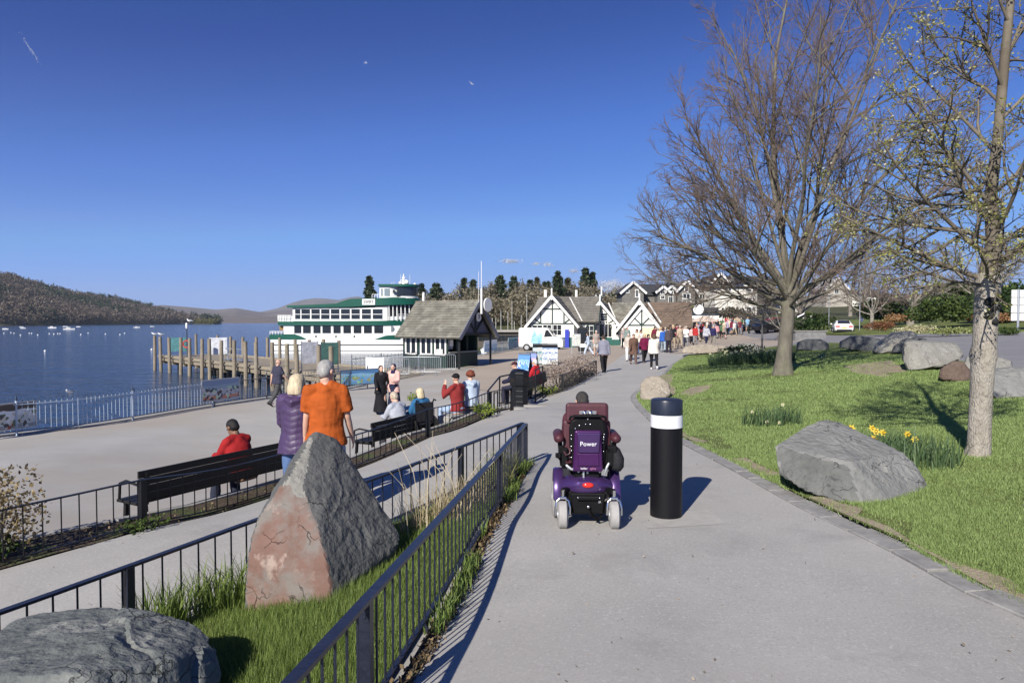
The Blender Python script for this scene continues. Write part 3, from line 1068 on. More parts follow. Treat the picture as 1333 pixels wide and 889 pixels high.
# row of boulders between lawn and road
def brow(label, poly, ybase, m, depth=1.2, seed=0, **k):
    Y = G(*ybase)[1]
    P = [A3(px, py, Y + dy) for px, py, dy in poly]
    cx = sum(p[0] for p in P) / len(P)
    P += [A3(px, py - 1, Y + dy + depth) for px, py, dy in poly]
    rock('rock', label, P, [m], sub=5, seed=seed, cat='rock', **k)
brow('dark grey boulder behind the beech trunk, at the left end of the boulder row', [(1036, 457, 0), (1036, 447, .3), (1050, 442, .4), (1070, 442, .4), (1079, 448, .2), (1079, 456, 0)], (1058, 457), M_dslate, seed=41)
brow('dark rounded boulder beside the pale leaning slab', [(1092, 453, 0), (1094, 444, .2), (1105, 438, .4), (1130, 438, .4), (1150, 443, .3), (1150, 456, 0), (1125, 458, -.2)], (1120, 458), M_dslate, seed=42)
brow('pale slab tilted up towards the right, fourth from the right in the boulder row', [(1133, 460, 0), (1140, 448, .2), (1160, 434, .4), (1186, 431, .5), (1196, 437, .4), (1172, 448, .2), (1160, 461, -.1)], (1145, 462), M_pale, seed=43)
brow('thin dark tilted slab lying behind the biggest pale block', [(1158, 461, .5), (1162, 452, .5), (1180, 441, .7), (1204, 441, .8), (1210, 446, .8), (1190, 462, .5)], (1165, 463), M_dslate, seed=44)
brow('biggest pale square-cut block in the boulder row', [(1175, 468, .2), (1177, 446, .3), (1186, 443, .8), (1246, 446, .8), (1256, 462, .3), (1244, 474, 0), (1222, 478, -.2), (1182, 484, -.2)], (1190, 484), M_pale, seed=45, n1=.02)
brow('reddish brown boulder between the pale block and the young tree', [(1222, 492, 0), (1224, 480, .1), (1242, 470, .2), (1254, 471, .2), (1268, 488, .1), (1262, 500, -.1), (1230, 497, -.1)], (1245, 498), M_brown, seed=46)
brow('low pale slab behind the young tree trunk, on the roadside', [(1252, 484, 1.0), (1258, 464, 1.2), (1290, 462, 1.3), (1318, 470, 1.2), (1320, 486, 1.0)], (1290, 492), M_pale, seed=47)
brow('broad cracked grey boulder to the right of the young tree trunk', [(1262, 508, 0), (1290, 480, .4), (1340, 478, .4), (1352, 500, .2), (1342, 520, -.2), (1300, 520, -.2)], (1300, 521), M_slate, seed=48, strat=.03, sfreq=12)
brow('flat pale rocks edging the far lawn, nearest the beech tree', [(884, 461, 0), (888, 452, .2), (920, 447, .5), (946, 450, .5), (950, 459, 0)], (915, 462), M_lich, seed=49, depth=.8)
brow('flat grey rock with a dark hollow beside the far lawn edge', [(950, 459, 0), (955, 449, .3), (978, 447, .5), (990, 453, .3), (988, 458, 0)], (970, 460), M_pale, seed=50, depth=.8)
# dark rock just entering at the right edge, and an unseen one added beside the camera to throw a shadow
Yr = 6.3
rock('rock', 'dark stone half out of view at the right edge of the lawn', [A3(1322, 676, Yr), A3(1326, 655, Yr), A3(1350, 640, Yr), A3(1420, 650, Yr), A3(1440, 690, Yr), A3(1350, 695, Yr), A3(1330, 685, Yr + .7), A3(1430, 680, Yr + .8)], [M_dslate], sub=5, seed=61, cat='rock', group=None)
rock('rock', 'unseen boulder added beyond the right edge to throw a shadow on the lawn', [(2.95, 3.55, -.1), (3.9, 3.2, -.1), (3.0, 3.55, .8), (3.4, 3.4, 1.15), (3.9, 3.5, .9), (4.0, 4.1, -.1), (3.3, 4.1, -.1), (3.4, 3.9, 1.0)], [M_slate], sub=5, seed=62, cat='rock', group=None)
brow('long low grey rock lying across the road from the white sports car', [(1140, 452, 3.4), (1145, 446, 3.4), (1175, 446, 3.6), (1178, 452, 3.4)], (1145, 462), M_slate, seed=51)
# stone wall of the planter by the plaza signpost
Yw = G(1055, 442)[1]
wl_ = empty('stone_planter', tuple(at(1055, 442, Yw)), 0, 'low grey stone-walled planter by the signpost, left of the white car', 'planter')
mb = MB()
a, b = at(1034, 441, Yw), at(1074, 441, Yw)
mb.bar((a[0], Yw, a[2] + .1), (b[0], Yw, b[2] + .1), .5, 1.0)
mb.build('wall', rockmat('wall_stone', (.16, .16, .165), (.27, .27, .26)), wl_, world=True, bevel=.03)
mb = MB()
mb.bar((a[0] - .1, Yw, a[2] + .64), (b[0] + .1, Yw, b[2] + .64), .62, .08)
mb.build('coping', M_pale, wl_, world=True, bevel=.015)
# ------------------------------------------------------------------ powered wheelchair
wp = G(766, 686)
WX, WY = float(wp[0]), float(wp[1])
WZ = gz(WX, WY + .3)
wc = empty('powered_wheelchair', (WX, WY, WZ), R(-2), 'purple and black powered wheelchair with maroon padding rolling away along the path', 'wheelchair')
M_purp = mat('purple_metallic', (.075, .036, .145), .3, .12, 6, metal=.45, spec=.5, coat=.5)
M_plum = mat('plum_metallic', (.06, .012, .09), .35, .15, 6, metal=.3, coat=.4)
M_maroon = mat('maroon_vinyl', (.075, .022, .032), .5, .12, 12, bump=.25, bs=60, bd=.006)
M_blk = mat('black_plastic', (.006, .006, .007), .6, .2, 30, spec=.18)
M_blkf = mat('black_fabric', (.018, .018, .022), .85, .25, 25, bump=.5, bs=50)
M_redl = mat('red_lens', (.62, .03, .02), .15, spec=.6)
def rbox(cx, cy, cz, sx, sy, sz, M=None, m=0, taper=1.0):
    return MB().box((cx, cy, cz), (sx, sy, sz), M=M, m=m, taper=taper)
# castors
for sx in (-1, 1):
    cw = MB().tube([(sx * .225 - .042, 0, .118), (sx * .225 - .03, 0, .118), (sx * .225 + .03, 0, .118), (sx * .225 + .042, 0, .118)], [.098, .118, .118, .098], 28)
    w = cw.build('castor_wheel', M_rubber, wc, 50)
    MB().cyl((sx * .225 - .05, 0, .118), (sx * .225 + .05, 0, .118), .045, n=14).build('hub', M_steel, w, 40)
    fk = MB()
    for d in (-.062, .062):
        fk.tube([(sx * .225 + d, 0, .118), (sx * .225 + d, .0, .18), (sx * .225 + d * .85, .012, .235), (sx * .225 + d * .3, .02, .262)], .011, 8)
    fk.tube([(sx * .225 - .03, .02, .262), (sx * .225 + .03, .02, .262)], .013, 8)
    fk.cyl((sx * .225, .03, .25), (sx * .225, .03, .33), .017, n=10)
    fk.build('fork', M_chrome, w, 50)
    MB().bar((sx * .225, .03, .315), (sx * .12, .24, .30), .05, .045).build('castor_arm', M_blk, wc, bevel=.008)
    # drive wheels
    dw = MB().tube([(sx * .262 - .05, .36, .17), (sx * .262 - .032, .36, .17), (sx * .262 + .032, .36, .17), (sx * .262 + .05, .36, .17)], [.135, .17, .17, .135], 32)
    w2 = dw.build('drive_wheel', M_rubber, wc, 50)
    MB().cyl((sx * .262 - .053, .36, .17), (sx * .262 + .053, .36, .17), .09, n=18).build('rim', M_steel, w2, 40)
    # fender: arch over the drive wheel
    fv = MB()
    A = np.linspace(R(8), R(150), 12)
    prof = [(-.046, -.012), (-.043, .012), (-.022, .02), (.022, .02), (.043, .012), (.046, -.012)]
    V, Fc = [], []
    for a in A:
        rr = .19 + .03 * math.sin(max(0, a))
        for dx, dr in prof:
            V.append((sx * .258 + dx, .36 - math.cos(a) * (rr + dr), .175 + math.sin(a) * (rr + dr) * 1.18))
    k = len(prof)
    for i in range(len(A) - 1):
        for j in range(k):
            Fc.append((i * k + j, i * k + (j + 1) % k, (i + 1) * k + (j + 1) % k, (i + 1) * k + j))
    Fc += [tuple(range(k)), tuple(range(len(A) * k - 1, (len(A) - 1) * k - 1, -1))]
    fv.add(V, Fc)
    fv.build('fender', M_purp, wc, 50)
# body shroud: curved rear panel
V, Fc = [], []
xs = np.linspace(-.235, .235, 15)
for x in xs:
    u = abs(x) / .235
    y0 = .06 + .12 * u ** 2.2
    zt, zb = .425 - .055 * u ** 2, .275 - .01 * u
    for y, z in ((y0 + .16, zt + .005), (y0 + .05, zt), (y0, zt - .03), (y0 - .008, (zt + zb) / 2), (y0 + .02, zb), (y0 + .2, zb - .02)):
        V.append((x, y, z))
for i in range(14):
    for j in range(6):
        Fc.append((i * 6 + j, (i + 1) * 6 + j, (i + 1) * 6 + (j + 1) % 6, i * 6 + (j + 1) % 6))
Fc += [tuple(range(5, -1, -1)), tuple(range(84, 90))]
MB().add(V, Fc).build('rear_shroud', M_purp, wc, 45)
MB().sphere((0, .057, .365), (.052, .018, .025), 18, 10).build('tail_light', M_redl, wc, 180)
MB().box((0, .12, .20), (.27, .12, .19), taper=1.15).box((0, .3, .2), (.4, .42, .2)).box((0, .05, .255), (.2, .05, .04)).build('chassis', M_blk, wc, bevel=.012)
MB().cyl((-.06, .045, .252), (.06, .045, .252), .011, n=10).bar((.09, .06, .215), (.19, .08, .245), .02, .02).build('tow_bar', M_chrome, wc, 50)
MB().sphere((.0, .022, .185), .016, 10, 8).sphere((-.09, .03, .26), .009, 8, 6).sphere((.1, .03, .26), .009, 8, 6).build('bolt', M_chrome, wc, 180)
MB().tube([(-.03, .03, .2), (.01, .02, .15), (.03, .03, .1), (.08, .06, .075)], .008, 6).tube([(.02, .05, .13), (.08, .06, .06), (.13, .1, .09)], .012, 6).build('cable', M_blk, wc, 60)
# seat lift column and seat frame
MB().box((0, .24, .46), (.22, .2, .14)).box((-.1, .2, .44), (.05, .06, .1)).box((.1, .2, .45), (.06, .06, .1)).build('seat_column', M_blk, wc, bevel=.012)
MB().bar((-.21, .18, .505), (.21, .18, .505), .04, .04).bar((-.21, .18, .505), (-.21, .62, .52), .04, .04).bar((.21, .18, .505), (.21, .62, .52), .04, .04).build('seat_frame', M_blk, wc, bevel=.006)
sm = MB()
for x, z in ((-.08, .47), (-.04, .45), (.0, .46), (-.03, .42), (.11, .47), (-.17, .5), (.17, .5)):
    sm.cyl((x, .13, z), (x, .155, z), .010, n=8)
sm.tube([(-.19, .12, .53), (-.15, .10, .50), (-.10, .11, .49)], .014, 8).tube([(.15, .12, .45), (.17, .1, .52), (.19, .12, .55)], .012, 8).tube([(-.035, .12, .49), (-.035, .115, .42)], .010, 8)
sm.build('bracket', M_steel, wc, 60)['kind'] = 'stuff'
MB().box((0, .4, .56), (.46, .46, .1)).build('seat_cushion', M_maroon, wc, bevel=.03)
# back shell (leaning slightly), big cushion, plastic cover
Rb = Matrix.Rotation(R(-6), 3, 'X')
def bk(pts, z0=.52):
    return [(p[0], p[1] * 1.0 + .17 + (z0 - p[2]) * -.03, p[2]) for p in pts]
sh = [(-.135, .47), (-.16, .60), (-.165, .86), (-.15, .93), (-.10, .965), (.10, .965), (.15, .93), (.165, .86), (.16, .60), (.135, .47)]
MB().prism([(x, .13 - (z - .5) * .05, z) for x, z in sh], (0, .06, 0)).build('back_shell', M_blk, wc, bevel=.02)
MB().box((0, .22, .985), (.385, .085, .185), M=Rb).build('back_cushion', M_maroon, wc, bevel=.03)
MB().box((0, .225, .72), (.43, .06, .40), M=Rb).build('side_bolster', M_maroon, wc, bevel=.028)
MB().bar((-.075, .115, 1.005), (.075, .115, 1.005), .02, .03).sphere((-.028, .10, 1.0), .022, 10, 8).sphere((.022, .10, 1.0), .022, 10, 8).build('headrest_clamp', M_chrome, wc, 60)
MB().tube([(-.16, .105, .94), (-.155, .09, .965), (-.12, .085, .975)], .012, 8).tube([(.12, .085, .975), (.155, .09, .965), (.16, .105, .94)], .012, 8).tube([(-.12, .085, .975), (.12, .085, .975)], .012, 8).build('push_bar', M_blk, wc, 60)
cv = [(-.112, .84), (.112, .84), (.120, .75), (.113, .62), (.12, .485), (-.12, .485), (-.113, .62), (-.120, .75)]
up = [(-.112, .835), (.112, .835), (.105, .645), (-.105, .645)]
cb = MB()
cb.prism([(x, .075 - (z - .5) * .04, z) for x, z in [(-.118, .85), (.118, .85), (.135, .48), (-.135, .48)]], (0, .06, 0))
bc = cb.build('back_cover', M_plum, wc, bevel=.018)
upo = MB().prism([(x, .052 - (z - .6) * .09, z) for x, z in [(-.1, .832), (.105, .832), (.095, .655), (-.088, .655)]], (0, .04, 0))
upo.build('cover_panel', M_purp, bc, bevel=.008)
lowp = MB().prism([(x, .058, z) for x, z in [(-.088, .648), (.095, .648), (.10, .535), (-.09, .535)]], (0, .03, 0))
lowp.build('lower_panel', M_plum, bc, bevel=.008)
M_lw = mat('lettering_white', (.85, .85, .88), .4)
lettering('Power', .056, M_lw, bc, (.0, .036, .735), (R(95), 0, 0), .002)
lettering('balder', .024, M_lw, bc, (-.035, .068, .512), (R(90), 0, 0), .002)
lettering('agility', .024, mat('lettering_pink', (.5, .2, .38), .4), bc, (.045, .068, .512), (R(90), 0, 0), .002)
bt = MB()
for x, z in ((-.075, .885), (-.02, .9), (.02, .9), (.0, .945), (-.145, .80), (-.145, .765), (-.143, .70), (-.143, .66), (.145, .81), (.143, .785), (.14, .765), (.135, .735), (-.145, .60), (.14, .655), (-.11, .86)):
    bt.sphere((x, .128 - (z - .5) * .05, z), .0085, 8, 6)
bt.build('rivet', M_chrome, wc, 180)
# arm rests, joystick, side brackets
for sx in (-1, 1):
    ar = MB().tube([(sx * .255, .15, .765), (sx * .255, .50, .755)], .047, 16, xdir=(1, 0, 0), ry=.043, dome=True).build('armrest', M_maroon, wc, 60)
    MB().bar((sx * .245, .2, .72), (sx * .22, .24, .5), .03, .04).box((sx * .235, .18, .66), (.05, .05, .07)).box((sx * .205, .16, .60), (.05, .06, .16)).build('arm_post', M_blk, ar, bevel=.005)
MB().box((-.262, .13, .615), (.04, .05, .04)).cyl((-.275, .11, .60), (-.275, .11, .64), .014, n=8).bar((-.262, .14, .6), (-.2, .2, .52), .02, .02).build('joystick_bracket', M_blk, wc, bevel=.004)
MB().tube([(-.22, .15, .66), (-.19, .1, .62), (-.16, .10, .64), (-.155, .11, .69)], .008, 6).tube([(-.23, .16, .58), (-.18, .13, .55), (-.14, .12, .56)], .01, 6).build('strap', M_maroon, wc, 60)
# cloth bag hanging at the right side
bg = empty('bag', (WX + .27, WY + .16, WZ + .47), R(-2), 'black cloth bag hanging from the right side of the wheelchair', 'bag')
bmb = MB().tube([(0, .05, 0), (.005, .05, .04), (.01, .05, .10), (-.01, .05, .17), (-.035, .05, .215)], [.045, .066, .064, .05, .03], 16, xdir=(1, 0, 0), ry=[.07, .11, .11, .09, .06])
bmb.build('body', M_blkf, bg, 60)
MB().tube([(-.03, .03, .2), (-.06, .03, .26), (-.05, .07, .26), (-.03, .07, .2)], .007, 6).build('handle', M_blkf, bg, 60)
MB().box((-.05, .0, .2), (.08, .06, .06)).box((-.075, .02, .12), (.06, .06, .14)).build('side_bracket', M_blk, wc, world=False, bevel=.005).location = (.27, .16, .47)
# ------------------------------------------------------------------ people
def remesh(mb, voxel, smooth=6, name='body'):
    me = mb.mesh(name)
    o = bpy.data.objects.new('tmp', me)
    TMP.collection.objects.link(o)
    m = o.modifiers.new('r', 'REMESH')
    m.mode = 'VOXEL'
    m.voxel_size = voxel
    if smooth:
        s = o.modifiers.new('s', 'SMOOTH')
        s.factor = .5
        s.iterations = smooth
    with bpy.context.temp_override(scene=TMP, view_layer=TMP.view_layers[0]):
        dg = bpy.context.evaluated_depsgraph_get()
    out = bpy.data.meshes.new_from_object(o.evaluated_get(dg))
    bpy.data.objects.remove(o)
    bpy.data.meshes.remove(me)
    out.name = name
    out.materials.clear()
    out.polygons.foreach_set('use_smooth', np.ones(len(out.polygons), bool))
    return out

def folds(me, amp, sc, fn=None):
    n = len(me.vertices)
    co = np.empty(n * 3)
    me.vertices.foreach_get('co', co)
    co = co.reshape(-1, 3)
    no = np.empty(n * 3)
    me.vertices.foreach_get('normal', no)
    no = no.reshape(-1, 3)
    d = amp * fbm(co * np.array(sc), 3)
    if fn is not None:
        d = d + fn(co)
    me.vertices.foreach_set('co', (co + no * d[:, None]).ravel())
    me.update()

def rx(v, a):
    c, s = math.cos(a), math.sin(a)
    return np.array((v[0], v[1] * c - v[2] * s, v[1] * s + v[2] * c))
def rz_(v, a):
    c, s = math.cos(a), math.sin(a)
    return np.array((v[0] * c - v[1] * s, v[0] * s + v[1] * c, v[2]))

# pose: legs (thigh forward angle, knee bend, splay); arms (shoulder forward, abduction, elbow bend, inward turn); lean; head (yaw, nod); seat height or None. Figures face +Y
POSES = dict(
    stand=dict(L=(2, 2, 2), Rr=(-3, 2, 2), aL=(3, 7, 12, 5), aR=(-2, 7, 10, 5), lean=1, head=(0, 4)),
    walk=dict(L=(24, 8, 1), Rr=(-16, 24, 1), aL=(-18, 8, 14, 5), aR=(20, 8, 22, 8), lean=4, head=(0, 5)),
    walkb=dict(L=(-14, 28, 1), Rr=(22, 6, 1), aL=(18, 7, 24, 8), aR=(-16, 9, 16, 5), lean=4, head=(5, 3)),
    talk=dict(L=(4, 4, 4), Rr=(-4, 3, 3), aL=(18, 8, 82, 30), aR=(10, 9, 70, 32), lean=1, head=(-20, 4)),
    sit=dict(L=(84, 86, 5), Rr=(82, 82, 6), aL=(24, 10, 48, 22), aR=(26, 10, 46, 22), lean=6, head=(0, 8), seat=.46),
    sitfwd=dict(L=(82, 80, 9), Rr=(80, 84, 8), aL=(34, 3, 52, 34), aR=(34, 3, 52, 34), lean=20, head=(0, 22), seat=.46),
    sitphoto=dict(L=(84, 80, 5), Rr=(80, 70, 8), aL=(40, 22, 132, 46), aR=(38, 24, 130, 46), lean=4, head=(-18, 0), seat=.44),
    couple_m=dict(L=(3, 4, 3), Rr=(-4, 3, 5), aL=(8, 9, 14, 4), aR=(6, 10, 16, 6), lean=2, head=(-30, 14)),
    couple_w=dict(L=(2, 3, 2), Rr=(-3, 4, 2), aL=(14, 9, 40, 20), aR=(14, 9, 42, 26), lean=3, head=(-8, 8)),
    point=dict(L=(14, 6, 1), Rr=(-12, 16, 1), aL=(-6, 30, 12, 5), aR=(16, 8, 30, 10), lean=2, head=(8, 4)),
    stroll=dict(L=(16, 5, 1), Rr=(-14, 20, 1), aL=(14, 8, 76, 40), aR=(-8, 8, 30, 5), lean=3, head=(-6, 4)),
)

def joints(pose):
    p = POSES[pose]
    J = {}
    TH, SHN = .43, .42
    ends = []
    for k, sx in (('L', -1), ('Rr', 1)):
        a, b, sp = [R(t) for t in p[k]]
        th = np.array((sx * math.sin(sp) * TH, math.sin(a) * TH, -math.cos(a) * math.cos(sp) * TH))
        s = np.array((sx * math.sin(sp) * .1, math.sin(a - b) * SHN, -math.cos(a - b) * SHN))
        J[k] = (th, s, a - b)
        ends.append((th + s)[2])
    hz = p['seat'] + .055 if 'seat' in p else -min(ends) + .085
    hip = np.array((0, 0, hz))
    ln = R(p['lean'])
    up = lambda v: hip + rx(np.array(v, float), -ln)
    J['hip'] = hip
    J['up'] = up
    out = dict(hip=hip)
    for k, sx in (('L', -1), ('Rr', 1)):
        th, s, fa = J[k]
        h = hip + np.array((sx * .09, 0, -.01))
        out[k] = [h, h + th, h + th + s, fa]
    for v, z, y in (('waist', .14, .0), ('belly', .07, .0), ('chest', .36, .0), ('neck', .555, -.012), ('headc', .69, .018)):
        out[v] = up((0, y, z))
    out['up'] = up
    for k, sx in (('aL', -1), ('aR', 1)):
        fw, ab, el, inn = [R(t) for t in p[k]]
        sh = up((sx * .166, -.01, .493))
        d = np.array((sx * math.sin(ab), math.sin(fw) * math.cos(ab), -math.cos(fw) * math.cos(ab)))
        d = d / np.linalg.norm(d)
        e = sh + d * .295
        d2 = np.array((d[0] * math.cos(el) - sx * math.sin(inn) * math.sin(el) * 1.0, 0, 0))
        f2 = rx(np.array((0, d[1], d[2])), el)
        d2 = np.array((d[0] - sx * math.sin(inn) * min(1.0, el), f2[1], f2[2]))
        d2 = d2 / np.linalg.norm(d2)
        w = e + d2 * .255
        out[k] = [sh, e, w, d2]
    out['lean'] = ln
    out['yaw'], out['nod'] = R(p['head'][0]), R(p['head'][1])
    return out

XD = (1, 0, 0)
def torso(mb, J, fat, mg, z0, z1=.53, flare=0.0, hips=1.0):
    up = J['up']
    W_ = [(-.34, .19, .13), (-.22, .182, .128), (-.10, .172, .125), (.0, .168, .118), (.10, .152, .108), (.19, .150, .108), (.30, .166, .118), (.40, .170, .116), (.47, .150, .098), (.525, .088, .07), (.56, .05, .05)]
    zs = [w for w in W_ if z0 <= w[0] <= z1]
    if zs[0][0] > z0:
        a = np.interp(z0, [w[0] for w in W_], [w[1] for w in W_])
        b = np.interp(z0, [w[0] for w in W_], [w[2] for w in W_])
        zs = [(z0, a, b)] + zs
    P, X, Y = [], [], []
    for z, a, b in zs:
        f = fat if z < .42 else 1 + (fat - 1) * .4
        hp = hips if z < .08 else 1
        k = max(0, (.12 - z)) * flare
        P.append(up((0, .012 if .2 < z < .42 else 0, z)))
        X.append(a * f * hp + mg + k)
        Y.append(b * (1 + (f - 1) * 1.5) + mg + k * .8)
    mb.tube(P, X, 20, xdir=XD, ry=Y)
    for sx in (-1, 1):   # shoulder yoke
        mb.tube([up((sx * .03, -.012, .545)), up((sx * .10, -.012, .517)), J['aL' if sx < 0 else 'aR'][0] + np.array((0, 0, -.004))], [.052 + mg * .7, .058 + mg, .058 + mg], 12, dome=True)
    return mb

def limb(mb, pts, rad, n=12):
    P = [pts[0], pts[0] * .5 + pts[1] * .5, pts[1], pts[1] * .6 + pts[2] * .4, pts[2]]
    mb.tube(P, rad, n, dome=True)

def hand(mb, J, k, fine):
    sh, e, w, d = J[k]
    sx = -1 if k == 'aL' else 1
    palm = w + d * .05
    side = np.array((0, 1.0, 0)) - d * d[1]
    side /= np.linalg.norm(side)
    nrm = np.cross(d, side)
    mb.tube([w - d * .02, w + d * .03, w + d * .085], [.026, .040, .042], 10, xdir=side, ry=[.024, .017, .014], dome=True)
    if fine:
        for i, (o, L) in enumerate(((-.03, .058), (-.010, .072), (.011, .078), (.031, .070))):
            b = w + d * .085 + side * o
            c = nrm * (-sx) * .018
            mb.tube([b - d * .02, b + d * L * .45 + c * .3, b + d * L * .8 + c * .9, b + d * L + c * 1.6], [.0095, .009, .008, .006], 7, dome=True)
        b = w + d * .03 + side * .038
        mb.tube([b - side * .02, b + d * .025 + side * .018, b + d * .06 + side * .024], [.012, .0105, .008], 7, dome=True)

def head_pts(J):
    hc = J['headc']
    def tf(v):
        v = rx(np.array(v, float), -J['nod'])
        v = rz_(v, J['yaw'])
        return hc + rx(v * 1.07, -J['lean'] * .5)
    return tf

def make_body(pose, voxel, fat=1.0, fine=False):
    J = joints(pose)
    mb = MB()
    torso(mb, J, fat * .97, -.014, -.12)
    if 'seat' in POSES[pose]:
        mb.sphere(J['hip'] + np.array((0, -.02, 0)), (.155 * fat, .12 * fat, .10), 14, 10)
    for k in ('L', 'Rr'):
        h, kn, an, fa = J[k]
        limb(mb, [h, kn, an], [.088 * (.6 + .4 * fat), .076, .055, .056, .037])
        f = an + np.array((0, .04, -.045))
        mb.tube([an + np.array((0, -.045, -.045)), f, f + np.array((0, .11, -.012))], [.036, .042, .036], 10, xdir=XD, ry=[.036, .035, .022], dome=True)
    for k in ('aL', 'aR'):
        sh, e, w, d = J[k]
        limb(mb, [sh, e, w], [.052, .046, .038, .037, .026])
        hand(mb, J, k, fine)
    tf = head_pts(J)
    mb.tube([J['neck'] - np.array((0, 0, .06)), J['neck'] + np.array((0, .005, .03)), tf((0, -.02, -.06))], [.062, .054, .054], 12)
    # skull, jaw, nose, ears
    H = Matrix.Rotation(J['yaw'], 3, 'Z') @ Matrix.Rotation(-J['nod'], 3, 'X')
    mb.sphere(tf((0, -.012, .035)), (.074, .093, .088), 16, 12, M=H)
    mb.sphere(tf((0, .028, -.025)), (.058, .065, .085), 14, 10, M=H)
    mb.tube([tf((0, .088, .022)), tf((0, .108, -.018)), tf((0, .094, -.03))], [.010, .017, .015], 8, dome=True)
    for sx in (-1, 1):
        mb.sphere(tf((sx * .076, -.01, .005)), (.010, .022, .032), 8, 8, M=H)
        mb.sphere(tf((sx * .03, .078, .034)), (.022, .012, .010), 8, 6, M=H)
    me = remesh(mb, voxel, 3)
    # eyes, brows and lips on the same surface
    ex = MB()
    for sx in (-1, 1):
        ex.sphere(tf((sx * .030, .083, .016)), (.011, .006, .007), 8, 6, M=H)
    ex.tube([tf((-.022, .089, -.060)), tf((0, .094, -.058)), tf((.022, .089, -.060))], [.003, .006, .003], 6)
    k = len(me.vertices)
    nf = len(me.polygons)
    bm = bmesh.new()
    bm.from_mesh(me)
    vs = [bm.verts.new(v) for v in np.vstack(ex.v)]
    for f in ex.f:
        q = bm.faces.new([vs[i] for i in f])
        q.material_index = 1
        q.smooth = True
    bm.to_mesh(me)
    bm.free()
    return me

def sleeve(mb, J, k, frac, mg):
    sh, e, w, d = J[k]
    if frac <= 0:
        return
    if frac < .6:
        c = sh + (e - sh) * (frac / .5)
        mb.tube([sh + (sh - e) * .02, sh * .5 + c * .5, c], [.062 + mg * .6, .063 + mg, .060 + mg * 1.2], 14, dome=False)
        mb.sphere(sh, .062 + mg, 12, 8)
    else:
        wf = e + (w - e) * min(1.0, (frac - .5) / .5)
        mb.tube([sh, sh * .5 + e * .5, e, e * .6 + wf * .4, wf], [.060 + mg, .056 + mg, .049 + mg, .047 + mg, .036 + mg * 1.1], 14, dome=True)

TOPS = dict(  # sleeve, margin, hem (below hip), flare, hood
    tee=(.40, .012, -.10, .10, 0), shirt=(1.0, .013, -.10, .08, 0), jacket=(1.0, .024, -.14, .05, 0), coat=(1.0, .026, -.34, .12, 0),
    hoodie=(1.0, .022, -.11, .05, 1), puffer=(1.0, .030, -.16, .06, 1), fleece=(1.0, .024, -.12, .0, 0), blazer=(1.0, .018, -.2, .05, 0), robe=(1.0, .022, -.2, .1, 0))

def make_top(kind, pose, voxel, fat, fn=None):
    sl, mg, hem, fl, hood = TOPS[kind]
    J = joints(pose)
    if 'seat' in POSES[pose]:
        hem = max(hem, -.06)
    mb = MB()
    torso(mb, J, fat, mg, hem, .50, fl)
    for k in ('aL', 'aR'):
        sleeve(mb, J, k, sl, mg)
    up = J['up']
    mb.tube([up((0, -.015, .44)), up((0, -.018, .50)), up((0, -.014, .55))], [.13 + mg, .098 + mg * .6, .068 + mg * .4], 18, xdir=XD, ry=[.095 + mg, .084 + mg * .5, .066 + mg * .3])
    if kind in ('jacket', 'coat', 'blazer', 'robe'):
        mb.tube([up((0, -.012, .52)), up((0, -.012, .575))], [.08, .07], 14, xdir=XD, ry=[.075, .068])
    if hood:
        mb.tube([up((-.11, -.02, .545)), up((-.07, -.085, .50)), up((0, -.115, .475)), up((.07, -.085, .50)), up((.11, -.02, .545))], [.03, .05, .062, .05, .03], 12, dome=True)
        mb.tube([up((0, -.10, .50)), up((0, -.115, .42))], [.085, .05], 12, xdir=XD, ry=[.04, .025], dome=True)
    me = remesh(mb, voxel, 3, kind)
    if voxel < .03:
        folds(me, .006, (9, 9, 5), fn)
        if kind == 'tee':
            folds(me, .010, (13, 13, 3.5))
            folds(me, .005, (6, 6, 22))
    return me

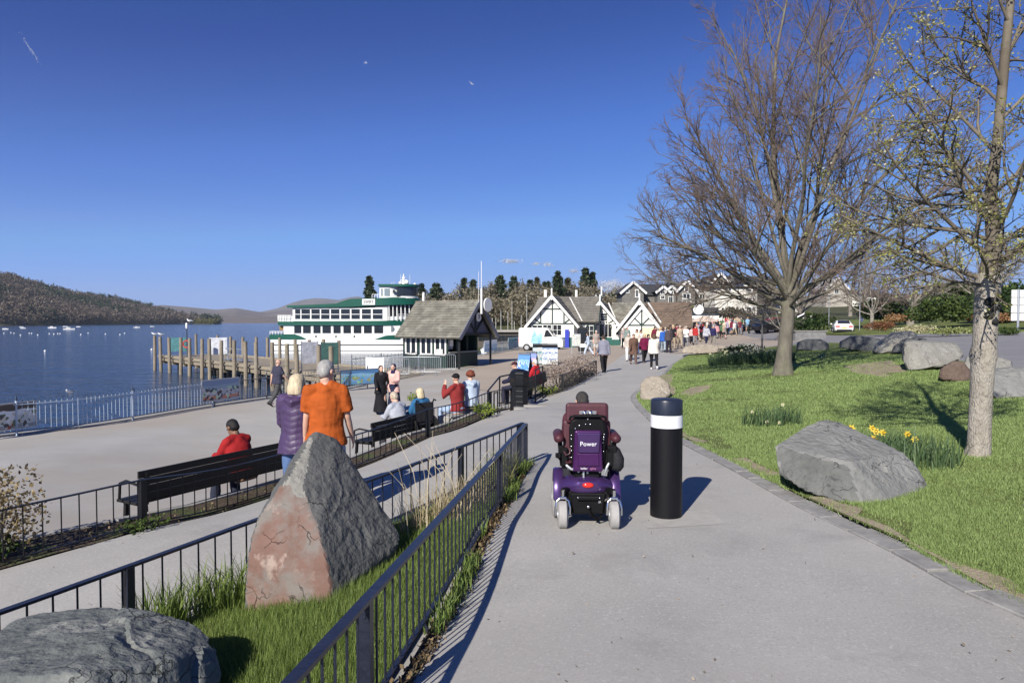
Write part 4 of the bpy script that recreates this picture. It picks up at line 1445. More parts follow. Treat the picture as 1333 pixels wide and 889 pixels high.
def make_bottom(kind, pose, voxel, fat):
    J = joints(pose)
    mb = MB()
    seated = 'seat' in POSES[pose]
    if kind in ('trousers', 'jeans', 'shorts', 'leggings', 'wide'):
        mg = dict(trousers=.018, jeans=.013, shorts=.026, leggings=.007, wide=.03)[kind]
        torso(mb, J, fat * .97, mg * .3 - .006, -.10, .06)
        mb.sphere(J['hip'] + np.array((0, -.02 if seated else 0, -.005)), (.148 * fat + mg * .6, .122 * fat + mg * .5, .112), 16, 12)
        for k in ('L', 'Rr'):
            h, kn, an, fa = J[k]
            if kind == 'shorts':
                c = h + (kn - h) * .92
                mb.tube([h + np.array((0, 0, .04)), h * .5 + c * .5, c], [.098 * (.6 + .4 * fat), .092 + mg * .4, .086], 14, dome=False)
            else:
                a2 = an + np.array((0, 0, -.02))
                mb.tube([h + np.array((0, 0, .04)), h * .5 + kn * .5, kn, kn * .5 + a2 * .5, a2], [.096 * (.6 + .4 * fat), .084 + mg * .6, .060 + mg, .058 + mg, .046 + mg], 14, dome=True)
    else:   # skirt or robe: one flaring surface
        p = J['hip']
        an = (J['L'][2] + J['Rr'][2]) / 2
        low = .06 if kind == 'robeskirt' else .42
        w = .27 if kind == 'robeskirt' else .24
        q = np.array((an[0] * .6, an[1] * .6, low))
        mb.tube([J['up']((0, 0, .12)), p, p * .6 + q * .4, q], [.17 * fat, .185 * fat, .20, w], 20, xdir=XD, ry=[.13 * fat, .15 * fat, .18, w * 1.15])
    me = remesh(mb, voxel, 3, kind)
    if voxel < .03:
        folds(me, .007, (8, 8, 5))
    # torso() adds a shoulder yoke: keep only what lies below the waist
    if kind in ('trousers', 'jeans', 'shorts', 'leggings', 'wide'):
        zc = J['up']((0, 0, .16))[2]
        bm = bmesh.new()
        bm.from_mesh(me)
        top = J['up']((0, 0, .16))
        ax = rx(np.array((0, 0, 1.0)), -J['lean'])
        dl = [v for v in bm.verts if np.dot(np.array(v.co) - top, ax) > 0 and np.dot(np.array(v.co) - J['up']((0, 0, .48)), ax) > -.2]
        bmesh.ops.delete(bm, geom=dl, context='VERTS')
        bm.to_mesh(me)
        bm.free()
    return me

def make_shoes(pose, big=1.0):
    J = joints(pose)
    mb = MB()
    for k in ('L', 'Rr'):
        h, kn, an, fa = J[k]
        dn = min(0, fa)
        tilt = lambda v: an + rx(np.array(v, float), dn * .8)
        b = -.06
        mb.tube([tilt((0, -.07, b)), tilt((0, -.02, b + .004)), tilt((0, .07, b)), tilt((0, .15, b - .008)), tilt((0, .185, b - .01))], [.034, .042, .046, .044, .028], 12, xdir=XD, ry=[.03, .042, .036, .026, .018], dome=True)
        mb.tube([tilt((0, -.02, -.03)), tilt((0, -.015, .03))], .044, 12)
    me = mesh_of(mb, 'shoes', [])if False else mb.mesh('shoes')
    me.polygons.foreach_set('use_smooth', np.ones(len(me.polygons), bool))
    return me

def make_hair(kind, pose, voxel):
    J = joints(pose)
    tf = head_pts(J)
    H = Matrix.Rotation(J['yaw'], 3, 'Z') @ Matrix.Rotation(-J['nod'], 3, 'X')
    mb = MB()
    if kind in ('short', 'thin'):
        mb.sphere(tf((0, -.020, .046)), (.083, .098, .088), 16, 12, M=H)
        mb.sphere(tf((0, -.045, -.005)), (.076, .070, .072), 14, 10, M=H)
    elif kind == 'bob':
        mb.sphere(tf((0, -.022, .044)), (.095, .108, .096), 16, 12, M=H)
        mb.tube([tf((0, -.035, .05)), tf((0, -.045, -.04)), tf((0, -.05, -.125))], [.094, .102, .092], 18, xdir=tf((1, 0, 0)) - tf((0, 0, 0)), ry=[.085, .078, .062])
    elif kind == 'long':
        mb.sphere(tf((0, -.022, .044)), (.090, .105, .092), 16, 12, M=H)
        mb.tube([tf((0, -.04, .03)), tf((0, -.06, -.08)), tf((0, -.085, -.2)), tf((0, -.09, -.29))], [.09, .098, .09, .05], 16, xdir=XD, ry=[.08, .06, .05, .03])
    elif kind == 'curly':
        for i in range(40):
            a, b = random.uniform(0, 2 * math.pi), random.uniform(-.5, 1.4)
            v = np.array((math.cos(a) * math.cos(b) * .085, math.sin(a) * math.cos(b) * .095 - .035, math.sin(b) * .085 + .035))
            if v[1] < .05:
                mb.sphere(tf(v), .034, 8, 6)
        mb.sphere(tf((0, -.03, .035)), (.085, .09, .088), 12, 10, M=H)
    elif kind == 'hijab':
        mb.sphere(tf((0, -.034, .040)), (.092, .096, .102), 16, 12, M=H)
        mb.tube([tf((0, -.03, .0)), tf((0, -.03, -.09)), J['up']((0, .0, .52)), J['up']((0, .02, .40))], [.088, .082, .12, .10], 18, xdir=XD, ry=[.085, .085, .105, .115])
    elif kind == 'cap':
        mb.sphere(tf((0, -.014, .055)), (.086, .102, .082), 16, 12, M=H)
        mb.tube([tf((0, .06, .068)), tf((0, .115, .060)), tf((0, .165, .045))], [.075, .072, .045], 14, xdir=tf((1, 0, 0)) - tf((0, 0, 0)), ry=[.012, .009, .006])
    elif kind == 'hat':
        mb.sphere(tf((0, -.012, .065)), (.092, .107, .085), 16, 12, M=H)
        mb.tube([tf((0, -.012, .05)), tf((0, -.012, .058))], [.15, .148], 20)
    elif kind == 'bald':
        mb.tube([tf((-.079, .01, .0)), tf((-.06, -.075, .005)), tf((0, -.105, .012)), tf((.06, -.075, .005)), tf((.079, .01, .0))], [.010, .014, .015, .014, .010], 8, xdir=(0, 0, 1), ry=[.010] * 5, dome=True)
    me = remesh(mb, voxel, 2, kind)
    if voxel < .012:
        folds(me, .006, (30, 30, 12) if kind != 'curly' else (40, 40, 40))
    return me

CACHE = {}
def cached(key, fn):
    if key not in CACHE:
        CACHE[key] = fn()
    return CACHE[key]

def cloth(col, rough=.85):
    k = 'cloth_%d_%d_%d' % tuple(int(c * 999) for c in col)
    return mat(k, col, rough, .16, 7, bump=.25, bs=90, bd=.006, spec=.2)
def hairm(col):
    k = 'hair_%d_%d_%d' % tuple(int(c * 999) for c in col)
    return mat(k, col, .6, .35, 14, bump=.8, bs=60, bd=.012, stretch=(3, 3, .5), spec=.4)

def person(loc, rz, label, pose, top, bottom, hair, shoes=(.03, .03, .03), H=1.72, fat=1.0, voxel=.03, group=None, skin=None, fine=False, fn=None, key=None, topmat=None):
    """loc = ground point; top/bottom/hair = (kind, colour)"""
    root = empty('person', tuple(loc), rz, label, 'person', group)
    s = H / 1.75
    root.scale = (s * (1 + (fat - 1) * .15), s * (1 + (fat - 1) * .15), s)
    sk = skin or M_skin
    def put(name, me, m, m2=None):
        o = bpy.data.objects.new(name, me)
        if not len(me.materials):
            me.materials.append(m)
            if m2: me.materials.append(m2)
        COL.objects.link(o)
        o.parent = root
        o.material_slots[0].link = 'OBJECT'
        o.material_slots[0].material = m
        return o
    kk = (pose, voxel, round(fat, 2), key)
    put('body', cached(('b', fine) + kk, lambda: make_body(pose, voxel * .8 if fine else voxel, fat, fine)), sk, M_dark)
    tk, tc_ = top
    put(dict(tee='t_shirt', robe='robe').get(tk, tk), cached(('t', tk) + kk, lambda: make_top(tk, pose, voxel, fat, fn)), topmat or cloth(tc_))
    bk_, bc_ = bottom
    put(dict(robeskirt='skirt', wide='trousers').get(bk_, bk_), cached(('l', bk_) + kk, lambda: make_bottom(bk_, pose, voxel, fat)), cloth(bc_))
    put('shoes', cached(('s',) + kk, lambda: make_shoes(pose)), cloth(shoes, .6))
    if hair:
        hk, hc = hair
        hn = dict(cap='cap', hat='hat', hijab='headscarf').get(hk, 'hair')
        put(hn, cached(('h', hk) + kk, lambda: make_hair(hk, pose, min(voxel, .02))), cloth(hc) if hk in ('cap', 'hat', 'hijab') else hairm(hc))
    return root

def gp(px, py):
    p = G(px, py)
    return (float(p[0]), float(p[1]), float(p[2]) + .005)
AWAY, TOWARD = 0.0, math.pi

# --- the couple behind the tall rock (lower path)
def quilt(co):
    x, z = co[:, 0], co[:, 2]
    zig = np.abs(((x * 9) % 2) - 1) * .03
    ph = (z + zig) / .075
    f = ph - np.floor(ph)
    return .006 * np.sin(np.pi * f) ** .5 - .004
M_pur = mat('purple_quilt', (.065, .038, .10), .42, .2, 8, bump=.2, bs=60, bd=.004, spec=.5)
cw_ = (-2.46, 7.75)
cm_ = (-2.05, 7.5)
person((*cw_, gz(*cw_)), R(-8), 'person in a quilted purple jacket with a blonde bob, back turned, behind the tall rock', 'couple_w', ('puffer', (.1, .05, .17)), ('jeans', (.09, .15, .30)), ('bob', (.62, .52, .36)), H=1.60, fat=1.06, voxel=.012, fn=quilt, key='w', topmat=M_pur)
person((*cm_, gz(*cm_)), R(6), 'grey-haired person in an orange t-shirt seen from behind, beside the purple jacket', 'couple_m', ('tee', (.40, .085, .015)), ('shorts', (.42, .43, .45)), ('short', (.36, .35, .34)), H=1.77, fat=1.10, voxel=.012, fine=True, key='m')
# --- seated figures on the benches and the wall
def seat_at(px, py, Y, rz, label, pose, *a, seat_z=None, **k):
    """person whose hips show at px, py, Y metres ahead, sitting on something of the pose's seat height"""
    p = at(px, py, Y)
    x, y = float(p[0]), float(p[1])
    return person((x, y, gz(x, y) + (seat_z or 0)), rz, label, pose, *a, **k)
BR = R(28)
seat_at(318, 590, 10.0, R(60), 'black-haired person in a bright red top sitting with back turned on the long bench', 'sitfwd', ('shirt', (.33, .018, .02)), ('jeans', (.03, .035, .06)), ('short', (.012, .01, .01)), H=1.74, fat=1.12, voxel=.016, skin=M_skin2, key='r')
seat_at(523, 545, 14.75, R(50), 'balding person in a pale grey top leaning over the back of the second bench', 'sitfwd', ('shirt', (.40, .42, .48)), ('trousers', (.05, .05, .06)), ('thin', (.50, .42, .33)), H=1.74, fat=1.1, voxel=.018, key='g')
seat_at(549, 540, 15.1, R(40), 'blonde person in a blue and navy jacket sitting in the wheelchair by the second bench', 'sit', ('jacket', (.03, .13, .28)), ('trousers', (.02, .02, .04)), ('bob', (.68, .56, .36)), H=1.6, fat=1.05, voxel=.018, key='bl')
seat_at(596, 522, 16.2, R(50), 'person in a dark red jumper and black cap sitting on the wall with hands raised', 'sitphoto', ('shirt', (.24, .03, .03)), ('jeans', (.35, .45, .62)), ('cap', (.012, .012, .014)), H=1.78, fat=1.08, voxel=.016, fine=True, key='cap')
seat_at(614, 520, 16.6, R(30), 'auburn curly-haired person in a pale blue hoodie sitting on the wall', 'sit', ('hoodie', (.42, .50, .62)), ('jeans', (.03, .04, .08)), ('curly', (.18, .045, .02)), H=1.72, voxel=.016, key='au')
# --- strollers near the quay
person(gp(361, 527), R(-35), 'balding person in a dark navy t-shirt and grey trousers striding along the quay railing', 'walk', ('tee', (.045, .045, .075)), ('trousers', (.07, .07, .075)), ('bald', (.35, .25, .2)), H=1.76, fat=1.22, voxel=.02, fine=True, key='n')
person(gp(496, 538), R(205), 'person in a long black robe and patterned headscarf walking on the promenade', 'point', ('robe', (.012, .012, .015)), ('robeskirt', (.012, .012, .015)), ('hijab', (.05, .045, .05)), H=1.64, fat=1.06, voxel=.02, key='a')
person(gp(513, 536), R(165), 'person in a pale pink jacket and navy headscarf walking beside the black robe', 'stroll', ('blazer', (.72, .43, .38)), ('robeskirt', (.018, .02, .05)), ('hijab', (.02, .02, .07)), shoes=(.7, .7, .7), H=1.66, fat=1.06, voxel=.02, key='b')
# occupant of the powered wheelchair
occ = person((WX + .01, WY + .46, WZ + .13), 0, 'dark grey-haired person riding in the powered wheelchair, only the hair showing over the backrest', 'sitfwd', ('jacket', (.10, .03, .045)), ('trousers', (.03, .03, .04)), ('short', (.045, .04, .038)), H=1.36, voxel=.018, key='occ')
# ------------------------------------------------------------------ benches, bin, boards
M_slat = mat('black_slat', (.014, .013, .013), .5, .25, 14, spec=.3)
def bench(label, a, b, back_h=.80, seat_h=.42, rows=4, face=1, arms=True, zoff=0.0, h_row=.088):
    """bench whose backrest runs from a to b (plan), sitters facing left of a->b"""
    a, b = np.array(a), np.array(b)
    L = np.linalg.norm(b - a)
    rz = math.atan2(b[1] - a[1], b[0] - a[0])
    z = min(gz(*a), gz(*b)) + zoff
    root = empty('bench', (a[0], a[1], z), rz, label, 'bench', 'black promenade benches')
    pit = (gz(*b) - gz(*a)) / L
    def bx_(name, c, s):
        return MB().box(c, s).build(name, M_slat, root, bevel=.006)
    f = .0
    for i in range(rows):
        bx_('back_slat', (L / 2, -.012 * i, back_h - .04 - i * (h_row + .003)), (L, .028, h_row))
    for i in range(3):
        bx_('seat_slat', (L / 2, .10 + i * .14, seat_h - .02), (L, .115, .035))
    for x in (.12, L - .12):
        fr = MB()
        fr.bar((x, .0, back_h - .02), (x, .03, seat_h - .05), .05, .045).bar((x, .03, seat_h - .06), (x, .46, seat_h - .06), .05, .045)
        fr.bar((x, .05, seat_h - .06), (x, .0, -.12), .05, .05).bar((x, .42, seat_h - .06), (x, .46, -.12), .05, .05)
        fr.build('frame', M_slat, root, bevel=.006)
    if arms:
        for x in (.04, L - .04):
            MB().tube([(x, .03, seat_h + .20), (x, .30, seat_h + .23), (x, .42, seat_h + .19), (x, .44, seat_h - .03)], .018, 8).build('armrest', M_slat, root, 60)
    return root
bench('long black slatted bench along the bed, behind the person in bright red', (-4.55, 8.25), (-3.15, 10.9), back_h=.80)
bench('black slatted bench where the person in pale grey leans over the back', (-2.75, 13.25), (-1.95, 15.05), back_h=.78)
bench('black bench beside the litter bin with two people sitting on it', (.42, 20.4), (1.15, 23.4), back_h=.78)
MB_wall = MB()
MB_wall.bar((-1.55, 15.75, gz(-1.5, 16) + .2), (-.75, 17.5, gz(-.9, 17.4) + .2), .42, .46)
wl2 = MB_wall.build('low_wall', M_conc, bevel=.02)
tag(wl2, 'low concrete seating wall under the dark red jumper and pale blue hoodie', 'low wall')
seat_at(673, 496, 21.4, R(62), 'person in a dark navy coat and cap at the near end of the far bench', 'sit', ('coat', (.02, .02, .045)), ('trousers', (.03, .03, .05)), ('cap', (.06, .02, .03)), H=1.68, fat=1.15, voxel=.02, key='bn')
seat_at(699, 492, 22.5, R(62), 'white-haired person in a red jacket sitting on the far bench', 'sit', ('jacket', (.42, .02, .03)), ('trousers', (.04, .04, .06)), ('short', (.62, .58, .55)), H=1.6, fat=1.1, voxel=.02, key='rd')
# black litter bin
lp = gp(664, 528)
lb = empty('litter_bin', (0.22, 19.6, gz(.22, 19.6)), R(20), 'black cast litter bin with square openings next to the handrail', 'bin')
MB().lathe([(.26, 0), (.27, .05), (.25, .07), (.25, .62), (.28, .66)], n=8).build('body', M_black, lb, 30, bevel=.01)
MB().lathe([(.29, .66), (.30, .70), (.29, .96), (.31, .99), (.27, 1.06), (.10, 1.12), (.02, 1.13)], n=8).build('hood', M_black, lb, 30, bevel=.01)
for k in range(4):
    a = k * math.pi / 2 + math.pi / 8
    M = Matrix.Rotation(a, 3, 'Z')
    MB().box((math.cos(a) * .272, math.sin(a) * .272, .82), (.015, .15, .12), M=M).build('opening', M_dark, lb, bevel=.004)
for z in (.2, .35, .5):
    MB().lathe([(.252, z - .02), (.262, z), (.252, z + .02)], n=8).build('band', M_black, lb, 30)
# small wheelchair of the blonde person
cx_, cy_ = -1.98, 14.95
pw = empty('manual_wheelchair', (cx_, cy_, gz(cx_, cy_)), R(40), 'small black folding wheelchair with curved push handles by the second bench', 'wheelchair')
for sx in (-1, 1):
    MB().lathe([(.30, -.015), (.30, .015), (.27, .015), (.27, -.015)], M=Matrix.Rotation(R(90), 3, 'Y'), c=(sx * .28, .02, .30), n=24).build('wheel', M_rubk, pw, 40)
    MB().tube([(sx * .22, -.22, .95), (sx * .22, -.14, .97), (sx * .22, -.10, .90), (sx * .22, -.10, .45)], .016, 8).build('push_handle', M_black, pw, 60)
MB().box((0, -.1, .70), (.42, .03, .42)).box((0, .1, .44), (.42, .4, .04)).build('seat', M_blkf, pw, bevel=.01)

# --- printed panels on the quay railing
def print_mat(name, bands, blobs, sc=3.0, seed=0.0):
    """flat print: horizontal colour bands broken up by noise and coloured cells"""
    m = bpy.data.materials.new(name)
    m.use_nodes = True
    n, l = m.node_tree.nodes, m.node_tree.links
    b = n['Principled BSDF']
    b.inputs['Roughness'].default_value = .4
    tc = n.new('ShaderNodeTexCoord')
    nz = n.new('ShaderNodeTexNoise')
    nz.inputs['Scale'].default_value = sc
    nz.inputs['Detail'].default_value = 3
    mp = n.new('ShaderNodeMapping')
    mp.inputs['Location'].default_value = (seed, seed * 2, 0)
    l.new(tc.outputs['Generated'], mp.inputs['Vector'])
    l.new(mp.outputs[0], nz.inputs['Vector'])
    sp = n.new('ShaderNodeSeparateXYZ')
    l.new(tc.outputs['Generated'], sp.inputs[0])
    ma = n.new('ShaderNodeMath')
    ma.operation = 'MULTIPLY_ADD'
    ma.inputs[1].default_value = .22
    l.new(nz.outputs['Fac'], ma.inputs[0])
    l.new(sp.outputs['Z'], ma.inputs[2])
    cr = n.new('ShaderNodeValToRGB')
    cr.color_ramp.interpolation = 'CONSTANT'
    el = cr.color_ramp.elements
    while len(el) > 1:
        el.remove(el[-1])
    el[0].position, el[0].color = bands[0][0], (*bands[0][1], 1)
    for p, c in bands[1:]:
        e = el.new(p)
        e.color = (*c, 1)
    l.new(ma.outputs[0], cr.inputs[0])
    vo = n.new('ShaderNodeTexVoronoi')
    vo.inputs['Scale'].default_value = sc * 2.2
    mp2 = n.new('ShaderNodeMapping')
    mp2.inputs['Scale'].default_value = (2.2, 1, 1)
    l.new(tc.outputs['Generated'], mp2.inputs['Vector'])
    l.new(mp2.outputs[0], vo.inputs['Vector'])
    c2 = n.new('ShaderNodeValToRGB')
    c2.color_ramp.interpolation = 'CONSTANT'
    el = c2.color_ramp.elements
    while len(el) > 1:
        el.remove(el[-1])
    el[0].position, el[0].color = 0, (*blobs[0], 1)
    for i, c in enumerate(blobs[1:]):
        e = el.new((i + 1) / len(blobs))
        e.color = (*c, 1)
    sx = n.new('ShaderNodeSeparateColor')
    l.new(vo.outputs['Color'], sx.inputs[0])
    l.new(sx.outputs[0], c2.inputs[0])
    gt = n.new('ShaderNodeMath')
    gt.operation = 'GREATER_THAN'
    gt.inputs[1].default_value = .52
    l.new(sx.outputs[1], gt.inputs[0])
    mk = n.new('ShaderNodeMath')
    mk.operation = 'LESS_THAN'
    mk.inputs[1].default_value = .62
    l.new(sp.outputs['Z'], mk.inputs[0])
    mm = n.new('ShaderNodeMath')
    mm.operation = 'MULTIPLY'
    l.new(gt.outputs[0], mm.inputs[0])
    l.new(mk.outputs[0], mm.inputs[1])
    mx = n.new('ShaderNodeMix')
    mx.data_type = 'RGBA'
    l.new(mm.outputs[0], mx.inputs['Factor'])
    l.new(cr.outputs[0], mx.inputs['A'])
    l.new(c2.outputs[0], mx.inputs['B'])
    l.new(mx.outputs['Result'], b.inputs['Base Color'])
    return m

def panel(label, a, b, z0, z1, m, cat='banner', frame=M_steel):
    """printed panel hung on a railing between plan points a and b, z above ground"""
    a, b = np.array(a), np.array(b)
    g = (gz(*a) + gz(*b)) / 2
    L = np.linalg.norm(b - a)
    rz = math.atan2(b[1] - a[1], b[0] - a[0])
    root = empty('banner', (a[0], a[1], g), rz, label, cat)
    dz = gz(*b) - gz(*a)
    sl = lambda x: dz * x / L - dz / 2
    MB().prism([(0, 0, z0 + sl(0)), (L, 0, z0 + sl(L)), (L, 0, z1 + sl(L)), (0, 0, z1 + sl(0))], (0, .02, 0)).build('sheet', m, root)
    fr = MB()
    for p, q in (((0, .01, z0 + sl(0)), (L, .01, z0 + sl(L))), ((0, .01, z1 + sl(0)), (L, .01, z1 + sl(L))), ((0, .01, z0 + sl(0)), (0, .01, z1 + sl(0))), ((L, .01, z0 + sl(L)), (L, .01, z1 + sl(L)))):
        fr.bar(p, q, .035, .035)
    fr.build('frame', frame, root)
    return root
def on_rail(px, py, dy=-.16):
    p = G(px, py)
    return (float(p[0]) + .05, float(p[1]) + dy)
m1 = print_mat('boat_print', [(0, (.30, .32, .33)), (.30, (.55, .58, .60)), (.62, (.70, .74, .78)), (.82, (.06, .045, .045)), (1.0, (.10, .07, .07))], [(.35, .03, .03), (.05, .05, .06), (.60, .55, .48), (.10, .16, .10), (.7, .7, .72)], 3.0, 1.0)
panel('printed banner of boats on the railing at the left edge', on_rail(-22, 572), on_rail(50, 560), .16, .88, m1)
m2 = print_mat('fish_print', [(0, (.30, .30, .35)), (.2, (.62, .22, .12)), (.34, (.45, .47, .52)), (.6, (.30, .40, .50)), (.85, (.22, .30, .45))], [(.05, .05, .07), (.45, .65, .42), (.60, .58, .55), (.10, .14, .20), (.06, .05, .06)], 3.4, 4.0)
panel('colourful printed banner with an orange strip on the railing before the jetty', on_rail(264, 530), on_rail(312, 523), .2, .98, m2)
m3 = print_mat('island_print', [(0, (.12, .25, .45)), (.35, (.16, .34, .58)), (.62, (.22, .42, .60)), (.85, (.08, .20, .40))], [(.10, .28, .40), (.25, .45, .30), (.30, .30, .10), (.12, .30, .50)], 3, 7.0)
panel('blue printed map banner on the quay railing near the black robe', on_rail(443, 508), on_rail(494, 504), .22, .92, m3, frame=M_raild)
m4 = print_mat('bluewhite_print', [(0, (.15, .35, .62)), (.4, (.40, .58, .75)), (.8, (.62, .74, .85))], [(.2, .45, .7), (.5, .65, .8), (.1, .3, .6)], 3, 2.0)
panel('pale blue banner on the railing directly behind the kiosk', (-2.35, 58.0), (-1.35, 61.2), .25, 1.2, m4)
m5 = print_mat('lake_print', [(0, (.08, .22, .42)), (.4, (.14, .34, .55)), (.75, (.10, .42, .55))], [(.05, .2, .4), (.2, .5, .6), (.3, .3, .5)], 3, 9.0)
panel('deep blue banner on the railing left of the white van', (-.35, 64.6), (.75, 69.8), .2, 1.2, m5)

def a_board(label, px, py, w, h, m, rz, group='pavement boards'):
    p = gp(px, py)
    root = empty('pavement_board', p, rz, label, 'sign board', group)
    for s, nm in ((-1, 'front_board'), (1, 'rear_board')):
        Mx = Matrix.Rotation(R(-16) * s, 3, 'X')
        o = MB().box((0, s * .16, h / 2), (w, .03, h), M=None).build(nm, m if s < 0 else M_black, root)
        o.rotation_euler = (R(14) * s, 0, 0)
        o.location = (0, s * .10, 0)
    fr = MB().bar((-w / 2, -.05, h * .97), (w / 2, -.05, h * .97), .03, .05)
    fr.build('hinge_bar', M_steel, root)
    return root
mA = print_mat('board_blue', [(0, (.08, .22, .60)), (.3, (.10, .28, .66)), (.55, (.25, .45, .75)), (.8, (.12, .28, .62))], [(.7, .75, .85), (.05, .1, .4), (.2, .45, .8)], 4, 3.0)
a_board('blue folding pavement board standing left of the two white boards', 683, 489, .75, 1.15, mA, R(-38))
mA2 = print_mat('board_pink', [(0, (.15, .25, .58)), (.3, (.22, .30, .62)), (.6, (.62, .40, .55)), (.8, (.25, .32, .65))], [(.75, .6, .7), (.1, .15, .45), (.3, .4, .75)], 4, 5.0)
a_board('blue and pink folding pavement board just behind the blue one', 692, 486, .7, 1.15, mA2, R(-38))
mB = print_mat('board_white', [(0, (.5, .52, .52)), (.32, (.14, .30, .34)), (.42, (.5, .52, .52)), (.62, (.12, .28, .34)), (.7, (.52, .54, .54)), (.9, (.20, .36, .40))], [(.45, .5, .5), (.16, .30, .36), (.5, .52, .5)], 4, 6.0)
a_board('white and pale green poster board, left one of a pair standing on the plaza', 703, 474, .95, 1.3, mB, R(8))
mB2 = print_mat('board_white_blue', [(0, (.5, .51, .48)), (.32, (.12, .16, .28)), (.40, (.5, .52, .52)), (.62, (.08, .14, .30)), (.70, (.5, .53, .56)), (.85, (.10, .18, .36))], [(.45, .5, .54), (.2, .28, .4), (.5, .52, .5)], 4, 8.0)
a_board('white and blue poster board, right one of a pair standing on the plaza', 716, 475, .95, 1.3, mB2, R(-4))
# framed menu stand, blue banner, dark kiosk unit by the house
p = gp(750, 461)
ms = empty('menu_stand', p, R(-10), 'thin framed menu stand in front of the timbered house', 'sign')
MB().box((0, 0, 1.05), (.62, .03, .85)).build('sheet', mat('menu_paper', (.50, .52, .50), .5, .25, 6), ms)
fr = MB()
for x in (-.32, .32):
    fr.bar((x, 0, 0), (x, 0, 1.5), .03, .03)
fr.bar((-.32, 0, .6), (.32, 0, .6), .03, .03).bar((-.32, 0, 1.5), (.32, 0, 1.5), .03, .03).bar((-.32, -.2, .02), (-.32, .2, .02), .03, .03).bar((.32, -.2, .02), (.32, .2, .02), .03, .03)
fr.build('frame', M_steel, ms)
p = gp(759, 457)
vm = empty('vending_cabinet', p, R(-10), 'dark cabinet with a white lower panel at the corner of the timbered house', 'cabinet')
MB().box((0, 0, .95), (.75, .6, 1.9)).build('body', M_black, vm, bevel=.02)
MB().box((0, -.31, .45), (.5, .02, .28)).build('panel', M_white, vm, bevel=.005)
MB().box((0, -.31, 1.35), (.55, .02, .8)).build('window', M_glass, vm, bevel=.005)

# --- crowd-control barriers and clutter on the jetty approach
def barrier(label, px, py, rz):
    p = gp(px, py)
    root = empty('steel_barrier', p, rz, label, 'barrier', 'steel barriers by the kiosk')
    fr = MB().tube([(-1.1, 0, .22), (-1.1, 0, 1.02), (-1.04, 0, 1.08), (1.04, 0, 1.08), (1.1, 0, 1.02), (1.1, 0, .22), (-1.1, 0, .22)], .021, 8)
    fr.build('frame', M_steel, root, 60)
    bar = cached('barbar', lambda: mesh_of(MB().cyl((0, 0, .22), (0, 0, 1.08), .009, n=6), 'bar', M_steel, 60))
    for i in range(17):
        inst('bar', bar, root, (-.98 + i * .1225, 0, 0))
    ft = cached('barfoot', lambda: mesh_of(MB().tube([(0, -.32, .0), (0, -.25, .04), (0, 0, .24), (0, .25, .04), (0, .32, .0)], .016, 6), 'foot', M_steel, 60))
    for x in (-.85, .85):
        inst('foot', ft, root, (x, 0, 0))
    return root
barrier('steel crowd barrier nearest the kiosk counter, its foot splayed on the paving', 569, 485, R(8))
barrier('steel crowd barrier, second from the kiosk, overlapping the first', 549, 489, R(-4))
barrier('steel crowd barrier in the middle of the row before the ship', 529, 489, R(22))
barrier('steel crowd barrier at the left end of the row, beside the white notice', 507, 492, R(12))
for (px, py, lab, rz, col) in ((488, 494, 'white notice panel standing on the jetty approach', .1, (.78, .80, .82)),):
    p = gp(px, py)
    nb = empty('notice_panel', p, rz, lab, 'notice board')
    MB().box((0, 0, .75), (1.0, .03, .95)).build('sheet', mat('notice_white', col, .5, .05, 5), nb)
    MB().bar((-.45, .03, 0), (-.45, .03, 1.25), .04, .04).bar((.45, .03, 0), (.45, .03, 1.25), .04, .04).build('frame', M_steel, nb)
# ------------------------------------------------------------------ timber jetty
M_pile = mat('pile_timber', (.26, .22, .165), .9, .3, 5, stretch=(5, 5, .6), bump=.6, bs=14)
ncol(M_pile, [((.34, .30, .25), 1.2, .5, .7, .6), ((.10, .11, .05), 2.0, .56, .7, .6)])
M_deck = mat('deck_timber', (.30, .26, .20), .9, .2, 3, bump=.4, bs=20)
JA = np.array((-.684, .729))
JN = np.array((.729, .684))
N0 = np.array((-9.3, 38.0))
DZ = -1.38
jet = empty('jetty', (*N0, DZ), 0, 'long timber jetty on tall piles running out into the lake', 'jetty')
def jp(t, w): return N0 + JA * t + JN * w
LEN = 34.0
# deck boards across, grouped planks
for i in range(34):
    a, b = jp(i + .01, -.1), jp(i + .01, 5.5)
    mb = MB()
    p, q = jp(i + .5, -.1), jp(i + .5, 5.5)
    mb.bar((*p, DZ - .04), (*q, DZ - .04), .97, .07)
    mb.build('plank', M_deck, jet, world=True)
for w in (.1, 5.3):
    p, q = jp(0, w), jp(LEN, w)
    MB().bar((*p, DZ - .25), (*q, DZ - .25), .16, .32).build('beam', M_pile, jet, world=True)
    MB().bar((*p, DZ + .06), (*q, DZ + .06), .18, .12).build('kerb_beam', M_deck, jet, world=True)
for i in range(0, 35, 3):
    p, q = jp(i + .4, .1), jp(i + .4, 5.3)
    MB().bar((*p, DZ - .55), (*q, DZ - .55), .22, .26).build('cross_beam', M_pile, jet, world=True)
    for w in (1.6, 3.6):
        p = jp(i + .4, w)
        MB().cyl((*p, WATER - 1), (*p, DZ - .1), .15, n=8).build('pile', M_pile, jet, 50, world=True)
near_px = [205, 213.5, 225, 239, 250.5, 267, 277.5, 292, 309.5, 325, 339, 360, 378.5, 392.5, 420, 437]
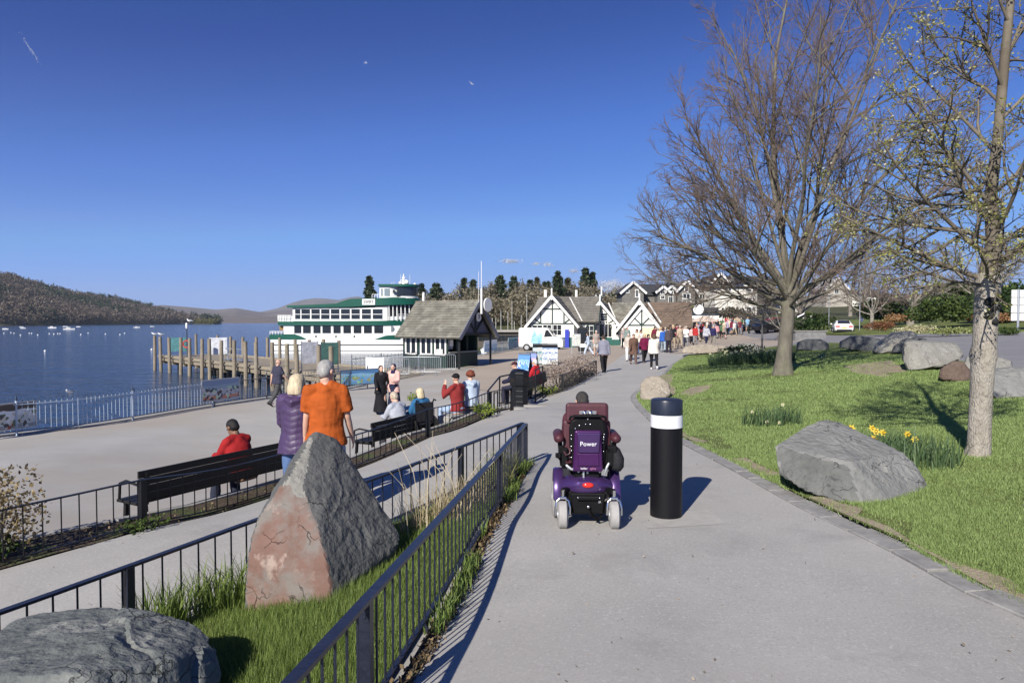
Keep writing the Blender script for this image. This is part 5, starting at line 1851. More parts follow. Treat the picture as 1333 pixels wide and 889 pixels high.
for px in near_px:
    k = (px - 666.5) / FPX / math.cos(PITCH)
    # meet the near edge line
    t = (k * N0[1] - N0[0]) / (JA[0] - k * JA[1])
    p = jp(t, -.28)
    lean = random.uniform(-.04, .04)
    top = .42 + random.uniform(-.06, .06)
    MB().tube([(p[0], p[1], WATER - 1), (p[0] + lean, p[1], DZ), (p[0] + lean * 1.6, p[1], top)], [.15, .145, .13], 10).build('mooring_pile', M_pile, jet, 50, world=True)
for px in (255, 283, 300, 316, 333.5, 348, 364, 384, 402.5, 421, 441):
    k = (px - 666.5) / FPX / math.cos(PITCH)
    F0 = jp(0, 5.7)
    t = (k * F0[1] - F0[0]) / (JA[0] - k * JA[1])
    p = F0 + JA * t
    MB().tube([(p[0], p[1], WATER - 1), (p[0], p[1], .40 + random.uniform(-.08, .08))], [.15, .13], 10).build('mooring_pile', M_pile, jet, 50, world=True)
# approach platform joining the jetty to the quay
ap = MB()
ap.prism([(-9.5, 37.7, DZ + .012), (-7.4, 35.2, DZ + .012), (-4.4, 41.6, DZ + .012), (-5.4, 41.9, DZ + .012)], (0, 0, -.09))
ap.build('approach_deck', M_deck, jet, world=True)
# fence on the jetty approach
quay_rail('thin dark railing along the root of the jetty before the ship', [(-9.0, 38.3), (-6.8, 41.2), (-6.0, 44.0)], 1.25, .3, 2.0, M_raild)
# things on the jetty
def onj(px, Y): p = at(px, 440, Y); return (float(p[0]), float(p[1]), DZ)
lp_ = onj(243, 60.5)
lamp = empty('lamp_post', lp_, 0, 'dark jetty lamp post with a lifebuoy, a gull resting on its crossbar', 'lamp post')
MB().cyl((0, 0, 0), (0, 0, 3.0), .06, n=8).build('pole', M_raild, lamp, 50)
MB().bar((-.5, 0, 3.0), (.5, 0, 3.0), .05, .05).build('crossbar', M_raild, lamp)
MB().lathe([(.05, 2.5), (.10, 2.6), (.10, 2.95), (.04, 3.05)], n=8).build('lantern', M_white, lamp, 40)
MB().tube([(.3 * math.cos(a), -.08, 1.15 + .3 * math.sin(a)) for a in np.linspace(0, 2 * math.pi, 17)], .06, 6, cap=False).build('lifebuoy', mat('buoy_red', (.55, .06, .04), .5), lamp, 60)
def gull(label, p, rz=0.0, s=1.0, group='gulls'):
    o = MB()
    o.tube([(0, -.2, .13), (0, -.1, .15), (0, .06, .16), (0, .15, .20)], [.02, .06, .075, .045], 10, dome=True)
    o.sphere((0, .18, .25), (.042, .05, .042), 10, 8)
    o.tube([(0, .22, .245), (0, .27, .235)], [.014, .005], 6, m=1)
    o.tube([(.03, -.32, .13), (.06, -.1, .18), (.055, .06, .19)], [.012, .035, .03], 8, xdir=(0, 0, 1), ry=[.006, .014, .012], m=2, dome=True)
    o.tube([(-.03, -.32, .13), (-.06, -.1, .18), (-.055, .06, .19)], [.012, .035, .03], 8, xdir=(0, 0, 1), ry=[.006, .014, .012], m=2, dome=True)
    for x in (-.025, .025):
        o.cyl((x, 0, 0), (x, 0, .12), .007, n=5, m=1)
    b = o.build('gull', [mat('gull_white', (.8, .8, .8), .7), mat('gull_yellow', (.6, .35, .05), .6), mat('gull_grey', (.32, .34, .37), .7)], None, 60, loc=p, rz=rz)
    b.scale = (s, s, s)
    tag(b, label, 'gull', group)
    return b
gull('white gull perched on top of the jetty lamp post', (lp_[0] + .25, lp_[1], DZ + 3.03), 1.2, 1.25)
P0 = at(92, 516, 20.3)
gull('dark-headed gull perched on the pale quay railing at the left', (float(P0[0]), 20.25, gz(P0[0], 20.3) + .98), 3.0, .62)
def onpile(px, lab):
    k = (px - 666.5) / FPX
    t = (k * N0[1] - N0[0]) / (JA[0] - k * JA[1])
    p = jp(t, -.28)
    gull(lab, (float(p[0]), float(p[1]), .46), random.uniform(0, 6), 1.1)
onpile(205, 'white gull on the outermost pile of the jetty')
onpile(213.5, 'white gull on the second pile from the jetty end')
# access hut and gangway frames on the jetty
for px, Y, lab, col, h in ((232, 61.5, 'teal windbreak panel at the outer end of the jetty', (.08, .22, .24), 1.75), (284, 55, 'white gangway sign with dark symbols on the jetty', (.62, .64, .68), 1.9), (403, 43.5, 'grey timetable board on a frame at the jetty root', (.30, .31, .36), 1.9), (429, 42.2, 'dark green framed board at the jetty root, under a pile', (.04, .10, .09), 1.9)):
    p = onj(px, Y)
    r_ = empty('jetty_board', p, R(20), lab, 'notice board')
    w = 1.3 if px < 300 else 1.0
    MB().box((0, 0, h * .62), (w, .05, h * .72)).build('sheet', mat('jb_%d' % px, col, .6, .35, 3), r_)
    fr = MB()
    for x in (-w / 2, w / 2):
        fr.bar((x, .03, 0), (x, .03, h), .06, .06)
    fr.build('frame', M_raild if px > 300 else M_steel, r_)
p = onj(303, 54)
r_ = empty('gangway', p, R(-46), 'pale steel gangway railing lying along the jetty', 'gangway')
fr = MB()
for z in (.12, .55, 1.0):
    fr.bar((-2, 0, z), (2, 0, z), .05, .05)
for x in (-2, -1, 0, 1, 2):
    fr.bar((x, 0, 0), (x, 0, 1.0), .05, .05)
fr.build('rail', M_steel, r_)
MB().box((0, .4, .1), (4, .8, .06)).build('ramp', M_steel, r_)
# ------------------------------------------------------------------ passenger ship
SY = 95.0
def sp(px, py, dy=0.0):
    p = at(px, py, SY)
    return np.array((p[0], p[1] + dy, p[2]))
def sx_(px): return float(at(px, 420, SY)[0])
def sz_(py): return float(at(450, py, SY)[2])
ship = empty('passenger_ship', (sx_(450), SY, WATER), 0, 'green and white two-deck passenger ship with a wheelhouse moored behind the jetty', 'ship')
M_shipw = mat('ship_white', (.80, .80, .78), .4, .03, .5)
M_shipg = mat('ship_green', (.006, .085, .055), .38, .12, .4, spec=.5)
M_ship_in = mat('ship_interior', (.05, .05, .055), .8, .5, .6)
BEAM = 5.6
X0, X1 = sx_(350), sx_(551)
def half(x, x_end=None, r=.34, taper=None):
    """half beam along the ship; rounded bow to the right"""
    xe = X1 if x_end is None else x_end
    d = (xe - x) / (BEAM * .5 * 1.9)
    h = BEAM / 2 if d >= 1 else BEAM / 2 * math.sqrt(max(0.0, 1 - (1 - d) ** 2))
    ds = (x - X0) / 3.0
    return max(.02, h * (1 if ds >= 1 else .82 + .18 * ds))
CY = SY + BEAM / 2
def loft(name, xs, zb, zt, m, inset=0.0, xe=None, parent=ship, bevel=0):
    """deck body along x with bottom/top heights and the bow's plan curve"""
    V, F = [], []
    for x in xs:
        h = max(.02, half(x, xe) - inset)
        b, t = (zb(x) if callable(zb) else zb), (zt(x) if callable(zt) else zt)
        V += [(x, CY - h, b), (x, CY - h, t), (x, CY + h, t), (x, CY + h, b)]
    n = len(xs)
    for i in range(n - 1):
        for j in range(4):
            F.append((i * 4 + j, (i + 1) * 4 + j, (i + 1) * 4 + (j + 1) % 4, i * 4 + (j + 1) % 4))
    F += [(3, 2, 1, 0), tuple(range(4 * n - 4, 4 * n))]
    return MB().add(V, F).build(name, m, parent, world=True, smooth=30)
def xr(a, b, n=40):
    A, B = sx_(a), sx_(b)
    u = np.linspace(0, 1, n)
    return A + (B - A) * (1 - (1 - u) ** 1.6)
zi = lambda pts: (lambda x: float(np.interp(x, [sx_(p[0]) for p in pts], [sz_(p[1]) for p in pts])))
loft('hull', xr(350, 551), WATER - .5, sz_(448), M_shipw)
loft('rubbing_strake', xr(349.6, 551.4), sz_(449.4), sz_(448.2), M_rubk, -.05, sx_(551.4))
loft('rubbing_strake', xr(350, 551.2), sz_(457), sz_(455.8), mat('ship_grey', (.25, .25, .27), .5), -.04, sx_(551.2))
loft('main_deck_side', xr(350, 540), sz_(448), zi([(350, 441), (540, 441)]), M_shipw, .02, sx_(540))
# bulwarks: green at the stern and near the bow, white swoop between
loft('bulwark', xr(348.5, 398, 24), sz_(442), zi([(348, 435.5), (385, 435.5), (392, 438), (398, 441)]), M_shipg, -.03)
loft('bulwark', xr(488, 520, 20), sz_(442), zi([(488, 441.5), (502, 436.8), (520, 436)]), M_shipg, -.03, sx_(540))
loft('side_plating', xr(384, 520, 30), sz_(441), zi([(384, 434.6), (500, 434.4), (520, 434)]), M_shipw, .03, sx_(540))
loft('lower_saloon', xr(368, 520, 30), sz_(435), sz_(422.4), M_shipw, .12, sx_(540))
loft('stern_box', xr(361, 384, 8), sz_(430), sz_(424), mat('ship_locker', (.28, .17, .06), .6), .5)
loft('deck_band', xr(361, 532, 40), sz_(423.4), zi([(361, 418.6), (500, 417.6), (532, 415.5)]), M_shipg, -.12, sx_(536))
loft('upper_saloon', xr(380.5, 504, 34), sz_(418), sz_(400.6), M_shipw, .15, sx_(540))
loft('stern_deck_house', xr(360, 381, 8), sz_(418.5), sz_(411), M_shipw, .3)
# roof fascia
loft('roof', xr(374, 545, 60), zi([(374, 400.6), (458, 399.4), (497, 397.4), (530, 396.4), (545, 395)]), zi([(374, 397.9), (411, 396.4), (438, 395.2), (448, 391.6), (456, 389.2), (497, 388), (510, 387.2), (540, 387.4), (545, 391)]), M_shipg, -.2, sx_(545))
loft('forward_lounge', xr(504, 541, 20), sz_(418), sz_(396), M_ship_in, .55, sx_(541))
loft('forward_rail_panel', xr(505, 530, 10), sz_(417.4), sz_(412), M_shipw, .1, sx_(536))
# windows: frame, pane, divider each
def swin(name, a, b, t, l, mull=True, inset=0.15):
    x0, x1, z0, z1 = sx_(a), sx_(b), sz_(l), sz_(t)
    y = CY - half((x0 + x1) / 2, sx_(540)) + inset
    f = MB().box(((x0 + x1) / 2, y - .015, (z0 + z1) / 2), (x1 - x0, .05, z1 - z0)).build('window', M_glass, ship, world=True)
    fr = MB()
    if mull:
        zm = z0 + (z1 - z0) * .48
        fr.box(((x0 + x1) / 2, y - .05, zm), (x1 - x0, .04, .09))
    fr.box(((x0 + x1) / 2, y - .05, z1 + .03), (x1 - x0 + .1, .05, .06)).box(((x0 + x1) / 2, y - .05, z0 - .03), (x1 - x0 + .1, .05, .06))
    o = fr.build('window_frame', M_shipw, f, world=True)
    return f
ups = [(383.8, 390.4), (392, 403), (405, 415.8), (417.7, 428.4), (430.4, 441.4), (443.6, 455), (457.2, 468), (470.8, 482.4), (485, 497.4)]
for a, b in ups:
    swin('window', a, b, 402.4, 415.2, True)
lows = [(382.5, 391.6), (394, 404), (407.5, 416.8), (419.3, 430.2), (433.6, 443), (446.6, 456.4), (460, 470), (473.3, 483.7), (486.8, 498.2)]
for a, b in lows:
    swin('window', a, b, 423.6, 434, False, .12)
# rounded last window
x0, x1, z0, z1 = sx_(500.3), sx_(512.5), sz_(432.6), sz_(423.6)
pl = [(x0, 0, z0), (x1 - .5, 0, z0)] + [(x1 - .5 + .5 * math.sin(a), 0, (z0 + z1) / 2 - (z1 - z0) / 2 * math.cos(a)) for a in np.linspace(.2, math.pi - .2, 9)] + [(x1 - .5, 0, z1), (x0, 0, z1)]
yb = CY - half(x1, sx_(540)) + .02
MB().prism([(p[0], yb, p[2]) for p in pl], (0, .3, 0)).build('window', mat('grey_glass', (.16, .18, .20), .1), ship, world=True)
# forward lounge columns, people-height rails
for px in (506, 511, 516, 521, 526, 531, 536):
    x = sx_(px)
    h = half(x, sx_(541)) - .12
    MB().bar((x, CY - h, sz_(418)), (x, CY - h, sz_(397)), .12, .12).build('column', M_shipw, ship, world=True)
rl = MB()
for pz in (409.2, 411.6, 414):
    pts = [(x, CY - (half(x, sx_(539)) + .02), sz_(pz)) for x in xr(517, 538.6, 14)]
    rl.tube(pts, .035, 5)
rl.build('bow_rail', M_shipw, ship, world=True)
rl = MB()
for pz in (431.4, 433):
    rl.tube([(x, CY - half(x) - .0, sz_(pz)) for x in xr(349, 368, 6)], .035, 5)
for px in (349.5, 353, 357, 361, 365):
    x = sx_(px)
    rl.bar((x, CY - half(x), sz_(436)), (x, CY - half(x), sz_(431.2)), .06, .06)
for px in (360.5, 364, 368, 371, 376):
    x = sx_(px)
    rl.bar((x, CY - half(x) + .1, sz_(418)), (x, CY - half(x) + .1, sz_(410.5)), .07, .07)
rl.tube([(x, CY - half(x) + .1, sz_(410.6)) for x in xr(360, 379, 4)], .05, 5)
rl.tube([(x, CY - half(x) + .1, sz_(413.5)) for x in xr(360, 379, 4)], .05, 5)
rl.build('stern_rail', M_shipw, ship, world=True)
# name board
x0, x1 = sx_(472), sx_(489)
yb = CY - half(x0, sx_(545)) - .2
nb = MB().box(((x0 + x1) / 2, yb - .06, (sz_(389.3) + sz_(397.2)) / 2), (x1 - x0, .1, sz_(389.3) - sz_(397.2))).build('name_board', M_shipw, ship, world=True, bevel=.12)
lettering('SWIFT', .62, M_black, nb, ((x0 + x1) / 2, yb - .13, (sz_(389.3) + sz_(397.2)) / 2), (R(90), 0, 0), .01, world=True, xs=.8)
# wheelhouse
whx = sx_(543)
def wl3(name, a, b, lo, hi, m, ins, n=20):
    xs = sx_(a) + (sx_(b) - sx_(a)) * (1 - (1 - np.linspace(0, 1, n)) ** 1.5)
    V, F = [], []
    xe = sx_(b)
    for x in xs:
        d = (xe - x) / 2.2
        h = (1.9 - ins) * (1 if d >= 1 else math.sqrt(max(1e-4, 1 - (1 - d) ** 2)))
        V += [(x, CY - h - .5, sz_(lo)), (x, CY - h - .5, sz_(hi)), (x, CY + h - .5, sz_(hi)), (x, CY + h - .5, sz_(lo))]
    for i in range(n - 1):
        for j in range(4):
            F.append((i * 4 + j, (i + 1) * 4 + j, (i + 1) * 4 + (j + 1) % 4, i * 4 + (j + 1) % 4))
    F += [(3, 2, 1, 0), tuple(range(4 * n - 4, 4 * n))]
    return MB().add(V, F).build(name, m, ship, world=True, smooth=30)
wl3('wheelhouse', 493.5, 523, 387.6, 372.8, M_shipw, 0)
wl3('wheelhouse_window', 519, 541, 385.6, 373.4, M_glass, .0)
wl3('wheelhouse_sill', 519, 541.6, 388, 385.4, M_shipw, -.03)
wl3('wheelhouse_roof', 492.4, 545, 372.8, 369.8, M_shipg, -.25)
for a, b, lo, hi in ((495.5, 497.5, 385, 375.5), (499.8, 506.4, 385, 375.4), (511, 513.5, 381.5, 377), (516.4, 521, 386.4, 375)):
    MB().box(((sx_(a) + sx_(b)) / 2, CY - 2.42, (sz_(lo) + sz_(hi)) / 2), (sx_(b) - sx_(a), .06, sz_(hi) - sz_(lo))).build('window', mat('grey_glass2', (.22, .27, .30), .1) if a < 510 else M_glass, ship, world=True)
rl = MB()
for px in (483, 486.5, 490, 493):
    rl.bar((sx_(px), CY - 2.0, sz_(388)), (sx_(px), CY - 2.0, sz_(382.8)), .06, .06)
rl.bar((sx_(483), CY - 2.0, sz_(382.8)), (sx_(493), CY - 2.0, sz_(382.8)), .06, .06)
rl.build('roof_rail', M_shipw, ship, world=True)
ms_ = MB()
ms_.tube([sp(521, 370, 3), sp(521, 360, 3), sp(521, 354.5, 3)], [.28, .16, .05], 8)
ms_.bar(sp(517, 363, 3), sp(525.5, 363, 3), .1, .1).bar(sp(518.5, 359.6, 3), sp(523, 359.6, 3), .25, .12)
ms_.sphere(sp(525.5, 366, 3), .28, 10, 8).sphere(sp(516.5, 366.8, 3), .25, 10, 8).sphere(sp(536, 368.6, 3), .2, 8, 6)
for px in (516.7, 529.2, 505, 508):
    ms_.cyl(sp(px, 370, 3), sp(px, 355 if px > 510 else 365, 3), .025, n=5)
ms_.build('mast', M_shipw, ship, 60, world=True)
fu = MB().cyl(sp(548.3, 396, 2.5), sp(548.3, 379.5, 2.5), .2, n=10)
fu.build('exhaust_pipe', M_shipw, ship, 60, world=True)
MB().box(sp(522.5, 440, -.0) + np.array((0, 1.0, 0)), (.9, .4, .9)).build('fender', mat('ship_grey2', (.3, .3, .32), .6), ship, world=True)
for px in (411, 437, 461):
    x = sx_(px)
    y = CY - half(x, sx_(540)) + .02
    MB().sphere((x, y, sz_(438)), (.14, .04, .14), 10, 8).build('porthole', M_glass, ship, 180, world=True)
# ------------------------------------------------------------------ roofs, walls
M_slateroof = mat('slate_roof', (.15, .14, .125), .85, .25, 1.2, bump=.5, bs=6)
ncol(M_slateroof, [((.28, .26, .21), 1.5, .52, .72, .7), ((.09, .09, .09), 3, .55, .75, .5)])
M_oldroof = mat('lichen_roof', (.17, .16, .135), .9, .25, 1.2, bump=.5, bs=8)
ncol(M_oldroof, [((.33, .32, .27), 1.3, .46, .66, .85), ((.30, .20, .06), .9, .66, .74, .8), ((.08, .075, .065), 4, .55, .75, .5)])
M_brownroof = mat('brown_roof', (.17, .125, .095), .9, .2, 1.2, bump=.4, bs=8)
M_darkroof = mat('dark_slate_roof', (.055, .055, .06), .7, .25, 1.5, bump=.4, bs=8)
M_render = mat('white_render', (.78, .77, .74), .7, .05, 1.0)
M_timg = mat('dark_green_timber', (.012, .035, .028), .5, .2, 6)
M_teal = mat('teal_boards', (.02, .10, .085), .5, .15, 4)
M_green = mat('green_door', (.01, .11, .05), .5, .1, 4)
M_greystone = mat('dark_stone_wall', (.17, .162, .15), .9, .3, 2.5, bump=.8, bs=8)
M_creamw = mat('cream_render', (.74, .71, .64), .8, .05, .8)
M_frame = mat('white_frame', (.78, .78, .76), .5)

class Frame:
    """local axes for a building: o origin on the ground, ex along the front, ey to the back"""
    def __init__(s, o, ex):
        s.o = np.array(o, float)
        s.ex = np.array((ex[0], ex[1], 0.0)) / np.hypot(ex[0], ex[1])
        s.ey = np.array((-s.ex[1], s.ex[0], 0.0))
        s.rz = math.atan2(s.ex[1], s.ex[0])
    def p(s, u, v, z):
        return s.o + s.ex * u + s.ey * v + np.array((0, 0, z))

def bquad(F, pts, thick):
    """slab through local points thickened along its normal"""
    P = [F.p(*q) for q in pts]
    n = np.cross(P[1] - P[0], P[2] - P[0])
    n /= np.linalg.norm(n)
    if n[2] < 0:
        n = -n
    return P, n * thick

def roof_slope(F, name, pts, m, parent, thick=.12, courses=0):
    P, n = bquad(F, pts, thick)
    mb = MB().prism(P, n)
    o = mb.build(name, m, parent, world=True)
    if courses:     # overlapping slate courses as thin raised strips from eave (pts 0,1) to ridge (pts 3,2)
        cm = MB()
        a0, a1, b1, b0 = [q + n for q in P]
        for k in range(courses):
            t0, t1 = k / courses, (k + 1) / courses
            q = [a0 + (b0 - a0) * t0, a1 + (b1 - a1) * t0, a1 + (b1 - a1) * t1, a0 + (b0 - a0) * t1]
            nn = n / np.linalg.norm(n)
            up_, lo_ = nn * .035, nn * .002
            cm.add([q[0] + up_, q[1] + up_, q[2] + lo_, q[3] + lo_, q[0], q[1]], [(0, 1, 2, 3), (4, 5, 1, 0)])
        c = cm.build('slate', m, parent, world=True)
        c['kind'] = 'stuff'
    return o

def gable_unit(F, root, u0, v0, hw, eave, apex, depth, over=.45, front_over=.5, wallm=None, roofm=None, barge=.20, base_h=1.0, courses=9, finial=True, basem=None, back_v=None, boards=True):
    """timber framed gable facing the front with its own ridge running back"""
    wallm, roofm = wallm or M_render, roofm or M_slateroof
    w = MB()
    P = [F.p(u0 - hw, v0, -.2), F.p(u0 + hw, v0, -.2), F.p(u0 + hw, v0, eave), F.p(u0, v0, apex), F.p(u0 - hw, v0, eave)]
    w.prism(P, F.ey * depth)
    w.build('wall', wallm, root, world=True)
    sl = (apex - eave) / hw
    eo = eave - over * sl
    zt = .06
    for s in (-1, 1):
        e, r = u0 + s * (hw + over), u0
        roof_slope(F, 'roof', [(e, v0 - front_over, eo + zt), (e, v0 + depth, eo + zt), (r, v0 + depth, apex + zt), (r, v0 - front_over, apex + zt)] if s < 0 else
                   [(e, v0 - front_over, eo + zt), (e, v0 + depth, eo + zt), (r, v0 + depth, apex + zt), (r, v0 - front_over, apex + zt)], roofm, root, courses=courses)
        b = MB()
        b.bar(F.p(e, v0 - front_over - .05, eo + .02), F.p(r, v0 - front_over - .05, apex + .05), .07, barge + .05)
        b.build('bargeboard', M_frame, root, world=True)
    if finial:
        MB().bar(F.p(u0, v0 - front_over - .05, apex - .35), F.p(u0, v0 - front_over - .05, apex + .85), .13, .13).build('finial', M_frame, root, world=True)
    return root

def timber(F, root, segs, v, w=.12, m=None):
    for a, b in segs:
        MB().bar(F.p(a[0], v - .025, a[1]), F.p(b[0], v - .025, b[1]), .06, w).build('timber', m or M_timg, root, world=True)

def window(F, root, u, z, w, h, v, nx=2, nz=2, frame=.07, pane=None):
    f = MB()
    for s in (-1, 1):
        f.box(F.p(u + s * (w / 2 + frame / 2), v - .04, z), (frame, .09, h + 2 * frame), F.rz)
        f.box(F.p(u, v - .04, z + s * (h / 2 + frame / 2)), (w, .09, frame), F.rz)
    for i in range(1, nx):
        f.box(F.p(u - w / 2 + w * i / nx, v - .035, z), (.05, .06, h), F.rz)
    for i in range(1, nz):
        f.box(F.p(u, v - .03, z - h / 2 + h * i / nz), (w, .05, .04), F.rz)
    o = f.build('window', M_frame, root, world=True)
    MB().box(F.p(u, v - .012, z), (w, .03, h), F.rz).build('pane', pane or M_glass, o, world=True)
    return o

# ------------------------------------------------------------------ the timbered boat house with its row of gables
HB = Frame((4.13, 70.0, -.95), (.98, -.2))
house = empty('timbered_house', tuple(HB.o), 0, 'white timber-framed boat house with a row of gables and teal boarding below', 'house')
E1, A1 = 2.55, 5.25
gable_unit(HB, house, 0, 0, 2.35, E1, A1, 9, over=.42)
timber(HB, house, [((-2.35, E1 - .05), (2.35, E1 - .05)), ((-1.35, 4.0), (1.35, 4.0)), ((0, -.0), (0, A1 - .25)), ((-1.2, E1), (-1.2, 4.0)), ((1.2, E1), (1.2, 4.0)), ((-2.0, E1 + .55), (-1.3, E1 + .05)), ((2.0, E1 + .55), (1.3, E1 + .05)),
                   ((-2.3, 0), (-2.3, E1)), ((2.3, 0), (2.3, E1))], 0)
for u0, u1 in ((-2.33, -1.18), (-1.16, -.02), (.02, 1.16), (1.18, 2.33)):
    MB().box(HB.p((u0 + u1) / 2, -.03, .60), (u1 - u0, .07, 1.05), HB.rz).build('base_board', M_teal, house, world=True)
MB().bar(HB.p(-2.4, -.06, 1.15), HB.p(2.4, -.06, 1.15), .12, .09).build('sill', M_frame, house, world=True)
window(HB, house, -1.55, 2.0, 1.0, .62, 0, 2, 2)
window(HB, house, -.52, 1.85, .82, 1.0, 0, 2, 2)
window(HB, house, .52, 1.85, .82, 1.0, 0, 2, 2)
# block behind gable one: ridge along the front
roof_slope(HB, 'roof', [(-3.0, 2.0, 2.6), (4.6, 2.0, 2.6), (4.6, 5.2, 5.35), (-2.2, 5.2, 5.35)], M_slateroof, house, courses=10)
roof_slope(HB, 'roof', [(-3.0, 8.4, 2.6), (4.6, 8.4, 2.6), (4.6, 5.2, 5.35), (-2.2, 5.2, 5.35)], M_slateroof, house)
MB().prism([HB.p(4.2, 2.4, -.2), HB.p(4.2, 8, -.2), HB.p(4.2, 8, 2.7), HB.p(4.2, 5.2, 5.1), HB.p(4.2, 2.4, 2.7)], -HB.ex * 6.2).build('wall', mat('grey_blue_boards', (.16, .19, .22), .6, .15, 3), house, world=True)
for s in (-1, 1):
    MB().bar(HB.p(4.62, 5.2 + s * 3.3, 2.55), HB.p(4.62, 5.2, 5.45), .07, .28).build('bargeboard', M_timg, house, world=True)
MB().bar(HB.p(4.62, 5.2, 4.9), HB.p(4.62, 5.2, 6.5), .14, .14).build('finial', M_frame, house, world=True)
MB().bar(HB.p(2.85, 2.0, 2.75), HB.p(1.2, 5.0, 5.32), .12, .10).build('valley_flashing', M_frame, house, world=True)
for u in (2.6, 3.4, 4.1):
    MB().bar(HB.p(u, 2.2, -.1), HB.p(u, 2.2, 2.7), .12, .12).build('porch_post', M_timg, house, world=True)
window(HB, house, 3.6, 1.5, .8, 1.5, 2.4, 2, 3)
MB().box(HB.p(-1.5, 5.2, 5.6), (.3, .3, 1.2), HB.rz).build('chimney_pot', M_creamw, house, world=True)
MB().box(HB.p(1.9, 5.2, 5.7), (.26, .26, .9), HB.rz).build('chimney_pot', M_creamw, house, world=True)
# gable two, set back
gable_unit(HB, house, 4.55, 4.5, 2.0, 2.35, 4.75, 7, over=.35)
timber(HB, house, [((2.6, 2.4), (6.5, 2.4)), ((5.2, 2.4), (5.2, 3.8)), ((6.2, 3.0), (5.35, 2.45)), ((4.6, 0), (4.6, 4.5))], 4.5)
window(HB, house, 4.95, 3.2, .7, .75, 4.5, 1, 3)
window(HB, house, 4.75, 1.75, .55, 1.35, 4.5, 1, 1)
window(HB, house, 5.4, 1.75, .75, 1.35, 4.5, 2, 1)
MB().box(HB.p(5.4, 4.45, .5), (2.2, .07, 1.0), HB.rz).build('base_board', M_teal, house, world=True)
MB().bar(HB.p(6.35, 4.2, 2.6), HB.p(5.3, 6.8, 4.75), .12, .1).build('valley_flashing', M_frame, house, world=True)
MB().box(HB.p(3.9, 7, 5.0), (.2, .2, 1.3), HB.rz).build('chimney_pot', M_steel, house, world=True)
# link between gables two and three
MB().box(HB.p(6.7, 3.8, 1.1), (1.6, 1.2, 2.6), HB.rz).build('wall', M_render, house, world=True)
window(HB, house, 6.45, 1.75, .3, .9, 3.2, 1, 1)
window(HB, house, 6.95, 1.75, .3, .9, 3.2, 1, 1)
MB().box(HB.p(6.3, 3.17, .4), (1.0, .07, .85), HB.rz).build('base_board', M_teal, house, world=True)
MB().box(HB.p(7.15, 3.15, .85), (.6, .09, 1.8), HB.rz).build('green_door', M_green, house, world=True)
# gable three with double bargeboards
E3, A3_ = 2.25, 4.55
gable_unit(HB, house, 9.0, .3, 1.55, E3, A3_ - .45, 9, over=.35, front_over=.12, finial=False)
gable_unit(HB, house, 8.75, 1.5, 1.85, E3 + .05, A3_ + .15, 8, over=.5, front_over=1.0)
timber(HB, house, [((7.5, E3 + .1), (10.5, E3 + .1)), ((9.0, -.0), (9.0, A3_ - .7)), ((8.15, 3.2), (8.9, 2.45)), ((9.85, 3.2), (9.1, 2.45)), ((7.5, 0), (7.5, E3)), ((10.5, 0), (10.5, E3))], .3)
MB().box(HB.p(9.75, .27, 1.5), (1.3, .06, 1.3), HB.rz).build('notice', mat('yellow_notice', (.72, .66, .42), .6, .1, 5), house, world=True)
MB().bar(HB.p(10.9, 1.9, 2.6), HB.p(9.6, 4.6, 4.7), .12, .1).build('valley_flashing', M_frame, house, world=True)
# long roofs behind
for u0, u1, m in ((5.6, 9.6, M_oldroof), (9.2, 14.2, M_brownroof)):
    roof_slope(HB, 'roof', [(u0, 4.3, 2.0), (u1, 4.3, 2.0), (u1, 8.0, 4.75), (u0, 8.0, 4.75)], m, house, courses=10)
    roof_slope(HB, 'roof', [(u0, 11.7, 2.0), (u1, 11.7, 2.0), (u1, 8.0, 4.75), (u0, 8.0, 4.75)], m, house)
MB().prism([HB.p(14.0, 4.6, -.2), HB.p(14.0, 11.4, -.2), HB.p(14.0, 11.4, 2.1), HB.p(14.0, 8, 4.6), HB.p(14.0, 4.6, 2.1)], -HB.ex * 4).build('wall', mat('shopfront_dark', (.05, .04, .045), .6, .4, 2), house, world=True)
# round hanging sign at the far end
MB().tube([HB.p(14.9, 6.5, 4.0), HB.p(14.9, 6.58, 4.0)], .55, 18).build('round_sign', M_frame, house, world=True)
MB().cyl(HB.p(13.9, 6.54, 4.55), HB.p(15.0, 6.54, 4.55), .04, n=6).build('bracket', M_black, house, world=True)
# blue banner on the wall
bb = MB().box(HB.p(1.55, -.28, .95), (.42, .05, 1.9), HB.rz).build('banner', mat('royal_blue', (.03, .05, .42), .5, .1, 3))
tag(bb, 'tall royal blue banner standing against the timbered house front', 'banner')

# ------------------------------------------------------------------ ticket kiosk on the quay
KF = Frame((-3.4, 43.4, -1.22), (.53, .85))      # ex along the gable, ey along the ridge to the left
kiosk = empty('ticket_kiosk', tuple(KF.o), 0, 'dark green timber ticket kiosk with a steep mossy slate roof by the jetty', 'kiosk')
gw, EV, AP = 3.7, 2.25, 4.25
mid = gw / 2
LN = 5.0
def kp(u, v, z): return KF.p(u, v, z)
for s in (-1, 1):
    e = mid + s * (mid + .35)
    roof_slope(KF, 'roof', [(e, -.35, EV - .35), (e, LN, EV - .35), (mid, LN, AP), (mid, -.35, AP)], M_oldroof, kiosk, thick=.1, courses=14)
    MB().bar(kp(e, -.40, EV - .33), kp(mid, -.40, AP + .04), .07, .24).build('bargeboard', mat('grey_blue_paint', (.14, .15, .19), .6, .1, 5), kiosk, world=True)
MB().bar(kp(mid, -.4, AP + .12), kp(mid, LN, AP + .12), .22, .10).build('ridge_tile', M_oldroof, kiosk, world=True)
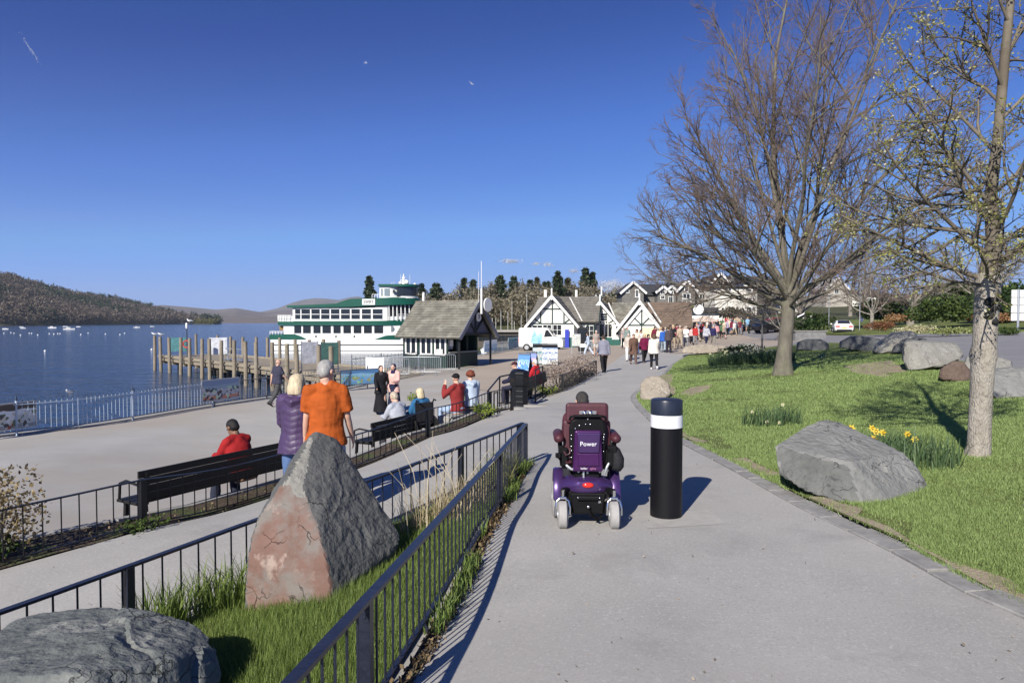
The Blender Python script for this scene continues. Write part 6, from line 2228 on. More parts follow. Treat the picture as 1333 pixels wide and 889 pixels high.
# gable infill with braces
MB().prism([kp(.25, .02, EV), kp(gw - .25, .02, EV), kp(mid, .02, AP - .15)], KF.ey * .08).build('gable_panel', mat('slate_blue_panel', (.11, .115, .15), .7, .12, 3), kiosk, world=True)
for a, b in (((0, EV - .05), (gw, EV - .05)), ((mid, EV), (mid, AP - .2)), ((mid - .75, EV + .85), (mid - .02, EV + .05)), ((mid + .75, EV + .85), (mid + .02, EV + .05)), ((.1, EV), (mid, AP - .1)), ((gw - .1, EV), (mid, AP - .1))):
    MB().bar(kp(a[0], -.03, a[1]), kp(b[0], -.03, b[1]), .08, .12).build('timber', M_black, kiosk, world=True)
for u in (0.05, gw - .05):
    MB().bar(kp(u, .0, -.1), kp(u, .0, EV), .14, .14).build('post', M_black, kiosk, world=True)
# cabin behind the open porch
c0 = 1.0
for (u0, u1, v0, v1, z0, z1, nm, m) in (
        (.15, gw - .15, c0, c0 + .1, -.1, .95, 'counter_front', M_timg), (.15, .25, c0, LN - .25, -.1, .75, 'side_wall', M_timg), (gw - .25, gw - .15, c0, LN - .25, -.1, EV, 'side_wall', M_timg),
        (.15, gw - .15, LN - .35, LN - .25, -.1, EV, 'back_wall', M_timg), (.2, gw - .2, c0 - .15, c0 + .3, .95, 1.02, 'counter', mat('counter_grey', (.3, .3, .29), .6)),
        (.15, .28, c0, LN - .25, 2.02, 2.3, 'side_beam', M_timg), (.15, gw - .15, c0, c0 + .12, 2.05, 2.35, 'front_beam', M_timg), (.15, gw - .15, c0, LN - .3, 2.36, 2.42, 'ceiling', M_timg), (.15, gw - .15, c0 + .12, LN - .36, -.1, .0, 'floor', M_wood)):
    P = [kp(u0, v0, z0), kp(u1, v0, z0), kp(u1, v1, z0), kp(u0, v1, z0)]
    MB().prism(P, (0, 0, z1 - z0)).build(nm, m, kiosk, world=True)
for u in (.2, 1.25, 2.4, gw - .2):
    MB().bar(kp(u, c0 + .05, .95), kp(u, c0 + .05, 2.1), .12, .12).build('mullion', M_timg, kiosk, world=True)
# white framed windows and door on the long side, name board above
def side_win(v0, v1, z0, z1, n=2):
    f = MB()
    u = .13
    for a in np.linspace(v0, v1, n + 1):
        f.bar(kp(u, a, z0), kp(u, a, z1), .07, .10)
    for z in (z0, z1):
        f.bar(kp(u, v0, z), kp(u, v1, z), .07, .10)
    o = f.build('window', M_frame, kiosk, world=True)
    MB().prism([kp(.17, v0, z0), kp(.17, v1, z0), kp(.17, v1, z1), kp(.17, v0, z1)], KF.ex * .03).build('pane', M_glass, o, world=True)
side_win(3.6, 4.5, .85, 1.95)
side_win(2.3, 3.2, .85, 1.95)
side_win(1.15, 2.0, .85, 1.95)
for v0, v1 in ((1.0, 1.15), (2.0, 2.3), (3.2, 3.6), (4.5, 4.75)):
    MB().prism([kp(.15, v0, .75), kp(.15, v1, .75), kp(.15, v1, 2.03), kp(.15, v0, 2.03)], KF.ex * .1).build('wall_panel', M_timg, kiosk, world=True)
MB().prism([kp(.08, 1.3, 2.02), kp(.08, 4.2, 2.02), kp(.08, 4.2, 2.24), kp(.08, 1.3, 2.24)], KF.ex * -.05).build('name_board', M_frame, kiosk, world=True)
MB().box(kp(.1, 1.6, 1.05), (.05, .5, .3), KF.rz).build('notice', M_frame, kiosk, world=True)
MB().box(kp(.6, c0 + .02, 1.6), (.35, .03, .4), KF.rz).build('notice', M_frame, kiosk, world=True)
MB().box(kp(1.5, c0 + .8, 1.45), (.5, .06, .6), KF.rz).build('notice', M_frame, kiosk, world=True)
MB().box(kp(.9, c0 + 1.0, 1.3), (.7, .06, 1.0), KF.rz).build('poster', mat('red_brown_poster', (.12, .025, .02), .6, .3, 3), kiosk, world=True)
MB().tube([kp(.15, -.02, 2.2), kp(.1, -.02, 2.0)], .04, 6).build('drainpipe', M_black, kiosk, world=True)
# flag pole, number disc and dish on the gable
MB().cyl(kp(mid, -.5, AP - .75), kp(mid, -.5, AP + .9), .075, n=8).cyl(kp(mid, -.5, AP + .9), kp(mid, -.5, AP + 2.7), .025, n=6).build('pole', M_frame, kiosk, 60, world=True)
MB().cyl(kp(mid - .3, -.48, AP), kp(mid - .3, -.48, AP + 2.0), .014, n=6).build('aerial', M_frame, kiosk, 60, world=True)
MB().tube([kp(mid + .62, -.62, AP - .15), kp(mid + .62, -.52, AP - .15)], .46, 18).build('round_sign', M_frame, kiosk, 60, world=True)
MB().tube([kp(mid + .30, -.08, EV + 1.05), kp(mid + .30, -.03, EV + 1.05)], .30, 16).build('number_disc', M_frame, kiosk, 60, world=True)
lettering('3', .4, M_black, kiosk, tuple(kp(mid + .30, -.10, EV + 1.05)), (R(90), 0, KF.rz), .004, world=True)

# ------------------------------------------------------------------ houses on the rise behind the plaza (110-130 m away)
def hq(px, py, Y): return at(px, py, Y)
def house_block(label, x0, x1, ybase, yeave, yapex, Y, wallm, roofm, side='gable', depth=9, wins=(), xap=None, roof_to=None, chimneys=(), barge=True, wf=M_frame):
    """house at distance Y: front wall between photo columns x0..x1; side 'gable' = gable front, 'eaves' = ridge along the front"""
    a, b = hq(x0, yeave, Y), hq(x1, yeave, Y)
    zb, ze, za = hq(x0, ybase, Y)[2], a[2], hq(x0, yapex, Y)[2]
    root = empty('stone_house', ((a[0] + b[0]) / 2, Y, zb), 0, label, 'house', 'houses on the rise behind the plaza')
    sc_ = Y / FPX
    if side == 'gable':
        xm = (a[0] + b[0]) / 2 if xap is None else hq(xap, yapex, Y)[0]
        P = [(a[0], Y, zb), (b[0], Y, zb), (b[0], Y, ze), (xm, Y, za), (a[0], Y, ze)]
        MB().prism(P, (0, depth, 0)).build('wall', wallm, root, world=True)
        for s, e in ((-1, a[0]), (1, b[0])):
            n = np.array((-(za - ze), 0, (xm - e))) * (1 if (xm - e) > 0 else -1)
            n = n / np.linalg.norm(n) * .2
            if n[2] < 0: n = -n
            MB().prism([(e + s * .4, Y - .4, ze - .4 * (za - ze) / abs(xm - e)), (e + s * .4, Y + depth, ze - .4 * (za - ze) / abs(xm - e)), (xm, Y + depth, za), (xm, Y - .4, za)], n).build('roof', roofm, root, world=True)
            if barge:
                MB().bar((e + s * .4, Y - .5, ze - .3), (xm, Y - .5, za + .15), .1, .36).build('bargeboard', M_frame, root, world=True)
    else:
        P = [(a[0], Y, zb), (a[0], Y + depth, zb), (a[0], Y + depth, ze), (a[0], Y + depth / 2, za), (a[0], Y, ze)]
        MB().prism(P, (b[0] - a[0], 0, 0)).build('wall', wallm, root, world=True)
        for y0, y1 in ((Y - .4, Y + depth / 2), (Y + depth + .4, Y + depth / 2)):
            MB().prism([(a[0] - .3, y0, ze - .1), (b[0] + .3, y0, ze - .1), (b[0] + .3, y1, za), (a[0] - .3, y1, za)], (0, 0, .2)).build('roof', roofm, root, world=True)
    for px, py, w, h in wins:
        p = hq(px, py, Y)
        f = MB().box((p[0], Y - .03, p[2]), (w * sc_ + .2, .16, h * sc_ + .2)).build('window', wf, root, world=True)
        for k in (-.25, .25):
            MB().box((p[0] + k * w * sc_, Y - .09, p[2]), (w * sc_ * .42, .1, h * sc_ * .9)).build('pane', M_glass, f, world=True)
    for px, py, w, h in chimneys:
        p = hq(px, py, Y + depth / 2)
        MB().box((p[0], Y + depth / 2, p[2]), (w * sc_, 1.0, h * sc_)).build('chimney', M_greystone, root, world=True)
    return root
house_block('big stone house with its gable to the left and a long slate roof', 810, 838, 412, 380, 368.5, 112, M_greystone, M_darkroof, wins=[(817, 379, 3, 4), (829, 382, 3, 9)], depth=6)
house_block('long dark slate roofed wing to the right of the big gable', 836, 872, 412, 383.5, 369.5, 113.5, M_greystone, M_darkroof, side='eaves')
house_block('stone house with a small left dormer gable above white windows', 856, 870, 412, 379, 374.5, 111, M_greystone, M_darkroof, wins=[(862.5, 380.5, 5, 4), (862.5, 387, 4.5, 4)], depth=5)
house_block('stone house with a small right dormer gable above white windows', 867.5, 880, 412, 379, 374, 111.2, M_greystone, M_darkroof, wins=[(873.5, 380.5, 5, 4), (873, 391, 5, 10)], depth=5)
house_block('stone wing with a slate roof between the dormers and the tall gable', 878, 884, 412, 377, 368.5, 112.5, M_greystone, M_darkroof, side='eaves')
house_block('tall narrow stone gable with white windows on three floors', 882.5, 905, 414, 378, 367, 110.5, M_greystone, M_darkroof, wins=[(893.5, 376, 4, 7), (893.5, 385.5, 9, 6), (893.5, 396, 11, 8)], depth=8)
house_block('stone terrace with stacked bay windows right of the tall gable', 905, 926, 414, 371.5, 366, 112, M_greystone, M_darkroof, side='eaves', wins=[(914.5, 375, 5, 6), (914, 386, 7, 7), (914, 397, 8, 6), (923, 391, 6, 6), (923, 399, 5, 6)], chimneys=[(908, 366, 5, 6), (921, 366, 4, 6)])
house_block('grey gabled house rising above the white block', 921, 955, 400, 374, 357, 118, M_greystone, M_darkroof, wins=[(938, 369, 6, 6)], xap=937, depth=10, chimneys=[(952, 362, 5, 8)])
house_block('large plain white block with a flat top behind the crowd', 931, 971, 410, 373.5, 372.5, 106, M_creamw, M_darkroof, side='eaves', wins=[(950, 376.5, 3, 4)], depth=10)
house_block('white hotel wing with three floors of dark windows', 968, 986, 410, 368, 366, 106.4, M_creamw, M_darkroof, side='eaves', wins=[(974.5, 378, 6, 4), (974.5, 390, 6, 4), (974.5, 402, 6, 4), (981.5, 378, 3, 4), (981.5, 390, 3, 4), (981.5, 402, 3, 4)], depth=10)
house_block('slate roofed house behind the white hotel', 955, 1010, 400, 369, 359, 124, M_greystone, M_darkroof, side='eaves', chimneys=[(966, 359, 4, 6), (993, 359, 4, 6)])
house_block('white house half hidden behind the beech branches', 985, 1040, 415, 388, 378, 130, M_creamw, M_darkroof, side='eaves', wins=[(996, 394, 4, 5), (1008, 394, 4, 5), (1020, 394, 4, 5)])
house_block('pale gabled house on the hill right of the beech trunk', 1076, 1103, 405, 376, 363, 150, mat('buff_render', (.42, .39, .34), .8, .1, .8), mat('pale_roof', (.35, .35, .37), .7, .1, 1), wins=[(1089, 379, 5, 6)])
house_block('white low house among the trees at the right', 1108, 1146, 400, 385, 376, 150, M_creamw, M_darkroof, side='eaves', wins=[(1118, 390, 4, 4), (1132, 390, 4, 4)])
# low white parade in front of the terrace, with awnings
a, b = hq(872, 412, 96), hq(945, 412, 96)
par = empty('shop_parade', tuple(a), 0, 'long low white shop parade with a dark flat roof behind the crowd', 'shop')
MB().box(((a[0] + b[0]) / 2, 98, a[2] - 2.0), (b[0] - a[0], 5, 5.2)).build('wall', M_render, par, world=True)
MB().box(((a[0] + b[0]) / 2, 97.8, a[2] + .75), (b[0] - a[0] + .6, 6, .28)).build('roof', M_darkroof, par, world=True)
MB().box(((a[0] + b[0]) / 2, 97, a[2] + 1.05), (b[0] - a[0] - 1.5, .15, .5)).build('parapet', M_darkroof, par, world=True)
for i in range(7):
    px = 880 + i * 9.5
    p = hq(px, 424, 95.4)
    MB().box((p[0], 95.45, p[2]), (.75, .1, 1.4)).build('window', M_glass, par, world=True)
def parasol(label, px, ytop, ybase, Y, w, col):
    t, b_ = hq(px, ytop, Y), hq(px, ybase, Y)
    r_ = empty('parasol', tuple(b_), 0, label, 'parasol', 'cafe parasols')
    MB().cyl((0, 0, 0), (0, 0, t[2] - b_[2]), .04, n=6).build('pole', M_wood, r_)
    h = t[2] - b_[2]
    MB().lathe([(w, h - .75), (w * .97, h - .68), (w * .45, h - .25), (.05, h)], n=8).build('canopy', mat('canopy_%d' % px, col, .8, .08, 4), r_, 20)
parasol('cream cafe parasol rising over the middle of the crowd', 918, 411, 428, 84, 1.7, (.62, .50, .42))
parasol('beige cafe parasol left of the cream one', 906, 415, 429, 86, 1.6, (.52, .45, .38))
parasol('white cafe parasol at the left of the crowd', 884, 413, 430, 80, 1.5, (.66, .62, .58))
# marina sheds along the water, left of the house
def shed(label, x0, x1, yt, yb, Y, m, roofm=None):
    a, b = hq(x0, yb, Y), hq(x1, yb, Y)
    t = hq(x0, yt, Y)[2]
    r_ = empty('boat_shed', tuple(a), 0, label, 'boat shed', 'marina sheds')
    MB().box(((a[0] + b[0]) / 2, Y + 2, (a[2] + t) / 2 - .3), (b[0] - a[0], 4, t - a[2] + .6)).build('wall', m, r_, world=True)
    MB().box(((a[0] + b[0]) / 2, Y + 2, t + .1), (b[0] - a[0] + .6, 4.8, .24)).build('roof', roofm or M_conc, r_, world=True)
    n = int((x1 - x0) / 5)
    for i in range(n):
        p = hq(x0 + 3 + i * 5, (yt + yb) / 2 + 1, Y)
        f = MB().box((p[0], Y - .02, p[2]), (.42, .1, (t - a[2]) * .5)).build('window', M_glass, r_, world=True)
shed('long pale jetty shed behind the kiosk, left of the white van', 622, 690, 432, 446, 84, mat('shed_brown', (.10, .085, .07), .8, .2, 2), mat('shed_roof', (.34, .32, .29), .8, .12, 1))
# white van
V0 = Frame((2.0, 66.0, gz(2, 66)), (.97, -.24))
van = empty('white_van', tuple(V0.o), 0, 'white delivery van with a blue splash on its side beside the timbered house', 'van')
V0 = Frame(tuple(G(675, 457)), (.98, -.18))
van.location = tuple(V0.o)
pr = [(0, .38), (0, 2.05), (.12, 2.12), (2.45, 2.14), (2.75, 2.05), (3.25, 1.35), (3.95, 1.15), (4.1, .95), (4.1, .38)]
MB().prism([V0.p(u, 0, z) for u, z in pr], V0.ey * 1.85).build('body', M_white, van, world=True, bevel=.06)
MB().prism([V0.p(u, -.012, z) for u, z in ((2.35, 1.3), (2.5, 1.9), (2.7, 1.95), (3.15, 1.35))], V0.ey * .03).build('door_window', M_glass, van, world=True)
MB().prism([V0.p(u, .1, z + .01) for u, z in ((2.78, 2.04), (3.26, 1.37), (3.2, 1.36), (2.72, 2.03))], V0.ey * 1.65).build('windscreen', M_glass, van, world=True)
for u in (.75, 3.3):
    for v in (.02, 1.75):
        w = MB().cyl(V0.p(u, v - .06, .34), V0.p(u, v + .12, .34), .34, n=18).build('wheel', M_rubk, van, 50, world=True)
        MB().cyl(V0.p(u, v - .07, .34), V0.p(u, v - .05, .34), .2, n=14).build('rim', M_steel, w, 50, world=True)
MB().prism([V0.p(u, -.01, z) for u, z in ((1.15, .75), (1.2, 1.3), (1.5, 1.95), (1.75, 1.4), (2.15, 1.75), (2.2, .8), (1.7, .62))], V0.ey * .02).build('decal', mat('blue_splash', (.30, .55, .80), .4, .4, 1.5), van, world=True)
MB().box(V0.p(0, .92, .42), (.1, 1.7, .2), V0.rz).build('bumper', M_black, van, world=True)
for v in (.15, 1.7):
    MB().box(V0.p(-.01, v, 1.0), (.05, .14, .5), V0.rz).build('tail_light', M_redl, van, world=True)
# white sports car on the road
C0 = Frame(tuple(G(1086, 434.6)), (.93, -.36))
def car_body():
    secs = []
    # stations along length v (0 rear), half width, lower z, belt z, roof z, roof half width
    st = [(0, .80, .36, .82, .86, .62), (.25, .88, .24, .90, .98, .66), (.9, .91, .20, .92, 1.22, .62), (1.6, .90, .2, .9, 1.36, .58), (2.3, .90, .2, .90, 1.34, .58), (2.9, .90, .2, .88, 1.02, .66), (3.5, .88, .2, .80, .84, .66), (4.1, .80, .25, .66, .70, .55), (4.25, .68, .32, .55, .58, .5)]
    V, F = [], []
    for v, hw, zl, zb, zr_, rw in st:
        for u, z in ((-hw * .9, zl), (-hw, zl + .12), (-hw, zb - .1), (-hw * .95, zb), (-rw, zr_ - .03), (-rw * .6, zr_), (rw * .6, zr_), (rw, zr_ - .03), (hw * .95, zb), (hw, zb - .1), (hw, zl + .12), (hw * .9, zl)):
            V.append(C0.p(.9 + u, v, z))
    k = 12
    for i in range(len(st) - 1):
        for j in range(k):
            F.append((i * k + j, i * k + (j + 1) % k, (i + 1) * k + (j + 1) % k, (i + 1) * k + j))
    F += [tuple(range(k - 1, -1, -1)), tuple(range(k * (len(st) - 1), k * len(st)))]
    return MB().add(V, F)
car = empty('sports_car', tuple(C0.o), 0, 'white sports coupe driving away along the road, rear end showing', 'car')
cbm = car_body().build('body', M_white, car, 40, world=True)
cbm.data.validate()
MB().prism([C0.p(.9 + u, v, z) for u, v, z in ((-.56, .33, 1.03), (.56, .33, 1.03), (.5, 1.18, 1.31), (-.5, 1.18, 1.31))], (0, 0, .03)).build('rear_window', M_glass, car, world=True)
MB().prism([C0.p(.9 + u, v, z) for u, v, z in ((-.905, .95, .98), (-.88, 2.6, .98), (-.66, 2.2, 1.26), (-.66, 1.2, 1.25))], -C0.ex * .02).build('side_window', M_glass, car, world=True)
for u in (-.58, .58):
    MB().box(C0.p(.9 + u, .0, .74), (.36, .08, .13), C0.rz).build('tail_light', M_redl, car, world=True, bevel=.01)
MB().box(C0.p(.9, -.01, .36), (1.35, .1, .18), C0.rz).build('diffuser', M_black, car, world=True)
MB().box(C0.p(.9, -.03, .62), (.5, .04, .11), C0.rz).build('number_plate', mat('plate_yellow', (.72, .6, .15), .5), car, world=True)
for v in (.75, 3.35):
    for u in (.02, 1.78):
        w = MB().cyl(C0.p(u - .11, v, .32), C0.p(u + .11, v, .32), .32, n=18).build('wheel', M_rubk, car, 50, world=True)
        MB().cyl(C0.p(u - .12, v, .32), C0.p(u + .12, v, .32), .21, n=14).build('rim', M_steel, w, 50, world=True)
MB().box(C0.p(-.1, 2.55, .98), (.16, .1, .12), C0.rz).build('mirror', M_white, car, world=True, bevel=.02)
# dark cars parked behind the bollards, red car
def far_car(label, px, py, Y, col, rz, L=3.9):
    p = hq(px, py, Y)
    r_ = empty('parked_car', (p[0], Y, gz(p[0], Y)), rz, label, 'car', 'cars parked beyond the plaza')
    pr = [(-L / 2, .3), (-L / 2, .8), (-L / 2 + .35, .9), (-L / 2 + .7, 1.38), (.5, 1.42), (1.05, .95), (L / 2 - .1, .82), (L / 2, .6), (L / 2, .3)]
    MB().prism([(u, -.8, z) for u, z in pr], (0, 1.6, 0)).build('body', mat('car_%d' % int(px), col, .3, .05, 3, coat=.5), r_, bevel=.06)
    MB().prism([(u, -.815, z) for u, z in ((-L / 2 + .55, .92), (-L / 2 + .8, 1.3), (.45, 1.32), (.9, .95))], (0, 1.63, 0)).build('side_window', M_glass, r_)
    for u in (-L / 2 + .7, L / 2 - .7):
        for v in (-.74, .74):
            MB().cyl((u, v - .1, .3), (u, v + .1, .3), .3, n=12).build('wheel', M_rubk, r_, 50)
far_car('black car parked behind the row of plaza bollards', 1003, 432, 78, (.012, .012, .016), .2)
far_car('deep red car parked just left of the beech trunk', 1014, 425, 82, (.22, .015, .02), .1)
far_car('dark grey car parked behind the plaza, under the sapling', 982, 430, 84, (.03, .032, .038), -.2)
# ------------------------------------------------------------------ trees
class Tree:
    """grows limbs as polylines, then meshes them as tapered tubes in one go"""
    def __init__(s, seed):
        s.r = np.random.default_rng(seed)
        s.paths = []
        s.tips = []
    def rnd(s, a, b): return s.r.uniform(a, b)
    def grow(s, p, d, L, r0, lvl, P):
        """P: per level dict(n, wob, up, kids, ang, ratio, r)"""
        q = P[lvl]
        n = q['n']
        pts, rad = [p], [r0]
        d = d / np.linalg.norm(d)
        step = L / n
        r1 = r0 * q.get('end', .35)
        for i in range(n):
            d = d + s.r.normal(0, q['wob'], 3) + np.array((0, 0, q['up'])) * (1.0)
            d /= np.linalg.norm(d)
            p = p + d * step
            pts.append(p)
            rad.append(r0 + (r1 - r0) * (i + 1) / n)
        s.paths.append((np.array(pts), np.array(rad), lvl))
        if lvl + 1 >= len(P):
            s.tips.append((pts[-1], d))
            return
        k = q['kids']
        k = int(k) + (s.r.random() < k - int(k))
        for j in range(k):
            t = q.get('t0', .25) + (1 - q.get('t0', .25)) * ((j + s.rnd(.1, .9)) / k)
            t = min(.98, t)
            i = min(n - 1, int(t * n))
            f = t * n - i
            pp = pts[i] + (pts[i + 1] - pts[i]) * f
            dd = pts[i + 1] - pts[i]
            dd = dd / np.linalg.norm(dd)
            az = s.rnd(0, 2 * math.pi) if q.get('az') is None else q['az'] + j * 2.4 + s.rnd(-.3, .3)
            x = np.cross(dd, (0, 0, 1.0) if abs(dd[2]) < .95 else (1.0, 0, 0))
            x /= np.linalg.norm(x)
            y = np.cross(dd, x)
            a = R(q['ang'] + s.rnd(-12, 12))
            nd = dd * math.cos(a) + (x * math.cos(az) + y * math.sin(az)) * math.sin(a)
            if q.get('flat'):
                nd[2] *= q['flat']
            ll = L * q['ratio'] * s.rnd(.7, 1.25) * (1.15 - .65 * t)
            rr = min(rad[i] * .8, q['r'] * s.rnd(.8, 1.2) * (1.2 - .5 * t))
            s.grow(pp, nd, ll, rr, lvl + 1, P)
    def mesh(s, lv, sides, name):
        V, F, off_ = [], [], 0
        for pts, rad, l in s.paths:
            if l not in lv:
                continue
            k = len(pts)
            n = sides.get(l, 3)
            T = np.gradient(pts, axis=0)
            T /= np.maximum(np.linalg.norm(T, axis=1, keepdims=True), 1e-9)
            x = np.cross(T, np.array((.3, .9, .2)))
            x /= np.maximum(np.linalg.norm(x, axis=1, keepdims=True), 1e-6)
            y = np.cross(T, x)
            a = np.arange(n) * 2 * math.pi / n
            ring = pts[:, None] + rad[:, None, None] * (np.cos(a)[None, :, None] * x[:, None] + np.sin(a)[None, :, None] * y[:, None])
            V.append(ring.reshape(-1, 3))
            i, j = np.meshgrid(np.arange(k - 1), np.arange(n), indexing='ij')
            A = off_ + i * n + j
            B = off_ + i * n + (j + 1) % n
            F.append(np.stack([A, B, B + n, A + n], -1).reshape(-1, 4))
            off_ += k * n
        return mesh_np(name, np.vstack(V), np.vstack(F), True)

def leaf_mesh(pts, nrm, size, name, r, fold=True):
    """small two-triangle leaves at points"""
    n = len(pts)
    d = r.normal(size=(n, 3))
    d /= np.linalg.norm(d, axis=1, keepdims=True)
    u = np.cross(d, r.normal(size=(n, 3)))
    u /= np.linalg.norm(u, axis=1, keepdims=True)
    w = np.cross(d, u)
    s = size * r.uniform(.6, 1.3, n)[:, None]
    V = np.stack([pts, pts + d * s * .55 + u * s * .34 + w * s * .08, pts + d * s, pts + d * s * .55 - u * s * .34 + w * s * .08], 1).reshape(-1, 3)
    F = np.arange(n * 4).reshape(n, 4)
    return mesh_np(name, V, F)

def leaf_mat(name, a, b, trans=.35, sc=3):
    m = bpy.data.materials.new(name)
    m.use_nodes = True
    n, l = m.node_tree.nodes, m.node_tree.links
    bs = n['Principled BSDF']
    bs.inputs['Roughness'].default_value = .55
    bs.inputs['Specular IOR Level'].default_value = .25
    g = n.new('ShaderNodeNewGeometry')
    rp = n.new('ShaderNodeValToRGB')
    rp.color_ramp.elements[0].color = (*a, 1)
    rp.color_ramp.elements[1].color = (*b, 1)
    l.new(g.outputs['Random Per Island'], rp.inputs[0])
    l.new(rp.outputs[0], bs.inputs['Base Color'])
    if trans:
        tr = n.new('ShaderNodeBsdfTranslucent')
        mx = n.new('ShaderNodeMixShader')
        mx.inputs[0].default_value = trans
        l.new(rp.outputs[0], tr.inputs['Color'])
        l.new(bs.outputs[0], mx.inputs[1])
        l.new(tr.outputs[0], mx.inputs[2])
        l.new(mx.outputs[0], n['Material Output'].inputs['Surface'])
    return m

M_bark = mat('beech_bark', (.15, .135, .11), .9, .3, 2, bump=.7, bs=16, bd=.03, stretch=(3, 3, 1))
ncol(M_bark, [((.20, .20, .13), 1.1, .5, .68, .7), ((.05, .045, .04), 2.2, .55, .75, .7)])
M_twig = mat('beech_twig', (.175, .13, .108), .85, .25, 1.5)
M_pbark = mat('pale_bark', (.37, .335, .285), .92, .2, 3, bump=1.0, bs=24, bd=.03, stretch=(2.5, 2.5, 1))
ncol(M_pbark, [((.13, .11, .09), 14, .52, .66, .75), ((.47, .44, .39), 4, .55, .7, .6)])
M_ptwig = mat('pear_twig', (.125, .105, .08), .9, .3, 2)
ncol(M_ptwig, [((.27, .24, .19), 1.5, .46, .66, .7)])

# --- the big leafless beech on the lawn
bp0 = G(1020, 488)
BX, BY, BZ = float(bp0[0]), float(bp0[1]), float(bp0[2])
T = Tree(5)
base = np.array((0, 0, -.15))
trunk = np.array([(0, 0, -.3), (-.02, 0, .1), (.0, 0, .5), (.06, 0, 1.2), (.12, .0, 1.9), (.16, .0, 2.6)])
T.paths.append((trunk, np.array([.44, .33, .26, .225, .215, .22]), 0))
T.paths.append((np.array([(.12, .02, 1.85), (.04, .05, 2.5), (-.06, .1, 3.2)]), np.array([.17, .15, .12]), 0))
beechP = [dict(), dict(n=8, wob=.06, up=.012, kids=9.5, ang=36, ratio=.50, r=.036, t0=.12, end=.25),
          dict(n=6, wob=.09, up=.04, kids=7.6, ang=38, ratio=.47, r=.014, t0=.12, end=.3),
          dict(n=4, wob=.11, up=.035, kids=6.2, ang=36, ratio=.48, r=.0075, t0=.1, end=.4),
          dict(n=3, wob=.12, up=.03, kids=3.6, ang=32, ratio=.52, r=.0048, t0=.1, end=.5),
          dict(n=1, wob=.1, up=.02, end=.5)]
# main limbs: (azimuth deg from +x, elevation deg, start height, length, radius)
limbs = [(183, 30, 2.25, 5.0, .13), (166, 42, 2.5, 5.3, .13), (200, 52, 2.7, 5.4, .12), (150, 60, 2.9, 6.3, .13), (100, 74, 3.0, 8.4, .15), (55, 78, 2.9, 10.4, .19), (250, 68, 2.9, 7.8, .14), (300, 64, 2.7, 8.6, .14), (20, 60, 2.6, 8.8, .15),
         (340, 48, 2.5, 7.8, .135), (0, 36, 2.35, 7.0, .12), (45, 44, 2.5, 7.2, .12), (310, 40, 2.4, 6.4, .11), (230, 38, 2.4, 5.6, .11), (181, 13, 2.1, 4.6, .09), (5, 16, 2.2, 5.2, .08), (270, 22, 2.2, 4.2, .085), (90, 26, 2.3, 5.0, .09), (140, 80, 3.0, 8.6, .15), (350, 70, 2.9, 9.6, .15), (175, 22, 2.6, 4.8, .09), (188, 68, 3.0, 6.6, .11)]
for az, el, h, L, r in limbs:
    a, e = R(az), R(el)
    d = np.array((math.cos(a) * math.cos(e), math.sin(a) * math.cos(e), math.sin(e)))
    T.grow(np.array((.13, .03, h)) + d * .05, d, L * 1.06, r * .6, 1, beechP)
beech = empty('beech_tree', (BX, BY, BZ), 0, 'large leafless beech tree with a broad fan of fine reddish twigs on the lawn', 'tree')
obj('trunk', T.mesh((0,), {0: 20}, 'trunk'), M_bark, beech)
obj('limb', T.mesh((1, 2), {1: 8, 2: 5}, 'limb'), M_bark, beech)
o = obj('twigs', T.mesh((3, 4, 5), {3: 4, 4: 3, 5: 3}, 'twigs'), M_twig, beech)
o['kind'] = 'stuff'

# --- the young tree at the right, pale scarred trunk, first leaves
pp0 = G(1274, 594)
PX_, PY_, PZ_ = float(pp0[0]), float(pp0[1]), float(pp0[2])
T = Tree(11)
tk = np.array([(-.03, 0, -.15), (-.02, 0, .0), (0, 0, .12), (.01, 0, .7), (.03, 0, 1.15), (.04, 0, 1.28), (.05, 0, 1.42), (.07, 0, 2.0), (.08, 0, 2.3)])
T.paths.append((tk, np.array([.175, .15, .13, .125, .13, .152, .132, .137, .148]), 0))
up_ = np.array([(.08, 0, 2.25), (.14, 0, 2.7), (.10, .02, 3.3), (.16, .0, 4.0), (.24, .03, 4.9), (.30, 0, 5.9), (.30, .05, 7.0), (.36, .0, 8.2)])
T.paths.append((up_, np.array([.125, .095, .07, .058, .058, .042, .028, .012]), 1))
pearP = [dict(), dict(n=6, wob=.10, up=.05, kids=7.5, ang=48, ratio=.45, r=.022, t0=.12, end=.3),
         dict(n=5, wob=.14, up=.04, kids=6.0, ang=48, ratio=.45, r=.009, t0=.1, end=.4),
         dict(n=3, wob=.18, up=.03, kids=3.6, ang=50, ratio=.42, r=.0045, t0=.1, end=.6),
         dict(n=2, wob=.2, up=.02, end=.6)]
pl_ = [(180, 14, 2.2, 2.3, .055), (176, 30, 2.5, 2.5, .055), (150, 35, 2.7, 2.4, .05), (205, 40, 2.9, 2.3, .05), (185, 52, 3.1, 2.4, .048), (165, 50, 3.8, 2.2, .042), (190, 56, 4.6, 1.9, .036), (20, 25, 2.3, 2.6, .055), (350, 38, 2.6, 2.4, .05),
       (10, 48, 3.3, 2.2, .045), (60, 30, 2.4, 2.2, .05), (300, 28, 2.4, 2.0, .05), (260, 40, 2.8, 2.1, .045), (100, 38, 3.0, 2.2, .045), (330, 52, 4.2, 2.0, .04), (130, 52, 4.4, 2.0, .036), (40, 55, 4.8, 1.9, .036), (215, 58, 5.4, 1.6, .03), (0, 60, 5.8, 1.5, .03), (175, 60, 6.2, 1.4, .025), (190, 6, 2.15, 1.9, .04), (230, 18, 2.2, 1.7, .04)]
